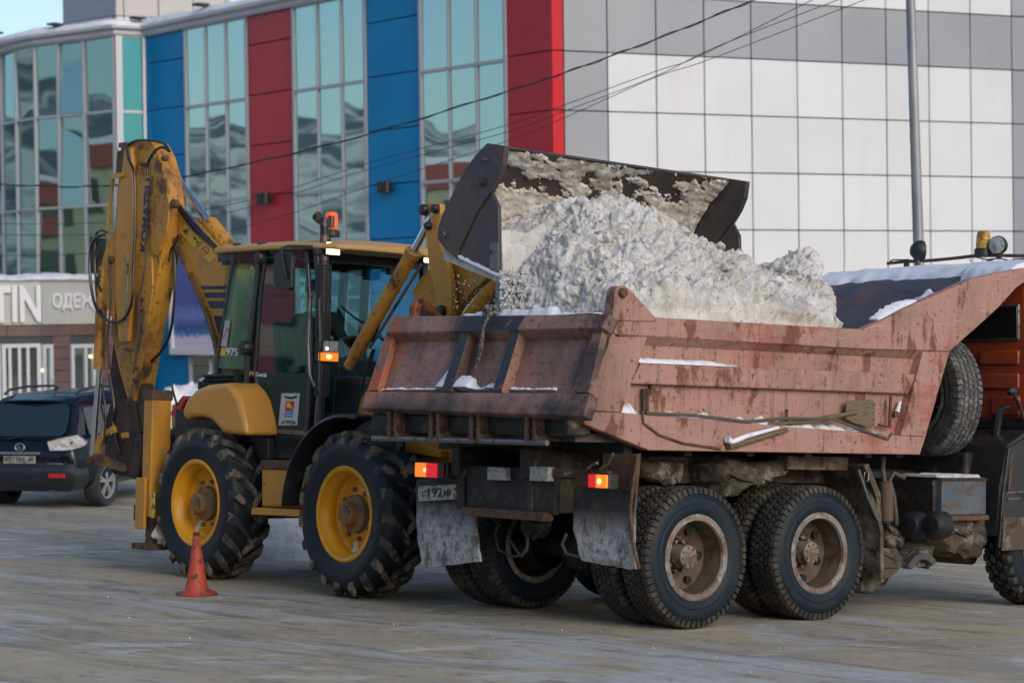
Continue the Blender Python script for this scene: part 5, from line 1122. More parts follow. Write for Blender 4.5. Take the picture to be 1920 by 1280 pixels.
pillar([(440, 455), (424, 560), (408, 660), (402, 718)], -CY + .0, [.06, .05, .045, .04])
pillar([(573, 470), (578, 560), (580, 700), (572, 812)], -CY - .014, .045, .03, 'door_frame')
pillar([(497, 470), (486, 560), (476, 700), (500, 812)], -CY - .014, .035, .03, 'door_frame')
for y_ in (CY - .06,):
    for x0, x1 in ((1.06, 1.13), (.16, .05), (-.2, -.36)):
        k = MB(); k.loft([[(x1 - .035, y_, CZ0), (x1 + .035, y_, CZ0), (x1 + .035, y_ + .06, CZ0), (x1 - .035, y_ + .06, CZ0)], [(x0 - .035, y_, CZ1), (x0 + .035, y_, CZ1), (x0 + .035, y_ + .06, CZ1), (x0 - .035, y_ + .06, CZ1)]]); k.build('pillar', dk, LD)
# door glass: clear above, dark green glazing below the waist
def lsheet(name, pts, y, th, m, parent=None, **kw):
    return lplate(name, pts, y, y + th, m, parent, **kw)
dr = empty('door', Matrix.Identity(4), LD)
lsheet('upper_glass', [(497, 462), (575, 468), (580, 560), (580, 700), (480, 696), (487, 560)], -CY - .004, .006, Mt['glass'], dr)
lsheet('lower_glass', [(479, 697), (580, 701), (574, 806), (506, 802), (495, 770), (480, 725)], -CY - .004, .008, Mt['door'], dr, bevel=.002)
lsheet('door_rail', [(500, 803), (576, 807), (574, 816), (502, 812)], -CY - .012, .02, Mt['steel'], dr)
for (a, b_, r_) in ((487, 483, .062), (459, 652, .07)):
    c_ = Q(a, b_, y=-CY - .05); k = MB(); k.lathe([(.001, -.04), (r_ * .8, -.035), (r_, -.01), (r_, .05), (.001, .05)], 14, 'y', c_); k.build('hinge_cover', bk, dr, smooth=True)
k = MB(); k.tube([Q(a, b_, y=-CY - .06) for a, b_ in ((588, 548), (581, 560), (578, 640), (580, 700), (590, 725))], .012, 8); k.build('grab_rail', Mt['steel'], LD, smooth=True)
k = MB(); k.tube([Q(a, b_, y=-CY - .03) for a, b_ in ((598, 560), (600, 640), (598, 720), (590, 800))], .008, 6); k.build('trim_line', Mt['steel'], LD, smooth=True)
c_ = Q(553, 692, y=-CY - .03); k = MB(); k.box(c_.x - .07, c_.x + .07, c_.y - .02, c_.y + .02, c_.z - .03, c_.z + .03); k.build('door_handle', bk, dr, bevel=.01)
lsheet('quarter_glass', [(445, 460), (484, 460), (470, 600), (458, 660), (456, 692), (404, 690), (412, 650), (428, 560)], -CY + .004, .006, Mt['glass'])
k = MB(); rings = []
for i in range(9):
    z_ = 1.80 + .165 * i / 8; o = .025 if i % 2 else 0
    rings.append([(-.44 - o + .02 * i / 8, -CY - .02 - o, z_), (.10, -CY - .02 - o, z_), (.10, -CY + .2, z_), (-.44 - o + .02 * i / 8, -CY + .2, z_)])
k.loft(rings); k.build('bellows', bk, LD)
# windscreen, far side and rear glazing
k = MB(); k.loft([[(1.06, -.7, 3.10), (1.06, .7, 3.10), (1.17, .7, 1.62), (1.17, -.7, 1.62)], [(1.066, -.7, 3.10), (1.066, .7, 3.10), (1.176, .7, 1.62), (1.176, -.7, 1.62)]]); k.build('windscreen', Mt['glass'], LD)
k = MB(); k.box(1.08, 1.22, -.76, .76, 1.36, 1.60); k.build('windscreen_sill', bk, LD, bevel=.02)
k = MB(); k.box(-.3, 1.08, CY - .03, CY - .024, 1.5, 3.1); k.build('side_glass', Mt['glass'], LD)
k = MB(); k.loft([[(-.22, -.7, 3.1), (-.22, .7, 3.1), (-.38, .7, 1.75), (-.38, -.7, 1.75)], [(-.214, -.7, 3.1), (-.214, .7, 3.1), (-.374, .7, 1.75), (-.374, -.7, 1.75)]]); k.build('rear_glass', Mt['glass'], LD)
k = MB(); k.box(1.0, 1.09, -.74, .74, 3.02, 3.15); k.box(-.3, 1.0, -.75, -.69, 3.06, 3.15); k.box(-.3, 1.0, .69, .75, 3.06, 3.15); k.box(-.3, -.22, -.69, .69, 3.06, 3.15); k.build('roof_frame', dk, LD)
k = MB(); k.box(-.25, .99, -.68, .68, 3.145, 3.152); k.build('headliner', bk, LD)
# roof: domed plastic shell with overhanging front
def roof():
    n_, m_ = 22, 20; k = MB(); vs = []
    xs_ = [-.42 + (2.02) * i / n_ for i in range(n_ + 1)]
    for s in (0, 1):
        for i, x_ in enumerate(xs_):
            t = i / n_; hw = .83 * min(1, (t * 7 + .55)) * (1 if t < .85 else 1 - (t - .85) * .9)
            for j in range(m_ + 1):
                v = j / m_ * 2 - 1; y_ = v * hw
                ed = max(0, 1 - abs(v) ** 8) ; 
                xx = x_ + (.13 * (1 - v * v) if t > .9 else 0)
                crown = 3.165 + .085 * (1 - abs(v) ** 3.0) * (1 - (2 * t - 1) ** 4) ** .6 - .05 * t ** 2 + (.02 if t < .3 else 0) * (1 - t / .3)
                low = 3.135 - .05 * t ** 2 - .01 * (1 - abs(v))
                vs.append((xx, y_, crown + .012 if s else low))
    N1 = (n_ + 1) * (m_ + 1); fs = []
    for i in range(n_):
        for j in range(m_):
            a = i * (m_ + 1) + j; fs.append((a, a + 1, a + m_ + 2, a + m_ + 1)); fs.append((N1 + a, N1 + a + m_ + 1, N1 + a + m_ + 2, N1 + a + 1))
    def e(seq):
        for a, b_ in zip(seq[:-1], seq[1:]): fs.append((a, b_, N1 + b_, N1 + a))
    e(list(range(m_ + 1))); e([n_ * (m_ + 1) + j for j in range(m_ + 1)]); e([i * (m_ + 1) for i in range(n_ + 1)]); e([i * (m_ + 1) + m_ for i in range(n_ + 1)])
    k.add(vs, fs); return k.build('roof', Mt['roofy'], LD, smooth=50, bevel=.012)
roof()
def worklamp(px, py, x_, yaw=0):
    c_ = Q(px, py, x=x_); L = empty('work_lamp', T(*c_), LD)
    k = MB(); k.loft([[(-.14, -.045, -.05), (-.14, .045, -.05), (-.14, .045, .05), (-.14, -.045, .05)], [(.0, -.085, -.062), (.0, .085, -.062), (.0, .085, .062), (.0, -.085, .062)]]); k.build('lamp_shell', bk, L, bevel=.01)
    k = MB(); k.box(.001, .010, -.075, .075, -.055, .055); k.build('lens', Mt['lamp'], L, bevel=.004)
    k = MB(); k.box(-.1, -.06, -.02, .02, .045, .1); k.build('bracket', bk, L)
worklamp(624, 466, 1.45); worklamp(806, 482, 1.45)
c_ = Q(621, 438, y=-.42); L = empty('beacon', T(*c_), LD)
k = MB(); k.lathe([(.001, -.03), (.085, -.03), (.085, .02), (.065, .035), (.001, .035)], 24, 'z'); k.build('base', bk, L, smooth=True)
Mt['amberb'] = mat('orange_beacon', (.75, .12, .015), .2, emit=(1, .12, .01), estr=.18)
k = MB(); k.lathe([(.06, .036), (.062, .12), (.056, .185), (.045, .2), (.001, .203), (.001, .036)], 20, 'z'); k.build('dome', Mt['amberb'], L, smooth=True)
k = MB(); k.lathe([(.001, .05), (.03, .05), (.03, .16), (.001, .16)], 12, 'z', (.045, -.035, 0)); k.build('reflector', mat('dark_reflector', (.08, .03, .03), .2), L, smooth=True)
# exhaust stack
YP, pz = -.70, 1.37
ex = empty('exhaust_stack', Matrix.Identity(4), LD)
pb_ = Q(604, 745, y=YP); pm = Q(608, 497, y=YP); pt_ = Q(608, 425, y=YP); pe = Q(602, 406, y=YP)
k = MB(); k.tube([pb_, pm, pt_], .040, 16); k.tube([pt_, pt_ + Vector((-.002, 0, .05)), pe + Vector((-.01, 0, -.03)), pe + Vector((-.06, 0, .01))], [.042, .044, .046, .05], 16); k.build('pipe', Mt['pipe'], ex, smooth=True)
k = MB(); k.ball(pe + Vector((-.062, 0, .012)), .030, 12, 6, (.3, 1, 1)); k.build('pipe_mouth_shade', Mt['darkfill'], ex)  # dark plug for the shade inside the open pipe end
k = MB(); rr_ = .066; n1 = 16
for seg_ in ((497, 632), (685, 742)):
    a_ = Q(608 if seg_[0] < 600 else 604, seg_[0], y=YP); b_ = Q(605 if seg_[0] < 600 else 603, seg_[1], y=YP); L_n = (b_ - a_).length; nr = int(L_n / .028)
    for i in range(nr + 1):
        c_ = a_.lerp(b_, i / nr); k.lathe([(rr_ - .003, -.006), (rr_ + .003, -.006), (rr_ + .003, .006), (rr_ - .003, .006)], 18, 'z', c_, loop=True)
    for i in range(n1):
        q_ = 2 * math.pi * i / n1; o = Vector((rr_ * math.cos(q_), rr_ * math.sin(q_), 0)); k.tube([a_ + o, b_ + o], .0055, 4)
k.build('heat_shield', Mt['lace'], ex)
c_ = Q(607, 492, y=YP); k = MB(); k.lathe([(.034, -.02), (.055, -.02), (.055, .02), (.034, .02)], 20, 'z', c_, loop=True); k.build('clamp', Mt['blackp'], ex, smooth=True)
# signal cluster
c0 = Q(598, 678, y=-.74); c1 = Q(612, 638, y=-.74); SGL = empty('signal_lamp', T(1.47, -.70, c0.z), LD)
hz = c1.z - c0.z
k = MB(); k.box(-.12, .0, -.07, .11, .0, hz); k.build('housing', bk, SGL, bevel=.01)
k = MB(); k.box(.001, .02, -.06, .10, hz * .46, hz * .98); k.build('headlight_lens', Mt['lens'], SGL, bevel=.006)
k = MB(); k.ball(Vector((.021, -.03, hz * .62)), .016, 8, 6, (.4, 1, 1)); k.build('bulb_glow', Mt['lamp'], SGL)
k = MB(); k.box(-.04, .024, -.085, .10, hz * .03, hz * .43); k.build('amber_lens', Mt['amber'], SGL, bevel=.006)
k = MB(); k.ball(Vector((.026, -.01, hz * .24)), .020, 8, 6, (.3, 1.6, 1)); k.build('bulb_glow', Mt['amberhot'], SGL)
k = MB(); k.box(-.35, -.12, -.04, -.02, hz * .3, hz * .42); k.build('bracket', bk, SGL)
# mirror
ml = empty('mirror', Matrix.Identity(4), LD)
q = lq([(514, 478), (520, 473), (541, 474), (547, 482), (545, 538), (540, 545), (519, 538), (511, 530)], -1.05); k = MB(); k.prism(q, (0, .05, 0)); k.build('mirror_head', bk, ml, bevel=.012)
k = MB(); k.tube([Q(a, b_, y=y_) for a, b_, y_ in ((588, 462, -.8), (540, 461, -.98), (529, 465, -1.05), (528, 475, -1.06), (537, 522, -1.065))], .013, 8); k.build('mirror_arm', bk, ml, smooth=True)
k = MB(); k.box(*sum([[v - .03, v + .03] for v in Q(595, 472, y=-.8)], [])); k.build('bracket', bk, ml, bevel=.008)
# inside the cab
k = MB(); k.box(.05, .55, -.26, .26, 1.72, 1.86); k.build('seat', Mt['blackp'], LD, bevel=.04)
k = MB(); k.loft([[(.0, -.25, 1.84), (.12, -.25, 1.84), (.12, .25, 1.84), (.0, .25, 1.84)], [(-.16, -.2, 2.5), (-.06, -.2, 2.5), (-.06, .2, 2.5), (-.16, .2, 2.5)]]); k.build('seat_backrest', Mt['blackp'], LD, bevel=.04)
k = MB(); k.box(.1, .5, -.2, .2, 1.36, 1.72); k.build('seat_base', bk, LD)
k = MB(); k.loft([[(.85, -.22, 1.37), (1.06, -.22, 1.37), (1.06, .22, 1.37), (.85, .22, 1.37)], [(.85, -.25, 2.15), (1.02, -.25, 2.1), (1.02, .25, 2.1), (.85, .25, 2.15)]]); k.build('dashboard', bk, LD, bevel=.02)
k = MB(); cM = T(.78, .0, 2.22) @ RY(R(-35)); kk = MB()
for i in range(25): kk.v
kk.lathe([(.19 + .016 * math.cos(a * math.pi / 4), .016 * math.sin(a * math.pi / 4)) for a in range(8)], 28, 'z', loop=True); kk.xf(cM); kk.build('steering_wheel', bk, LD, smooth=True)
k = MB(); k.box(-.175, .175, -.014, .014, -.008, .008); k.box(-.014, .014, -.175, .175, -.007, .007); k.lathe([(.001, -.02), (.04, -.02), (.04, .02), (.001, .02)], 12, 'z'); k.xf(cM); k.build('steering_spokes', bk, LD)
k = MB(); k.tube([cM @ Vector((0, 0, 0)), (.95, 0, 1.9)], .025, 8); k.build('steering_column', bk, LD)
k = MB(); k.tube([(.45, -.42, 1.6), (.5, -.45, 2.0)], .015, 8); k.ball((.5, -.45, 2.03), .032, 10, 8); k.build('joystick', bk, LD, smooth=True)
c_ = Q(740, 508, x=1.25); k = MB(); k.box(c_.x - .02, c_.x + .04, c_.y - .09, c_.y + .09, c_.z - .04, c_.z + .03); k.tube([c_ + Vector((.02, -.08, 0)), c_ + Vector((.02, -.18, 0))], .012, 6); k.build('wiper_motor', bk, LD, bevel=.006)
k = MB(); k.tube([Q(a, b_, x=1.22) for a, b_ in ((640, 575), (665, 595), (690, 612), (720, 640))], .010, 6); k.tube([Q(a, b_, x=1.24) for a, b_ in ((668, 600), (700, 605), (725, 645))], .006, 6); k.build('wiper', bk, LD)
# rear wing
fo = [(339, 772), (350, 750), (372, 731), (402, 721), (455, 717), (470, 729), (484, 747), (496, 780), (504, 816), (441, 812), (430, 800), (414, 788), (392, 781), (366, 781), (346, 788)]
lplate('rear_mudguard', [(340 + (a - 340) * .74, b_) for a, b_ in fo], -1.13, -.74, Mt['yclean'], bevel=.07, seg=5, smooth=True)
k = MB(); k.box(-1.0, .8, -.74, -.70, 1.25, 1.62); k.build('dark_gap_plate', bk, LD)  # added dark plate, closes the bright gap under the mudguard
k = MB(); k.tube([Q(a, b_, y=-.76) for a, b_ in ((456, 716), (472, 727), (487, 747), (499, 780), (506, 816))], .010, 6); k.build('mudguard_seal', bk, LD, smooth=True)
k = MB(); rings = []
for i in range(15):
    a = R(178 - 100 * i / 14); x_, z_ = 2.33 + .89 * math.cos(a), .725 + .89 * math.sin(a) * .97; n_ = Vector((math.cos(a), 0, math.sin(a)))
    rings.append([Vector((x_, -1.18, z_)) - n_ * .03, Vector((x_, -1.16, z_)), Vector((x_, -.72, z_)), Vector((x_, -.72, z_)) - n_ * .03])
k.loft(rings); k.build('front_mudguard', bk, LD, smooth=50)
# lettering and stickers
def side_txt(txt, pa, pb, ph_, y, m, name='lettering', parent=None, ext=.0015, off=.012):
    """text from photograph point pa to pb on the plane y, with height ph_ px"""
    a = Q(*pa, y=y); b_ = Q(*pb, y=y); xd = (b_ - a); L_n = xd.length; xd.normalize(); nn = Vector((0, -1, 0)); yd_ = nn.cross(xd)
    o = text(txt, .1, Matrix.Identity(4), m, None, name, ext, off=off); hgt = ph_ / (FPX / 19.0)
    fit(o, 0, L_n, -hgt / 2, hgt / 2); o.data.transform(axes(a, xd, yd_)); o.parent = parent or LD; return o
side_txt('PP', (468, 700), (479, 701), 9, -CY - .008, Mt['ytape']); side_txt('Controls', (480, 701), (500, 703), 8, -CY - .008, Mt['white'])
side_txt('97S', (424, 659), (446, 660), 15, -CY - .02, Mt['white']); 
lsheet('sticker', [(415, 652), (424, 652), (422, 667), (413, 666)], -CY - .012, .004, Mt['ytape'])
lsheet('sticker', [(422, 600), (431, 601), (424, 650), (414, 648)], -CY - .008, .004, mat('pale_sticker', (.35, .36, .42), .5, layers=[dict(c=(.4, .12, .1), s=14, lo=.56, hi=.6)]))
st = empty('crest_sticker', Matrix.Identity(4), LD)
def sp(pts, z, m, name='print'):
    return lplate(name, pts, -CY - .010 - z, -CY - .008 - z + .0005, m, st)
sp([(528, 737), (562, 737), (557, 797), (522, 797)], .0, mat('sticker_white', (.42, .46, .5), .4), 'sticker_base')
sp([(536, 752), (552, 752), (550, 768), (534, 768)], .003, Mt['redp'], 'red_field')
sp([(534, 769), (550, 769), (549, 781), (533, 781)], .003, Mt['bluep'], 'blue_field')
for yy in (772, 777): sp([(534, yy), (550, yy), (550, yy + 1.4), (534, yy + 1.4)], .005, Mt['white'], 'wave')
sp([(537, 763), (538, 757), (541, 753.5), (544, 757), (546, 762), (549, 766), (546, 766), (543, 763.5), (540, 764)], .006, mat('yellow_deer', (.7, .5, .03), .5), 'animal_figure')
sp([(532, 740), (535, 742), (545, 744), (554, 742), (557, 740), (556, 745), (545, 748.5), (534, 745)], .003, Mt['ink'], 'ribbon')
o = text('«ГЭЛУД»', .1, Matrix.Identity(4), Mt['ink'], None, 'lettering', .001); a = Q(527.5, 791, y=-CY - .014); b_ = Q(554, 792, y=-CY - .014); fit(o, 0, (b_ - a).length, -.018, .018); o.data.transform(axes(a, b_ - a, Vector((0, -1, 0)).cross((b_ - a).normalized()))); o.parent = LD
# ---- backhoe: boom, dipper, cylinders, hoses
YB = -.16
boom = empty('boom', Matrix.Identity(4), LD)
lplate('boom_side', [(322, 436), (338, 402), (352, 402), (372, 420), (400, 452), (428, 482), (440, 500), (444, 560), (430, 690), (415, 690), (407, 640), (392, 590), (368, 535), (344, 482)], YB, YB + .03, yl, boom, bevel=.004)
lplate('boom_core', [(326, 434), (340, 406), (352, 406), (400, 456), (440, 504), (442, 560), (436, 700), (420, 700), (410, 640), (395, 590), (371, 535), (347, 482)], YB + .032, YB + .30, yd, boom)
k = MB(); fl = [(320, 438), (342, 484), (366, 537), (389, 592), (404, 642), (413, 690)]; rings = []
for a, b_ in fl:
    p = Q(a, b_, y=YB); rings.append([(p.x - .0, YB - .04, p.z), (p.x + .06, YB - .04, p.z + .01), (p.x + .06, YB + .34, p.z + .01), (p.x, YB + .34, p.z)])
k.loft(rings); k.build('boom_flange', mat('brown_worn_flange', (.13, .075, .03), .6, layers=[dict(c=(.25, .12, .03), s=5, lo=.5, hi=.62), dict(c=(.04, .03, .02), s=7, lo=.56, hi=.66)]), boom, smooth=50)
for pts in ([(376, 535.5), (432, 535.5), (431, 542.5), (379, 542.5)], [(382, 548), (431, 548), (430, 558.5), (386.5, 558.5)], [(389, 564), (430, 564), (429, 578), (395, 578)]):
    lplate('stripe', pts, YB - .003, YB - .0005, Mt['navy'], boom)
lplate('black_panel', [(400, 592), (430, 592), (428, 640), (414, 640)], YB - .003, YB - .0005, Mt['ink'], boom)
def rot_sticker(c, w_, h_, ang, m, off):
    C0 = Vector(c); pts = []
    for dx, dy in ((-w_, -h_), (w_, -h_), (w_, h_), (-w_, h_)):
        pts.append((C0.x + dx * math.cos(ang) - dy * math.sin(ang), C0.y + dx * math.sin(ang) + dy * math.cos(ang)))
    return lplate('sticker', pts, YB - .003 - off, YB - off + .0, m, boom)
A1 = R(48)
Mt['pale_y'] = mat('faded_yellow_sticker', (.62, .38, .05), .5)
rot_sticker((356, 442), 21, 9, A1, Mt['pale_y'], .001); rot_sticker((388, 474), 17, 9, A1, Mt['pale_y'], .001)
def tri(cx, cy, r_, ang, m, off, n_=3, hole=.62):
    k = MB(); o_, i_ = [], []
    for t in range(n_):
        a = ang + 2 * math.pi * t / n_
        o_.append(Q(cx + r_ * math.cos(a), cy + r_ * math.sin(a), y=YB - off)); i_.append(Q(cx + r_ * hole * math.cos(a), cy + r_ * hole * math.sin(a), y=YB - off))
    k.loft([o_, i_], caps=False); return k.build('pictogram', m, boom)
tri(348, 434, 8.5, A1 - R(90), Mt['ink'], .006, hole=.72); tri(348, 434, 3, 0, Mt['ink'], .006, 8, .05)
lplate('pictogram', [(362, 445), (365, 444), (368, 449), (365, 450)], YB - .007, YB - .005, Mt['ink'], boom); lplate('pictogram', [(368, 452), (371, 452), (372, 456), (369, 456)], YB - .007, YB - .005, Mt['ink'], boom)
tri(384, 470, 8, 0, Mt['redp'], .006, 18, .8); lplate('pictogram', [(379, 466), (381, 464), (389, 474), (387, 476)], YB - .007, YB - .005, Mt['redp'], boom)
# dipper cylinder on top of the boom
yC = YB + .12
k = MB(); k.tube([Q(322, 322, y=yC), Q(398, 424, y=yC)], .042, 16); k.build('cylinder_rod', Mt['chrome'], boom, smooth=True)
k = MB(); a, b_ = Q(393, 420, y=yC), Q(455, 500, y=yC); k.tube([a, a.lerp(b_, .03), b_], [.088, .095, .095], 20); k.build('cylinder_barrel', yd, boom, smooth=True)
for (dx, dz, r_) in ((-10, 12, .022), (-17, 18, .016)):
    k = MB(); k.tube([Q(338 + dx * .3, 372 + dz, y=yC - .12), Q(372 + dx * .5, 414 + dz, y=yC - .16), Q(404, 455 + dz * .6, y=yC - .2), Q(432, 486 + dz * .3, y=yC - .2)], r_, 8); k.build('hydraulic_hose', Mt['hose'], boom, smooth=True)
k = MB(); k.tube([Q(350, 396, y=yC - .17), Q(385, 438, y=yC - .17), Q(410, 468, y=yC - .18)], .013, 8); k.build('hydraulic_pipe', Mt['steel'], boom, smooth=True)
k = MB(); c_ = Q(425, 493, y=YB - .08); k.tube([c_ + Vector((-.06, 0, .0)), c_ + Vector((.08, 0, -.0))], .022, 10); k.build('hose_clip', Mt['blackm'], boom, smooth=True)
# dipper
YD = -.30
dp = empty('dipper_arm', Matrix.Identity(4), LD)
lplate('dipper_core', [(232, 272), (252, 265), (283, 266), (296, 290), (308, 330), (315, 390), (310, 440), (297, 510), (288, 560), (272, 640), (262, 700), (252, 752), (240, 752), (222, 690), (208, 620), (212, 520), (214, 430), (222, 330)], YD, YD + .22, yd, dp, bevel=.012)
lplate('name_panel', [(250, 330), (296, 330), (300, 400), (290, 480), (252, 480)], YD - .008, YD - .001, yl, dp, bevel=.003)
lplate('side_strip', [(233, 278), (246, 276), (250, 400), (246, 560), (240, 640), (222, 640), (216, 560), (216, 440), (225, 340)], YD - .05, YD - .001, yl, dp, bevel=.008)
lplate('outer_sleeve', [(214, 430), (222, 440), (226, 520), (216, 560), (212, 600), (190, 560), (188, 500), (200, 455)], YD - .03, YD + .14, yl, dp, bevel=.01)
lplate('head_plate', [(288, 292), (298, 300), (310, 340), (317, 390), (311, 440), (300, 470), (292, 480), (284, 470), (276, 430), (276, 380), (282, 320)], YD - .03, YD - .001, yd, dp, bevel=.008)
lplate('lower_strip', [(262, 480), (284, 480), (286, 540), (272, 640), (258, 720), (250, 720), (255, 640), (262, 560)], YD - .025, YD - .001, yd, dp, bevel=.006)
for (a, b_, r_, yy) in ((306, 297, .030, YD - .06), (325, 382, .05, YD - .02), (262, 275, .022, YD - .03), (266, 308, .022, YD - .05), (207, 487, .04, YD - .06), (264, 560, .018, YD - .05), (262, 578, .022, YD - .05), (236, 655, .016, YD - .05), (255, 690, .02, YD - .05), (252, 712, .024, YD - .05)):
    c_ = Q(a, b_, y=yy); k = MB(); k.lathe([(.001, -.02), (r_ * .6, -.02), (r_ * .65, -.008), (r_, -.006), (r_, .05), (.001, .05)], 18, 'y', c_); k.build('pivot_pin', Mt['rustpl'], dp, smooth=True)
lplate('dark_cap', [(222, 268), (236, 266), (234, 300), (226, 330), (216, 330), (218, 300)], YD - .04, YD + .2, Mt['rustpl'], dp, bevel=.006)
c_ = Q(222, 280, y=YD - .06); k = MB(); k.lathe([(.001, -.01), (.022, -.01), (.022, .04), (.001, .04)], 12, 'y', c_); k.build('white_pin', mat('white_paint', (.6, .6, .6), .5), dp, smooth=True)
lplate('guide_tab', [(205, 328), (208, 325), (226, 324), (230, 330), (224, 334), (206, 333)], YD - .08, YD - .0, yl, dp, bevel=.004)
side_txt('KOMATSU', (268, 472), (279, 334), 25, YD - .062, Mt['navy'], parent=LD, ext=.002, off=.045)
# bucket cylinder on the back of the dipper, its rod and links
k = MB(); k.tube([Q(212, 335, y=YD + .02), Q(200, 440, y=YD + .02)], .022, 10); k.build('guide_rod', yl, dp, smooth=True)
k = MB(); k.tube([Q(195, 500, y=YD), Q(189, 600, y=YD), Q(186, 692, y=YD)], .065, 18); k.build('cylinder_barrel', yd, dp, smooth=True)
k = MB(); k.tube([Q(187, 690, y=YD), Q(174, 856, y=YD)], .036, 16); k.build('cylinder_rod', Mt['chrome'], dp, smooth=True)
k = MB(); k.tube([Q(205, 480, y=YD - .05), Q(208, 560, y=YD - .06), Q(201, 640, y=YD - .06), Q(205, 690, y=YD - .03)], .014, 8); k.build('hydraulic_pipe', Mt['rustpl'], dp, smooth=True)
k = MB(); rings = []
for i in range(9):
    t = i / 8; a, b_ = 204 - 26 * t - 6 * math.sin(t * 3.14), 806 + 52 * t - 6 * math.sin(t * 3.14); p = Q(a, b_, y=YD - .03)
    rings.append([p + Vector((-.045, 0, .02)), p + Vector((.045, 0, -.02)), p + Vector((.045, .05, -.02)), p + Vector((-.045, .05, .02))])
k.loft(rings); k.build('curved_link', yl, dp, smooth=50)
k = MB(); k.tube([Q(166, 862, y=YD - .08), Q(184, 858, y=YD + .12)], .04, 12); k.build('link_pin', Mt['rustpl'], dp, smooth=True)
lplate('straight_link', [(172, 850), (184, 850), (232, 868), (240, 880), (232, 884), (176, 870)], YD - .04, YD + .0, yd, dp, bevel=.008)
brn = mat('earth_brown_bucket', (.035, .022, .014), .8, layers=[dict(c=(.075, .042, .02), s=5, lo=.5, hi=.62), dict(c=(.02, .014, .01), s=7, lo=.52, hi=.62)], bump=[(18, .7, .02)])
bb = empty('digging_bucket', Matrix.Identity(4), LD)
lplate('bucket_side', [(205, 760), (222, 745), (250, 752), (256, 800), (262, 842), (258, 900), (240, 893), (214, 868), (196, 862), (196, 800)], YD - .02, YD + .02, brn, bb, bevel=.01)
k = MB(); rings = []
for (a, b_) in ((222, 745), (196, 800), (196, 862), (214, 868), (240, 893), (262, 905), (285, 890)):
    p = Q(a, b_, y=YD); rings.append([(p.x, YD + .02, p.z), (p.x, YD + .55, p.z), (p.x + .02, YD + .55, p.z + .02), (p.x + .02, YD + .02, p.z + .02)])
k.loft(rings); k.build('bucket_shell', brn, bb, smooth=40)
lplate('dipper_foot', [(212, 640), (236, 640), (250, 690), (262, 700), (266, 760), (262, 810), (240, 820), (222, 790), (214, 740), (205, 700)], YD + .03, YD + .2, brn, dp, bevel=.02)
lplate('yellow_lug', [(204, 800), (212, 798), (214, 810), (206, 816)], YD - .06, YD, yl, dp, bevel=.004)
lplate('yellow_lug', [(226, 812), (236, 810), (236, 820), (228, 822)], YD - .06, YD, yl, dp, bevel=.004)
# kingpost and slide frame at the tractor's back
k = MB(); k.box(-1.7, -1.2, -.35, .35, .45, 1.45); k.build('kingpost', brn, LD, bevel=.03)
k = MB(); k.box(-1.32, -1.16, -1.0, 1.1, .5, .66); k.box(-1.32, -1.16, -1.0, 1.1, 1.2, 1.36); k.build('slide_frame', Mt['chassis'], LD, bevel=.01)
k = MB(); k.tube([(-1.9, -.1, .9), (-2.4, -.15, .95), (-3.0, -.2, 1.0)], .09, 10); k.build('swing_link', brn, LD, smooth=True)
# stabilisers
sb = empty('stabiliser', Matrix.Identity(4), LD)
k = MB(); a = Q(270, 740, y=-1.16); k.box(a.x, a.x + .16, -1.16, -.94, .56, 1.74); k.build('leg_box', yl, sb, bevel=.012)
k = MB(); k.box(a.x - .01, a.x + .17, -1.17, -.93, 1.70, 1.80); k.build('leg_cap', Mt['rustpl'], sb, bevel=.008)
k = MB(); k.box(a.x - .045, a.x + .12, -1.20, -1.165, .44, .94); k.build('outer_guide', yl, sb, bevel=.008)
k = MB(); k.box(a.x + .03, a.x + .13, -1.12, -.98, .30, .56); k.build('inner_leg', Mt['rustpl'], sb)
k = MB(); k.box(a.x - .10, a.x + .24, -1.2, -.9, .24, .30); k.build('foot_plate', Mt['rustpl'], sb, bevel=.01)
k = MB(); k.ball((a.x + .17, -1.02, .40), .11, 14, 10, (.7, .9, 1.2))
for i, v in enumerate(k.v): k.v[i] = v + Vector((1, 1, 1)) * .05 * noise.noise(v * 11)
k.build('ice', Mt['snow'], sb, smooth=60)
q_ = Q(287, 935, y=-1.205); k = MB(); k.box(q_.x - .03, q_.x + .03, -1.206, -1.202, .56, .80); k.build('sticker', mat('worn_sticker', (.55, .45, .1), .6, layers=[dict(c=(.05, .05, .04), s=25, lo=.5, hi=.56), dict(c=(.1, .4, .3), s=6, lo=.55, hi=.6)]), sb)
c2 = copy_tree(sb, LD, Matrix.Identity(4)); c2.matrix_local = T(0, 2.1, 0)
k = MB(); k.tube([Q(a_, b_, y=-.9) for a_, b_ in ((322, 722), (325, 735), (332, 760))], .012, 6); k.build('lever', Mt['blackm'], LD)
k = MB(); k.prism(lq([(318, 775), (342, 742), (348, 748), (330, 785)], -.5), (0, .06, 0)); k.build('warning_plate', mat('red_reflector', (.45, .02, .02), .4), LD)
k = MB(); k.prism(lq([(322, 760), (352, 742), (352, 800), (322, 800)], -.4), (0, .06, 0)); k.build('rear_frame_plate', yl, LD)
c_ = Q(381, 722, y=-.6); k = MB(); k.lathe([(.001, 0), (.05, 0), (.055, .09), (.001, .09)], 12, 'z', c_ - Vector((0, 0, .05))); k.build('filler_cap', bk, LD, smooth=True)
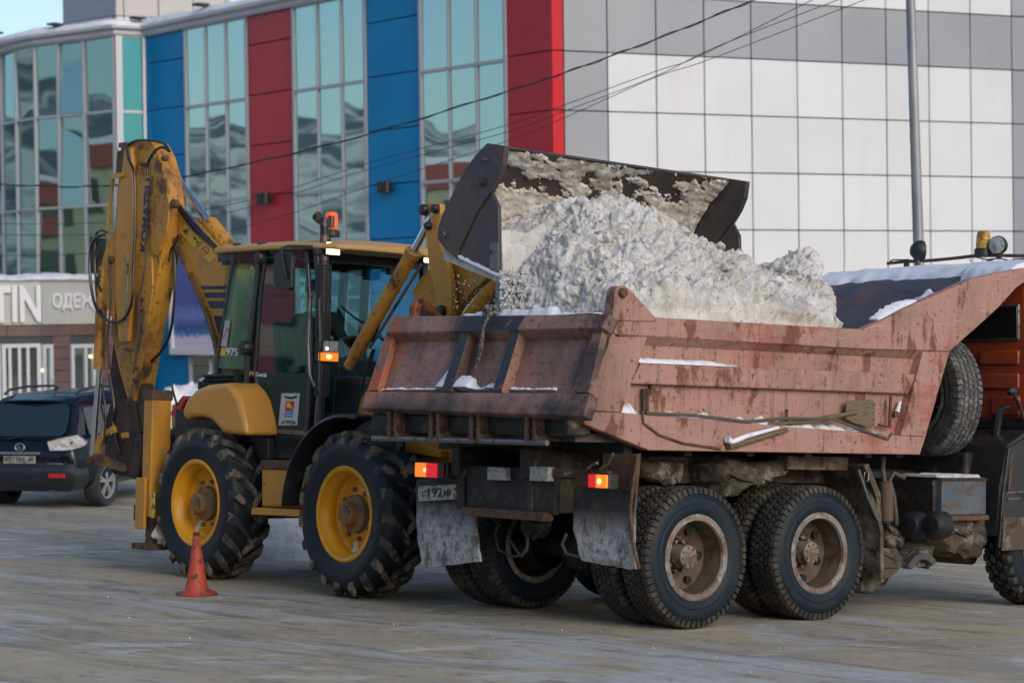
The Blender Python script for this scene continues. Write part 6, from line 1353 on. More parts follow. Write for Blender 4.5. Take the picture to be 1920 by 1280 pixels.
# hoses around the dipper
def hoseL(pts, r_, y, nm='hydraulic_hose', m='hose'):
    P_ = [Q(a, b_, y=y + (c if len(t) > 2 else 0)) for t in pts for (a, b_, c) in [(t + (0,))[:3]]]; fine = []
    for i in range(len(P_) - 1):
        p0, p1, p2, p3 = P_[max(i - 1, 0)], P_[i], P_[i + 1], P_[min(i + 2, len(P_) - 1)]
        for s in range(5):
            t = s / 5; fine.append(.5 * ((2 * p1) + (p2 - p0) * t + (2 * p0 - 5 * p1 + 4 * p2 - p3) * t * t + (3 * p1 - p0 - 3 * p2 + p3) * t ** 3))
    fine.append(P_[-1]); k = MB(); k.tube(fine, r_, 8); return k.build(nm, Mt[m], LD, smooth=True)
hoseL([(236, 272), (242, 300), (252, 330), (253, 420), (250, 500), (248, 560), (238, 590), (222, 603), (200, 600), (182, 580), (172, 545), (168, 500), (171, 462), (182, 445), (196, 440)], .017, YD - .10)
hoseL([(236, 274), (255, 264), (285, 264), (308, 270), (318, 284)], .014, YD - .02)
hoseL([(318, 284), (305, 276), (290, 284), (278, 305), (276, 328)], .016, YD - .10)
hoseL([(196, 450), (184, 452), (178, 480), (180, 520), (190, 545)], .014, YD - .06); hoseL([(190, 470), (180, 500), (182, 560), (192, 590)], .014, YD - .04); hoseL([(200, 436), (190, 432), (180, 440), (178, 470)], .012, YD - .08)
hoseL([(327, 470), (328, 520), (326, 570), (320, 620), (305, 655), (283, 678)], .016, YD + .12)
hoseL([(334, 440), (330, 455), (320, 470), (316, 490)], .013, YD + .1)
hoseL([(272, 445), (272, 500), (262, 560), (258, 640), (250, 700)], .010, YD - .07, 'hydraulic_pipe', 'rustpl')
hoseL([(240, 470), (238, 560), (232, 640), (226, 690)], .010, YD - .09, 'hydraulic_pipe', 'steel')
hoseL([(205, 700), (214, 760), (212, 800), (225, 850)], .02, YD - .04); hoseL([(190, 720), (198, 770), (196, 830)], .014, YD - .03)
# ---- front loader arms
for s in (-1, 1):
    def am(pts, y0, y1, nm, m, **kw):
        q = [Vector((p.x, y0, p.z)) for p in lq(pts, -.60)]; k = MB(); k.prism(q, (0, y1 - y0, 0)); return k.build(nm, m, LD, **kw)
    def yy(v): return v * -s if s == 1 else v
    def sy(v): return v if s == -1 else -v
    y_a, y_b = sy(-.56), sy(-.46)
    am([(660, 785), (670, 745), (712, 680), (752, 615), (785, 560), (812, 580), (775, 635), (722, 715), (692, 780)], y_a, y_b, 'loader_arm', yd, bevel=.01)
    am([(763, 549), (778, 522), (800, 500), (825, 480), (850, 462), (885, 492), (906, 508), (905, 520), (880, 542), (852, 575), (838, 600), (806, 600)], sy(-.55), sy(-.47), 'loader_arm_end', yl, bevel=.01)
    am([(804, 386), (812, 381), (835, 383), (836, 402), (830, 430), (834, 455), (848, 490), (857, 545), (856, 590), (848, 602), (832, 600), (826, 560), (814, 500), (808, 440)], sy(-.66), sy(-.60), 'bucket_link', yl, bevel=.008)
    b0, b1, b2 = [LF.P(*p, y=-.62) for p in ((657, 688), (777, 475), (818, 398))]
    for p in (b0, b1, b2): p.y = sy(-.64)
    k = MB(); k.tube([b0, b0.lerp(b1, .12)], .05, 14); k.tube([b0.lerp(b1, .12), b1], .066, 20); k.tube([b1 - (b1 - b0).normalized() * .03, b1 + (b1 - b0).normalized() * .02], .075, 20); k.build('cylinder_barrel', yd, LD, smooth=True)
    k = MB(); k.tube([b1, b2], .034, 16); k.build('cylinder_rod', Mt['chrome'], LD, smooth=True)
    o = Vector((-.07, 0, .0)); k = MB(); k.tube([b1 + o + Vector((-.05, 0, -.12)), b2 + o * .6], .016, 8); k.tube([b0.lerp(b1, .2) + Vector((.06, .05, -.03)), b1 + Vector((.09, .03, -.1))], .014, 8); k.build('hydraulic_pipe', Mt['steel'], LD, smooth=True)
    for (a, b_, r_) in ((808, 395, .05), (829, 393, .04), (816, 425, .035), (840, 585, .055)):
        c_ = LF.P(a, b_, y=-.60); c_.y = sy(-.68); k = MB(); k.lathe([(.001, -.035), (r_ * .8, -.03), (r_, -.01), (r_, .06), (.001, .06)], 16, 'y', c_); k.build('pivot_pin', Mt['blackp'], LD, smooth=True)
    for (aa, bb_, r_) in (((700, 640), (735, 560), .014), ((690, 700), (704, 655), .018), ((680, 730), (700, 660), .012)):
        p, q = LF.P(*aa, y=-.6), LF.P(*bb_, y=-.6); p.y = q.y = sy(-.62); k = MB(); k.tube([p, q], r_, 8); k.build('hydraulic_hose', Mt['hose'], LD)
k = MB(); k.tube([(2.0, -.5, 2.0), (2.0, .5, 2.0)], .07, 14); k.build('cross_tube', yl, LD, smooth=True)
c_ = Q(960, 560, y=.62); k = MB(); k.lathe([(.001, -.04), (.13, -.04), (.15, -.02), (.15, .06), (.001, .06)], 28, 'y', c_); k.build('arm_boss', yl, LD, smooth=True)
k = MB(); k.tube([Q(868, 612, y=.5), Q(938, 516, y=.5)], .07, 18); k.build('cylinder_barrel', yl, LD, smooth=True)
# ---- front bucket
BKT = empty('front_bucket', Matrix.Identity(4), LD)
WB = 1.49; WF = 1.30; bm_ = Mt['bucket']
prof = [Q(a, b_, y=-WB) for a, b_ in ((917, 269), (897, 292), (878, 318), (862, 348), (848, 378), (835, 405), (827, 428), (826, 450), (838, 465), (862, 480), (905, 503), (952, 526))]
prof = [(p.x, p.z) for p in prof]
def offset(pr, d):
    out = []
    for i, (x_, z_) in enumerate(pr):
        a = pr[max(i - 1, 0)]; b_ = pr[min(i + 1, len(pr) - 1)]; t = Vector((b_[0] - a[0], b_[1] - a[1])).normalized(); out.append((x_ - t.y * d, z_ + t.x * d))
    return out
inner = offset(prof, .025)
k = MB(); ring = prof + inner[::-1]; k.loft([[(x_, -WB + .03, z_) for x_, z_ in ring], [(x_, WF - .03, z_) for x_, z_ in ring]]); k.build('shell', bm_, BKT, smooth=30)
def bplate(name, pts, y0, y1, m=None, **kw):
    q = lq(pts, -WB); res = []
    for s in (-1, 1):
        k = MB(); k.prism([Vector((p.x, -y0 - (WB - WF) if s == 1 else y0, p.z)) for p in q], (0, (y1 - y0) * (1 if s == -1 else -1), 0)); res.append(k.build(name, m or bm_, BKT, **kw))
    return res
bplate('end_plate', [(917, 269), (950, 274), (946, 308), (936, 336), (923, 360), (897, 398), (864, 467), (861, 486), (838, 468), (824, 450), (824, 428), (832, 404), (846, 376), (860, 346), (877, 316), (896, 290)], -WB - .02, -WB + .03, bevel=.004)
bplate('jaw_plate', [(923, 362), (935, 388), (936, 460), (936, 509), (921, 510), (920, 497), (911, 498), (890, 492), (866, 487), (862, 475), (897, 402)], -WB - .005, -WB + .028, bevel=.003)
for (a, b_, r_) in ((903, 341, .04), (910, 299, .018), (831, 438, .038)):
    c_ = Q(a, b_, y=-WB - .03); k = MB(); k.lathe([(.001, -.02), (r_ * .6, -.02), (r_ * .65, -.006), (r_, -.004), (r_, .02), (.001, .02)], 16, 'y', c_); k.build('bolt', Mt['steel'] if b_ != 341 else Mt['blackm'], BKT, smooth=True)
bplate('wear_edge', [(921, 455), (936, 455), (936, 509), (921, 510)], -WB - .014, -WB - .006, Mt['steel'])
# top lip reinforcement
k = MB(); x_, z_ = prof[0]; k.loft([[(x_ - .02, -WB, z_ - .03), (x_ + .22, -WB, z_ - .075), (x_ + .22, -WB, z_ - .05), (x_, -WB, z_ + .004)], [(x_ - .02, WB, z_ - .03), (x_ + .22, WB, z_ - .075), (x_ + .22, WB, z_ - .05), (x_, WB, z_ + .004)]])
# packed snow stuck to the inside of the shell, torn in patches
def path(t):
    n_ = len(inner) - 1; f = min(t * n_, n_ - 1e-6); i = int(f); q = f - i
    x_ = inner[i][0] * (1 - q) + inner[i + 1][0] * q; z_ = inner[i][1] * (1 - q) + inner[i + 1][1] * q
    a, b_ = inner[i], inner[i + 1]; tt = Vector((b_[0] - a[0], b_[1] - a[1])).normalized(); return x_, z_, (-tt.y, tt.x)
k = MB(); nU, nV = 300, 100; vs = []; T1 = .78
for i in range(nU + 1):
    y_ = -WB + .04 + (WB + WF - .08) * i / nU
    for j in range(nV + 1):
        t = T1 * j / nV; x_, z_, n_ = path(t)
        q = Vector((y_ * 3.0 + z_ * 1.4, t * 9 - y_ * .9, 1)); f = noise.fractal(q, .55, 2.1, 8) + .30 * noise.noise(Vector((y_ * 1.1, t * 3, 9)))
        thr = .10 - 1.5 * max(0, .07 - t) * 5 * -1 - t * .55
        thr = .03 - min(t, .5) * 1.3 - .10 * (abs(y_ + 1.0) < .35) + .06 * (y_ > .2)
        d_ = (f - thr) * .30; d_ = max(-.012, min(.020, d_)) + (.012 * noise.fractal(q * 3, .8, 2, 4) if d_ > 0 else 0)
        vs.append((x_ + n_[0] * d_, y_, z_ + n_[1] * d_))
k.add(vs, [(i * (nV + 1) + j, i * (nV + 1) + j + 1, (i + 1) * (nV + 1) + j + 1, (i + 1) * (nV + 1) + j) for i in range(nU) for j in range(nV)])
o_ = k.build('packed_snow', Mt['packed'], BKT, smooth=60, kind='stuff')
# snow on the bucket floor edge
k = MB(); rings = []
for i in range(30):
    t = i / 29; p = Q(862 + 92 * t, 482 + 43 * t, y=-WB); h_ = .012 + .02 * abs(noise.noise(Vector((t * 9, 0, 0))))
    rings.append([(p.x, -WB - .022, p.z - .005), (p.x, -WB + .1, p.z - .005), (p.x, -WB + .08, p.z + h_), (p.x, -WB - .02, p.z + h_)])
k.loft(rings); k.build('snow', Mt['wsnow'], BKT, smooth=60)
# ================================================================== operator
OP = empty('person', LF.m @ T(.24, .0, 1.90) @ Matrix.Scale(1.12, 4)); tag(OP, 'person in a dark jacket and cap sitting at the controls inside the loader cab', 'person')
def skin(name, pts, edges, radii, m, parent, sub=2):
    me = bpy.data.meshes.new(name); me.from_pydata(pts, edges, []); me.materials.append(m); o = bpy.data.objects.new(name, me); COL.objects.link(o); o.parent = parent
    s = o.modifiers.new('skin', 'SKIN'); s.use_smooth_shade = True
    for i, v in enumerate(me.skin_vertices[0].data): v.radius = radii[i] if isinstance(radii[i], tuple) else (radii[i], radii[i]); v.use_root = (i == 0)
    q = o.modifiers.new('sub', 'SUBSURF'); q.levels = sub; q.render_levels = sub; return o
bp_ = [(0, 0, .08), (0, 0, .25), (.03, 0, .42), (.05, 0, .55), (.06, 0, .62),
       (.05, -.19, .52), (.16, -.27, .30), (.38, -.17, .36), (.05, .19, .52), (.16, .27, .30), (.38, .17, .36),
       (.18, -.11, .08), (.45, -.16, .09), (.52, -.17, -.32), (.62, -.17, -.38), (.18, .11, .08), (.45, .16, .09), (.52, .17, -.32), (.62, .17, -.38)]
be = [(0, 1), (1, 2), (2, 3), (3, 4), (3, 5), (5, 6), (6, 7), (3, 8), (8, 9), (9, 10), (0, 11), (11, 12), (12, 13), (13, 14), (0, 15), (15, 16), (16, 17), (17, 18)]
brd = [(.16, .14), (.15, .17), (.14, .19), (.09, .11), .06, .085, .065, .045, .085, .065, .045, .10, .08, .055, .05, .10, .08, .055, .05]
skin('body', bp_, be, brd, Mt['cloth'], OP)
for s in (-1, 1):
    hp = [(.38, s * .17, .36), (.44, s * .155, .385), (.46, s * .15, .39)]; 
    pts = [(.385, s * .17, .36), (.43, s * .16, .375)]; ed = [(0, 1)]; rd = [.028, .032]
    for fi, (oy, L_n) in enumerate(((-.03, .06), (-.01, .07), (.01, .066), (.03, .052))):
        a = len(pts); pts += [(.46, s * .16 + oy, .38), (.46 + L_n * .5, s * .16 + oy, .385), (.47 + L_n * .5, s * .16 + oy, .355)]; ed += [(1, a), (a, a + 1), (a + 1, a + 2)]; rd += [.011, .0095, .0085]
    a = len(pts); pts += [(.43, s * .16 - s * .035, .37), (.46, s * .16 - s * .05, .36)]; ed += [(1, a), (a, a + 1)]; rd += [.011, .009]
    skin('hand', pts, ed, rd, Mt['skin'], OP, 1)
k = MB(); k.ball((.09, 0, .76), .1, 20, 16, (1.0, .82, 1.22)); k.ball((.195, 0, .745), .018, 8, 6, (1, .8, 1.4)); 
for s in (-1, 1): k.ball((.09, s * .083, .75), .022, 8, 6, (.8, .4, 1.4))
k.build('head', Mt['skin'], OP, smooth=True)
for s in (-1, 1): k = MB(); k.ball((.178, s * .032, .775), .011, 8, 6); k.build('eye', Mt['ink'], OP)
k = MB(); k.tube([(.183, -.022, .705), (.187, 0, .703), (.183, .022, .705)], .005, 6); k.build('mouth', mat('lips', (.25, .09, .07), .6), OP)
k = MB(); k.lathe([(.088, .775), (.108, .79), (.108, .83), (.085, .88), (.04, .9), (.001, .905)], 20, 'z', (.08, 0, 0)); k.build('hat', mat('dark_knit_cap', (.012, .012, .015), .95), OP, smooth=True)
# ================================================================== SNOW LOAD on the truck (truck coordinates)
def snowload():
    zr_pts = [(-1.05, 2.40), (-.85, 2.52), (-.6, 2.72), (-.35, 2.98), (-.1, 3.18), (.25, 3.27), (.6, 3.22), (.9, 3.06), (1.3, 2.90), (1.65, 2.80), (1.95, 2.84), (2.15, 2.90), (2.4, 2.88), (2.7, 2.85)]
    def zr(u):
        if u <= zr_pts[0][0]: return zr_pts[0][1]
        for (a, x), (b_, y) in zip(zr_pts[:-1], zr_pts[1:]):
            if u <= b_: return x + (y - x) * (u - a) / (b_ - a)
        return zr_pts[-1][1]
    v0, v1 = -1.115, 1.1
    def H(u, v):
        z = zr(u)
        if v < .05:
            t = (.05 - v) / 1.2; f = 1 - t ** (1.3 + max(0, u - .6) * .5); base = 2.37
            z = base + (z - base) * f
        else:
            z = z - max(0, v - .25) * .55
        ue = 1.72 + (v + .9) * .8 + .07 * noise.noise(Vector((v * 3, 0, 4)))
        if u > ue: 
            z = z - min(1.4, ((u - ue) * 4.2) ** 1.1)
        ul = -.62 + (v - .3) * .81 + .05 * noise.noise(Vector((v * 4, 3, 0)))
        if u < ul: z = z - min(1.4, (ul - u) * 7)
        z -= max(0, -.60 - u) * 1.3 + max(0, -1.045 - v) * 2.2
        z += .07 * noise.noise(Vector((u * 2.3, v * 2.3, 1))) + .05 * noise.noise(Vector((u * 5, v * 5, 2)))
        return max(z, 1.9)
    nu, nv = 420, 230; u0, u1 = -.90, 2.75
    g = [[Vector((u0 + (u1 - u0) * i / nu, v0 + (v1 - v0) * j / nv, 0)) for j in range(nv + 1)] for i in range(nu + 1)]
    for r_ in g:
        for p in r_: p.z = H(p.x, p.y)
    vs = []
    for i in range(nu + 1):
        for j in range(nv + 1):
            a = g[min(i + 1, nu)][j] - g[max(i - 1, 0)][j]; b_ = g[i][min(j + 1, nv)] - g[i][max(j - 1, 0)]; n_ = a.cross(b_).normalized(); p = g[i][j]
            c = noise.cell(p * 7) ; 
            d, pt_ = noise.voronoi(p * 8.5 + Vector((0, 0, .3)))
            am_ = max(.05, .6 + 1.7 * noise.noise(p * 2.1 + Vector((9, 1, 1)))); lump = min(.35, d[1] - d[0]) * .13 * am_
            d2, _ = noise.voronoi(p * 21 + Vector((1, 2, 3))); lump += min(.4, d2[1] - d2[0]) * .05 * max(.2, .9 + 1.4 * noise.noise(p * 3.3))
            d4, _ = noise.voronoi(p * 44 + Vector((3, 2, 3))); lump += min(.4, d4[1] - d4[0]) * .022
            d3, _ = noise.voronoi(p * 3.6 + Vector((5, 5, 5))); lump += (.5 - d3[0]) * .10
            lump += .03 * noise.fractal(p * 14, .6, 2.1, 6)
            edge = 1 if p.y > v0 + .03 else .3
            q_ = p + n_ * lump * edge
            if j == 0 or i in (0, nu) or j == nv: q_.z = 1.6
            vs.append(q_)
    k = MB(); k.add(vs, [(i * (nv + 1) + j, (i + 1) * (nv + 1) + j, (i + 1) * (nv + 1) + j + 1, i * (nv + 1) + j + 1) for i in range(nu) for j in range(nv)])
    o = k.build('snow_load', Mt['snow'], smooth=85); o.matrix_world = TF.m; tag(o, 'heap of dirty lumpy snow filling the pink truck body below the bucket', 'snow heap')
    # loose chunks lying on the heap
    rnd_ = random.Random(5); k = MB()
    for i in range(260):
        u = rnd_.uniform(-.9, 2.1); v = rnd_.uniform(-1.08, .05); r_ = rnd_.choice((.010, .014, .020, .032, .05)) * rnd_.uniform(.7, 1.3)
        if u > 1.66 + (v + .9) * .55: continue
        if rnd_.random() < .03: r_ *= 2
        c = Vector((u, v, H(u, v) + .035)); m_ = MB(); m_.ball(c, r_, 6, 4, (rnd_.uniform(.7, 1.4), rnd_.uniform(.7, 1.4), rnd_.uniform(.6, 1)))
        m_.v = [p + Vector((rnd_.uniform(-1, 1), rnd_.uniform(-1, 1), rnd_.uniform(-1, 1))) * r_ * .25 for p in m_.v]; k.add(m_.v, m_.f)
    o = k.build('snow_chunks', Mt['snow']); o.matrix_world = TF.m; tag(o, 'loose snow chunks scattered over the heap in the truck', 'snow chunks', kind='stuff')
snowload()
# snow still inside the bucket (loader coordinates), pouring over its lip
def bucketsnow():
    nu, nv = 340, 150; y0, y1 = -WB + .031, WF - .031; xa, xb = 3.98, 5.15; vs = []; g = []
    top = [(-1.49, 3.02), (-1.2, 3.0), (-.95, 3.12), (-.7, 3.22), (-.45, 3.30), (-.2, 3.28), (.1, 3.20), (.45, 3.06), (.8, 2.98), (1.1, 2.94), (1.49, 2.86)]
    def tp(y):
        for (a, x), (b_, z) in zip(top[:-1], top[1:]):
            if y <= b_: return x + (z - x) * (y - a) / (b_ - a)
        return top[-1][1]
    for i in range(nu + 1):
        row = []
        for j in range(nv + 1):
            y = y0 + (y1 - y0) * i / nu; x = xa + (xb - xa) * j / nv
            z = tp(y) + .06 * noise.noise(Vector((y * 3, x * 3, 5)))
            if x < 4.5: z += (4.5 - x) * .05
            if x > 4.66: 
                e = (x - 4.66); z -= e * .75 + (e * 2.6 if (y < -1.0) else 0)
            if x > 4.66 and y < -.9: x = 4.66 + (x - 4.66) * .36; z = max(z, 2.52)
            if i in (0, nu): z = min(z, 2.76 - .32 * (x - 4.16)); y = -WB + .0305 if i == 0 else WF - .0305
            row.append(Vector((x, y, z)))
        g.append(row)
    for i in range(nu + 1):
        for j in range(nv + 1):
            a = g[min(i + 1, nu)][j] - g[max(i - 1, 0)][j]; b_ = g[i][min(j + 1, nv)] - g[i][max(j - 1, 0)]; n_ = b_.cross(a).normalized(); p = g[i][j]
            if n_.z < 0: n_ = -n_
            d, _ = noise.voronoi(p * 8.5); d2, _ = noise.voronoi(p * 22); d3, _ = noise.voronoi(p * 3.6)
            vs.append(p + n_ * ((min(.35, d[1] - d[0]) * .09 + min(.4, d2[1] - d2[0]) * .05 + (.5 - d3[0]) * .09 + .035 * noise.fractal(p * 14, .7, 2.1, 6)) * min(1, .25 + max(0, p.y + 1.1) * 1.5)))
    k = MB(); k.add(vs, [(i * (nv + 1) + j, (i + 1) * (nv + 1) + j, (i + 1) * (nv + 1) + j + 1, i * (nv + 1) + j + 1) for i in range(nu) for j in range(nv)])
    o = k.build('bucket_snow', Mt['snow'], smooth=85); o.matrix_world = LF.m; tag(o, 'dirty snow sliding out of the raised loader bucket', 'snow')
    # front curtain of falling snow at the near corner
    rnd_ = random.Random(9); k = MB()
    for i in range(420):
        t = rnd_.random(); a = 938 + 50 * rnd_.random() ** 1.3; b_ = 505 + 75 * t; r_ = rnd_.choice((.004, .006, .009)) * rnd_.uniform(.8, 1.5)
        c = LF.P(a, b_, x=4.78 + .3 * rnd_.random()); m_ = MB(); m_.ball(c, r_, 5, 3); k.add(m_.v, m_.f)
    for i in range(160):
        a = 850 + 80 * rnd_.random(); b_ = 515 + 65 * rnd_.random(); r_ = rnd_.choice((.003, .004, .006))
        c = LF.P(a, b_, x=3.9 + .5 * rnd_.random()); m_ = MB(); m_.ball(c, r_, 5, 3); k.add(m_.v, m_.f)
    o = k.build('falling_snow', Mt['snow']); o.matrix_world = LF.m; tag(o, 'crumbs of snow falling from the bucket edge past the truck tailgate', 'falling snow', kind='stuff')
bucketsnow()
# ================================================================== traffic cone
d_ = ray(369, 1108); t_ = -CZ / (d_.z - GX * d_.x - GY * d_.y); cp = CAM + d_ * t_
CN = empty('traffic_cone', Matrix.Translation((cp.x, cp.y, G(cp.x, cp.y) + .0)) @ RZ(.3) @ RX(R(1.5))); tag(CN, 'scuffed orange traffic cone standing on the road before the loader rear wheel', 'traffic cone')
k = MB(); k.lathe([(.125, .03), (.118, .045), (.105, .055), (.085, .12), (.06, .30), (.038, .44), (.026, .52), (.024, .535), (.018, .535), (.018, .5), (.001, .5)], 32, 'z'); k.build('cone_body', Mt['cone'], CN, smooth=True)
k = MB(); k.lathe([(.0265, .50), (.0275, .50), (.026, .54), (.016, .54)], 24, 'z'); k.build('dark_tip', mat('dark_scuffed_tip', (.05, .02, .02), .7), CN, smooth=True)
k = MB(); k.loft([[(.185 * math.cos(a), .185 * math.sin(a), z) for a in [math.pi / 4 + math.pi / 2 * i + d for i in range(4) for d in (-.42, 0, .42)]] for z in (.0, .022)]); k.build('base', mat('dark_red_base', (.16, .035, .03), .8, layers=[dict(c=(.04, .03, .03), s=12, lo=.5, hi=.6)]), CN, bevel=.006)
k = MB(); k.lathe([(.16, .022), (.15, .032), (.125, .034), (.001, .034)], 32, 'z'); k.build('base_ring', Mt['cone'], CN, smooth=True)
# ================================================================== parked car
CY_ = R(74); fx = Vector((math.cos(CY_), math.sin(CY_), 0)); lx = Vector((-math.sin(CY_), math.cos(CY_), 0))
rc = Vector((-7.25, 29.3, 0)); zc = -1.375
CR = empty('parked_car', Matrix(((fx.x, lx.x, 0, rc.x), (fx.y, lx.y, 0, rc.y), (0, 0, 1, zc), (0, 0, 0, 1)))); tag(CR, 'dark blue estate car with silver roof rails parked behind the loader, seen from its rear', 'car')
CF = Fr(CR.matrix_world.copy() if False else Matrix(((fx.x, lx.x, 0, rc.x), (fx.y, lx.y, 0, rc.y), (0, 0, 1, zc), (0, 0, 0, 1))))
carp = mat('dark_blue_car_paint', (.003, .007, .016), .1, layers=[dict(c=(.03, .04, .055), s=3, lo=.45, hi=.65, a=.2, rough=.4)], spec=.35)
carg = mat('dark_car_glass', (.008, .02, .03), .05, spec=1.0)
def sect(x_, hw, z0, z1, rnd_=.12, belly=.06):
    """closed section of the car body across y"""
    pts = []
    for y_, z_ in ((-hw + .12, z0), (-hw + .02, z0 + .10), (-hw, z0 + (z1 - z0) * .45), (-hw + .015, z0 + (z1 - z0) * .7), (-hw + .06, z1 - .03), (-hw + .14, z1), (0, z1 + .015), (hw - .14, z1), (hw - .06, z1 - .03), (hw - .015, z0 + (z1 - z0) * .7), (hw, z0 + (z1 - z0) * .45), (hw - .02, z0 + .10), (hw - .12, z0)):
        pts.append((x_, y_, z_))
    return pts
k = MB(); k.loft([sect(.0, .80, .42, .80), sect(.04, .86, .33, .96), sect(.14, .905, .30, 1.08), sect(.5, .92, .28, 1.12), sect(1.5, .92, .26, 1.10), sect(3.2, .92, .26, 1.06), sect(3.9, .91, .28, 1.0), sect(4.5, .86, .32, .86), sect(4.7, .72, .38, .7)])
k.build('body', carp, CR, smooth=40, sub=1)
k = MB(); k.loft([[(.10, -.82, 1.04), (.10, .82, 1.04), (3.55, .80, 1.02), (3.55, -.80, 1.02)], [(.355, -.74, 1.40), (.355, .74, 1.40), (3.0, .73, 1.36), (3.0, -.73, 1.36)], [(.52, -.62, 1.64), (.52, .62, 1.64), (2.45, .62, 1.66), (2.45, -.62, 1.66)], [(.75, -.52, 1.70), (.75, .52, 1.70), (2.2, .52, 1.73), (2.2, -.52, 1.73)]]); k.build('cabin', carp, CR, smooth=60, bevel=.07, seg=4)
wq = [(-.60, 1.10), (.60, 1.10), (.66, 1.16), (.655, 1.32), (.60, 1.52), (.54, 1.57), (-.54, 1.57), (-.60, 1.52), (-.655, 1.32), (-.66, 1.16)]
k = MB(); k.loft([[(.085 + (z_ - 1.04) * .70, y_, z_) for y_, z_ in wq], [(.05 + (z_ - 1.04) * .70, y_, z_) for y_, z_ in wq]]); k.build('rear_window', carg, CR, bevel=.006)
k = MB(); k.loft([[(.36 + .12 * (y_ / .66) ** 2, y_, 1.60 - .05 * (y_ / .66) ** 4), (.62, y_, 1.66 - .05 * (y_ / .66) ** 4), (.62, y_, 1.685 - .06 * (y_ / .66) ** 4), (.37 + .12 * (y_ / .66) ** 2, y_, 1.625 - .05 * (y_ / .66) ** 4)] for y_ in [-.66 + .12 * i for i in range(12)]]); k.build('roof_spoiler', carp, CR, smooth=50)
for s in (-1, 1):
    for x0, x1 in ((.55, 1.1), (1.16, 2.05), (2.1, 3.0)):
        k = MB(); yb, ytp = s * .835, s * .70; k.loft([[(x0, yb, 1.10), (x1, yb, 1.10), (min(x1, 2.6) - .0, ytp, 1.50), (x0 + .05, ytp, 1.50)], [(x0, yb + s * .008, 1.10), (x1, yb + s * .008, 1.10), (min(x1, 2.6), ytp + s * .008, 1.50), (x0 + .05, ytp + s * .008, 1.50)]]); k.build('side_window', carg, CR)
    k = MB(); k.tube([(.62, s * .60, 1.70), (.75, s * .60, 1.76), (1.3, s * .60, 1.79), (2.1, s * .60, 1.77), (2.3, s * .60, 1.70)], .02, 8); k.build('roof_rail', Mt['blackm'], CR, smooth=True)
    lw_ = empty('wheel', T(.95, s * .80, .36) @ (RZ(math.pi) if s > 0 else Matrix.Identity(4)), CR)
    k = MB(); k.lathe([(.235, -.11), (.27, -.125), (.34, -.12), (.36, -.09), (.365, 0), (.36, .09), (.33, .12), (.235, .11)], 40, 'y', loop=True); k.build('tyre', mat('dusty_car_tyre', (.03, .03, .032), .8), lw_, smooth=True)
    k = MB()
    for i in range(5):
        a = 2 * math.pi * i / 5 + .3
        for d in (-.16, .16): k.bar((.05 * math.cos(a), -.10, .05 * math.sin(a)), (.225 * math.cos(a + d), -.085, .225 * math.sin(a + d)), .035, .03, (0, 1, 0))
    k.lathe([(.222, -.11), (.24, -.115), (.24, -.07), (.222, -.07)], 36, 'y', loop=True); k.lathe([(.001, -.11), (.05, -.108), (.05, -.06), (.001, -.06)], 16, 'y'); k.build('rim', mat('silver_rim', (.45, .47, .5), .3, .6), lw_)
    k = MB(); k.lathe([(.001, -.05), (.222, -.05), (.222, -.03), (.001, -.03)], 30, 'y'); k.build('brake', Mt['darkfill'], lw_)
    copy_tree(lw_, CR, T(3.7, s * .80, .36) @ (RZ(math.pi) if s > 0 else Matrix.Identity(4)))
    k = MB(); k.lathe([(.40, -.02), (.42, -.02), (.42, .05), (.40, .05)], 30, 'y', (.95, s * .9, .38), loop=True)
Mt['taill'] = mat('pale_tail_lamp', (.42, .43, .46), .15, layers=[dict(c=(.25, .22, .2), s=12, lo=.45, hi=.6), dict(c=(.6, .62, .66), s=8, lo=.55, hi=.65), dict(c=(.3, .3, .33), s=4, lo=.62, hi=.66)])
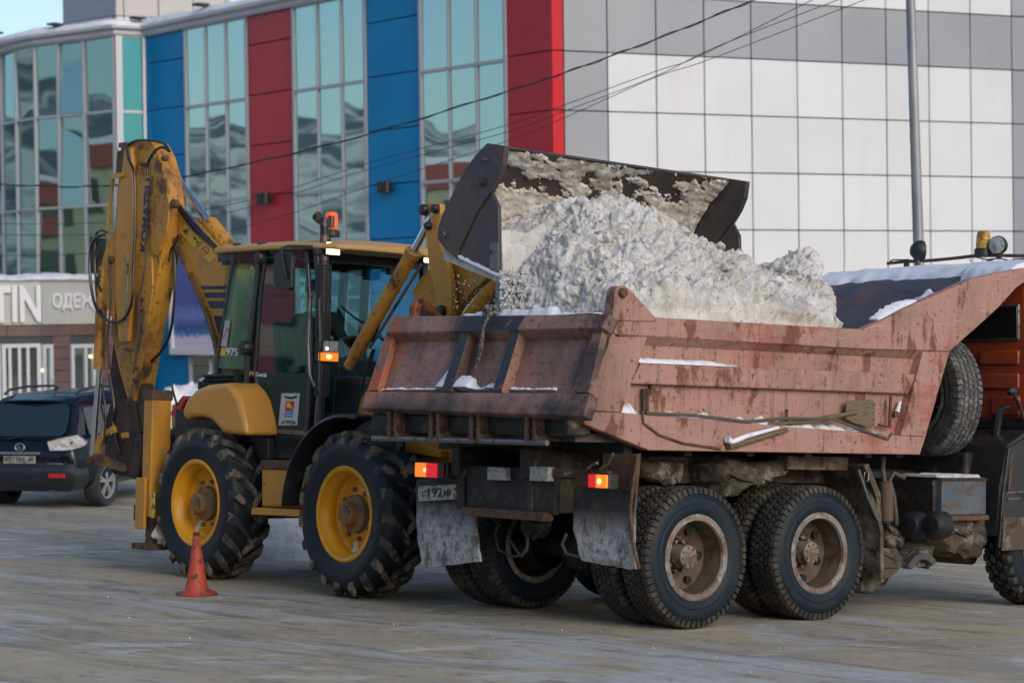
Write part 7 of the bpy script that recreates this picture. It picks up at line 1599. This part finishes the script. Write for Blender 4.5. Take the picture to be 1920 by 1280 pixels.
for s in (-1, 1):
    k = MB(); pts = [(.0, s * .44, 1.03), (.0, s * .44 + s * .04, .90), (.03, s * .80, .91), (.22, s * .925, .96), (.30, s * .925, 1.01), (.16, s * .84, 1.12), (.03, s * .62, 1.08)]
    k.loft([[Vector(p) + Vector((-.045, s * .03, 0)) for p in pts], [Vector(p) + Vector((.08, -s * .02, 0)) for p in pts]]); k.build('tail_lamp', Mt['taill'], CR, smooth=30)
    k = MB(); k.box(-.085, -.03, s * .50 if s > 0 else -.76, .76 if s > 0 else -.50, .50, .565); k.build('reflector', Mt['redp'], CR, bevel=.008)
    k = MB(); k.tube([(-.02, s * .52, .33), (.2, s * .52, .33)], .04, 12); k.build('tail_pipe', Mt['steel'], CR, smooth=True)
k = MB(); k.loft([sect(-.06, .78, .36, .66), sect(.0, .90, .30, .72), sect(.35, .93, .30, .74)]); k.build('rear_bumper', mat('dark_bumper', (.01, .014, .018), .3, coat=.3), CR, smooth=40)
k = MB(); k.box(-.03, .0, -.34, .34, .845, .875); k.build('chrome_strip', Mt['chrome'], CR, bevel=.006)
k = MB(); k.box(-.035, -.02, -.26, .26, .71, .82); k.build('number_plate', Mt['dirtyplate'], CR)
o = text('К911ВЕ 49', .1, Matrix.Identity(4), Mt['ink'], None, 'lettering', .001); fit(o, -.235, .235, -.038, .038); o.data.transform(axes((-.037, 0, .765), (0, -1, 0), (0, 0, 1))); o.parent = CR
k = MB(); kk = MB(); kk.lathe([(.055 + .008 * math.cos(a * math.pi / 3), .008 * math.sin(a * math.pi / 3)) for a in range(6)], 24, 'x', loop=True); kk.v = [Vector((v.x, v.y * 1.35, v.z)) for v in kk.v]; kk.bar((0, .03, .03), (0, -.03, -.015), .012, .012); kk.bar((0, -.03, -.015), (0, .04, -.02), .012, .012); kk.xf(T(-.02, 0, .945)); kk.build('badge', Mt['chrome'], CR)
o = text('HARRIER', .1, Matrix.Identity(4), mat('badge_letters', (.3, .32, .35), .4), None, 'lettering', .002); fit(o, -.13, .13, -.014, .014); o.data.transform(axes((-.02, -.58, .70), (0, -1, 0), (0, 0, 1))); o.parent = CR
k = MB(); k.tube([(.07, .25, 1.06), (.16, -.1, 1.12)], .01, 6); k.build('rear_wiper', Mt['blackm'], CR)
k = MB(); k.tube([(.9, -.1, 1.7), (.78, -.1, 1.92)], .006, 5); k.build('aerial', Mt['blackm'], CR)
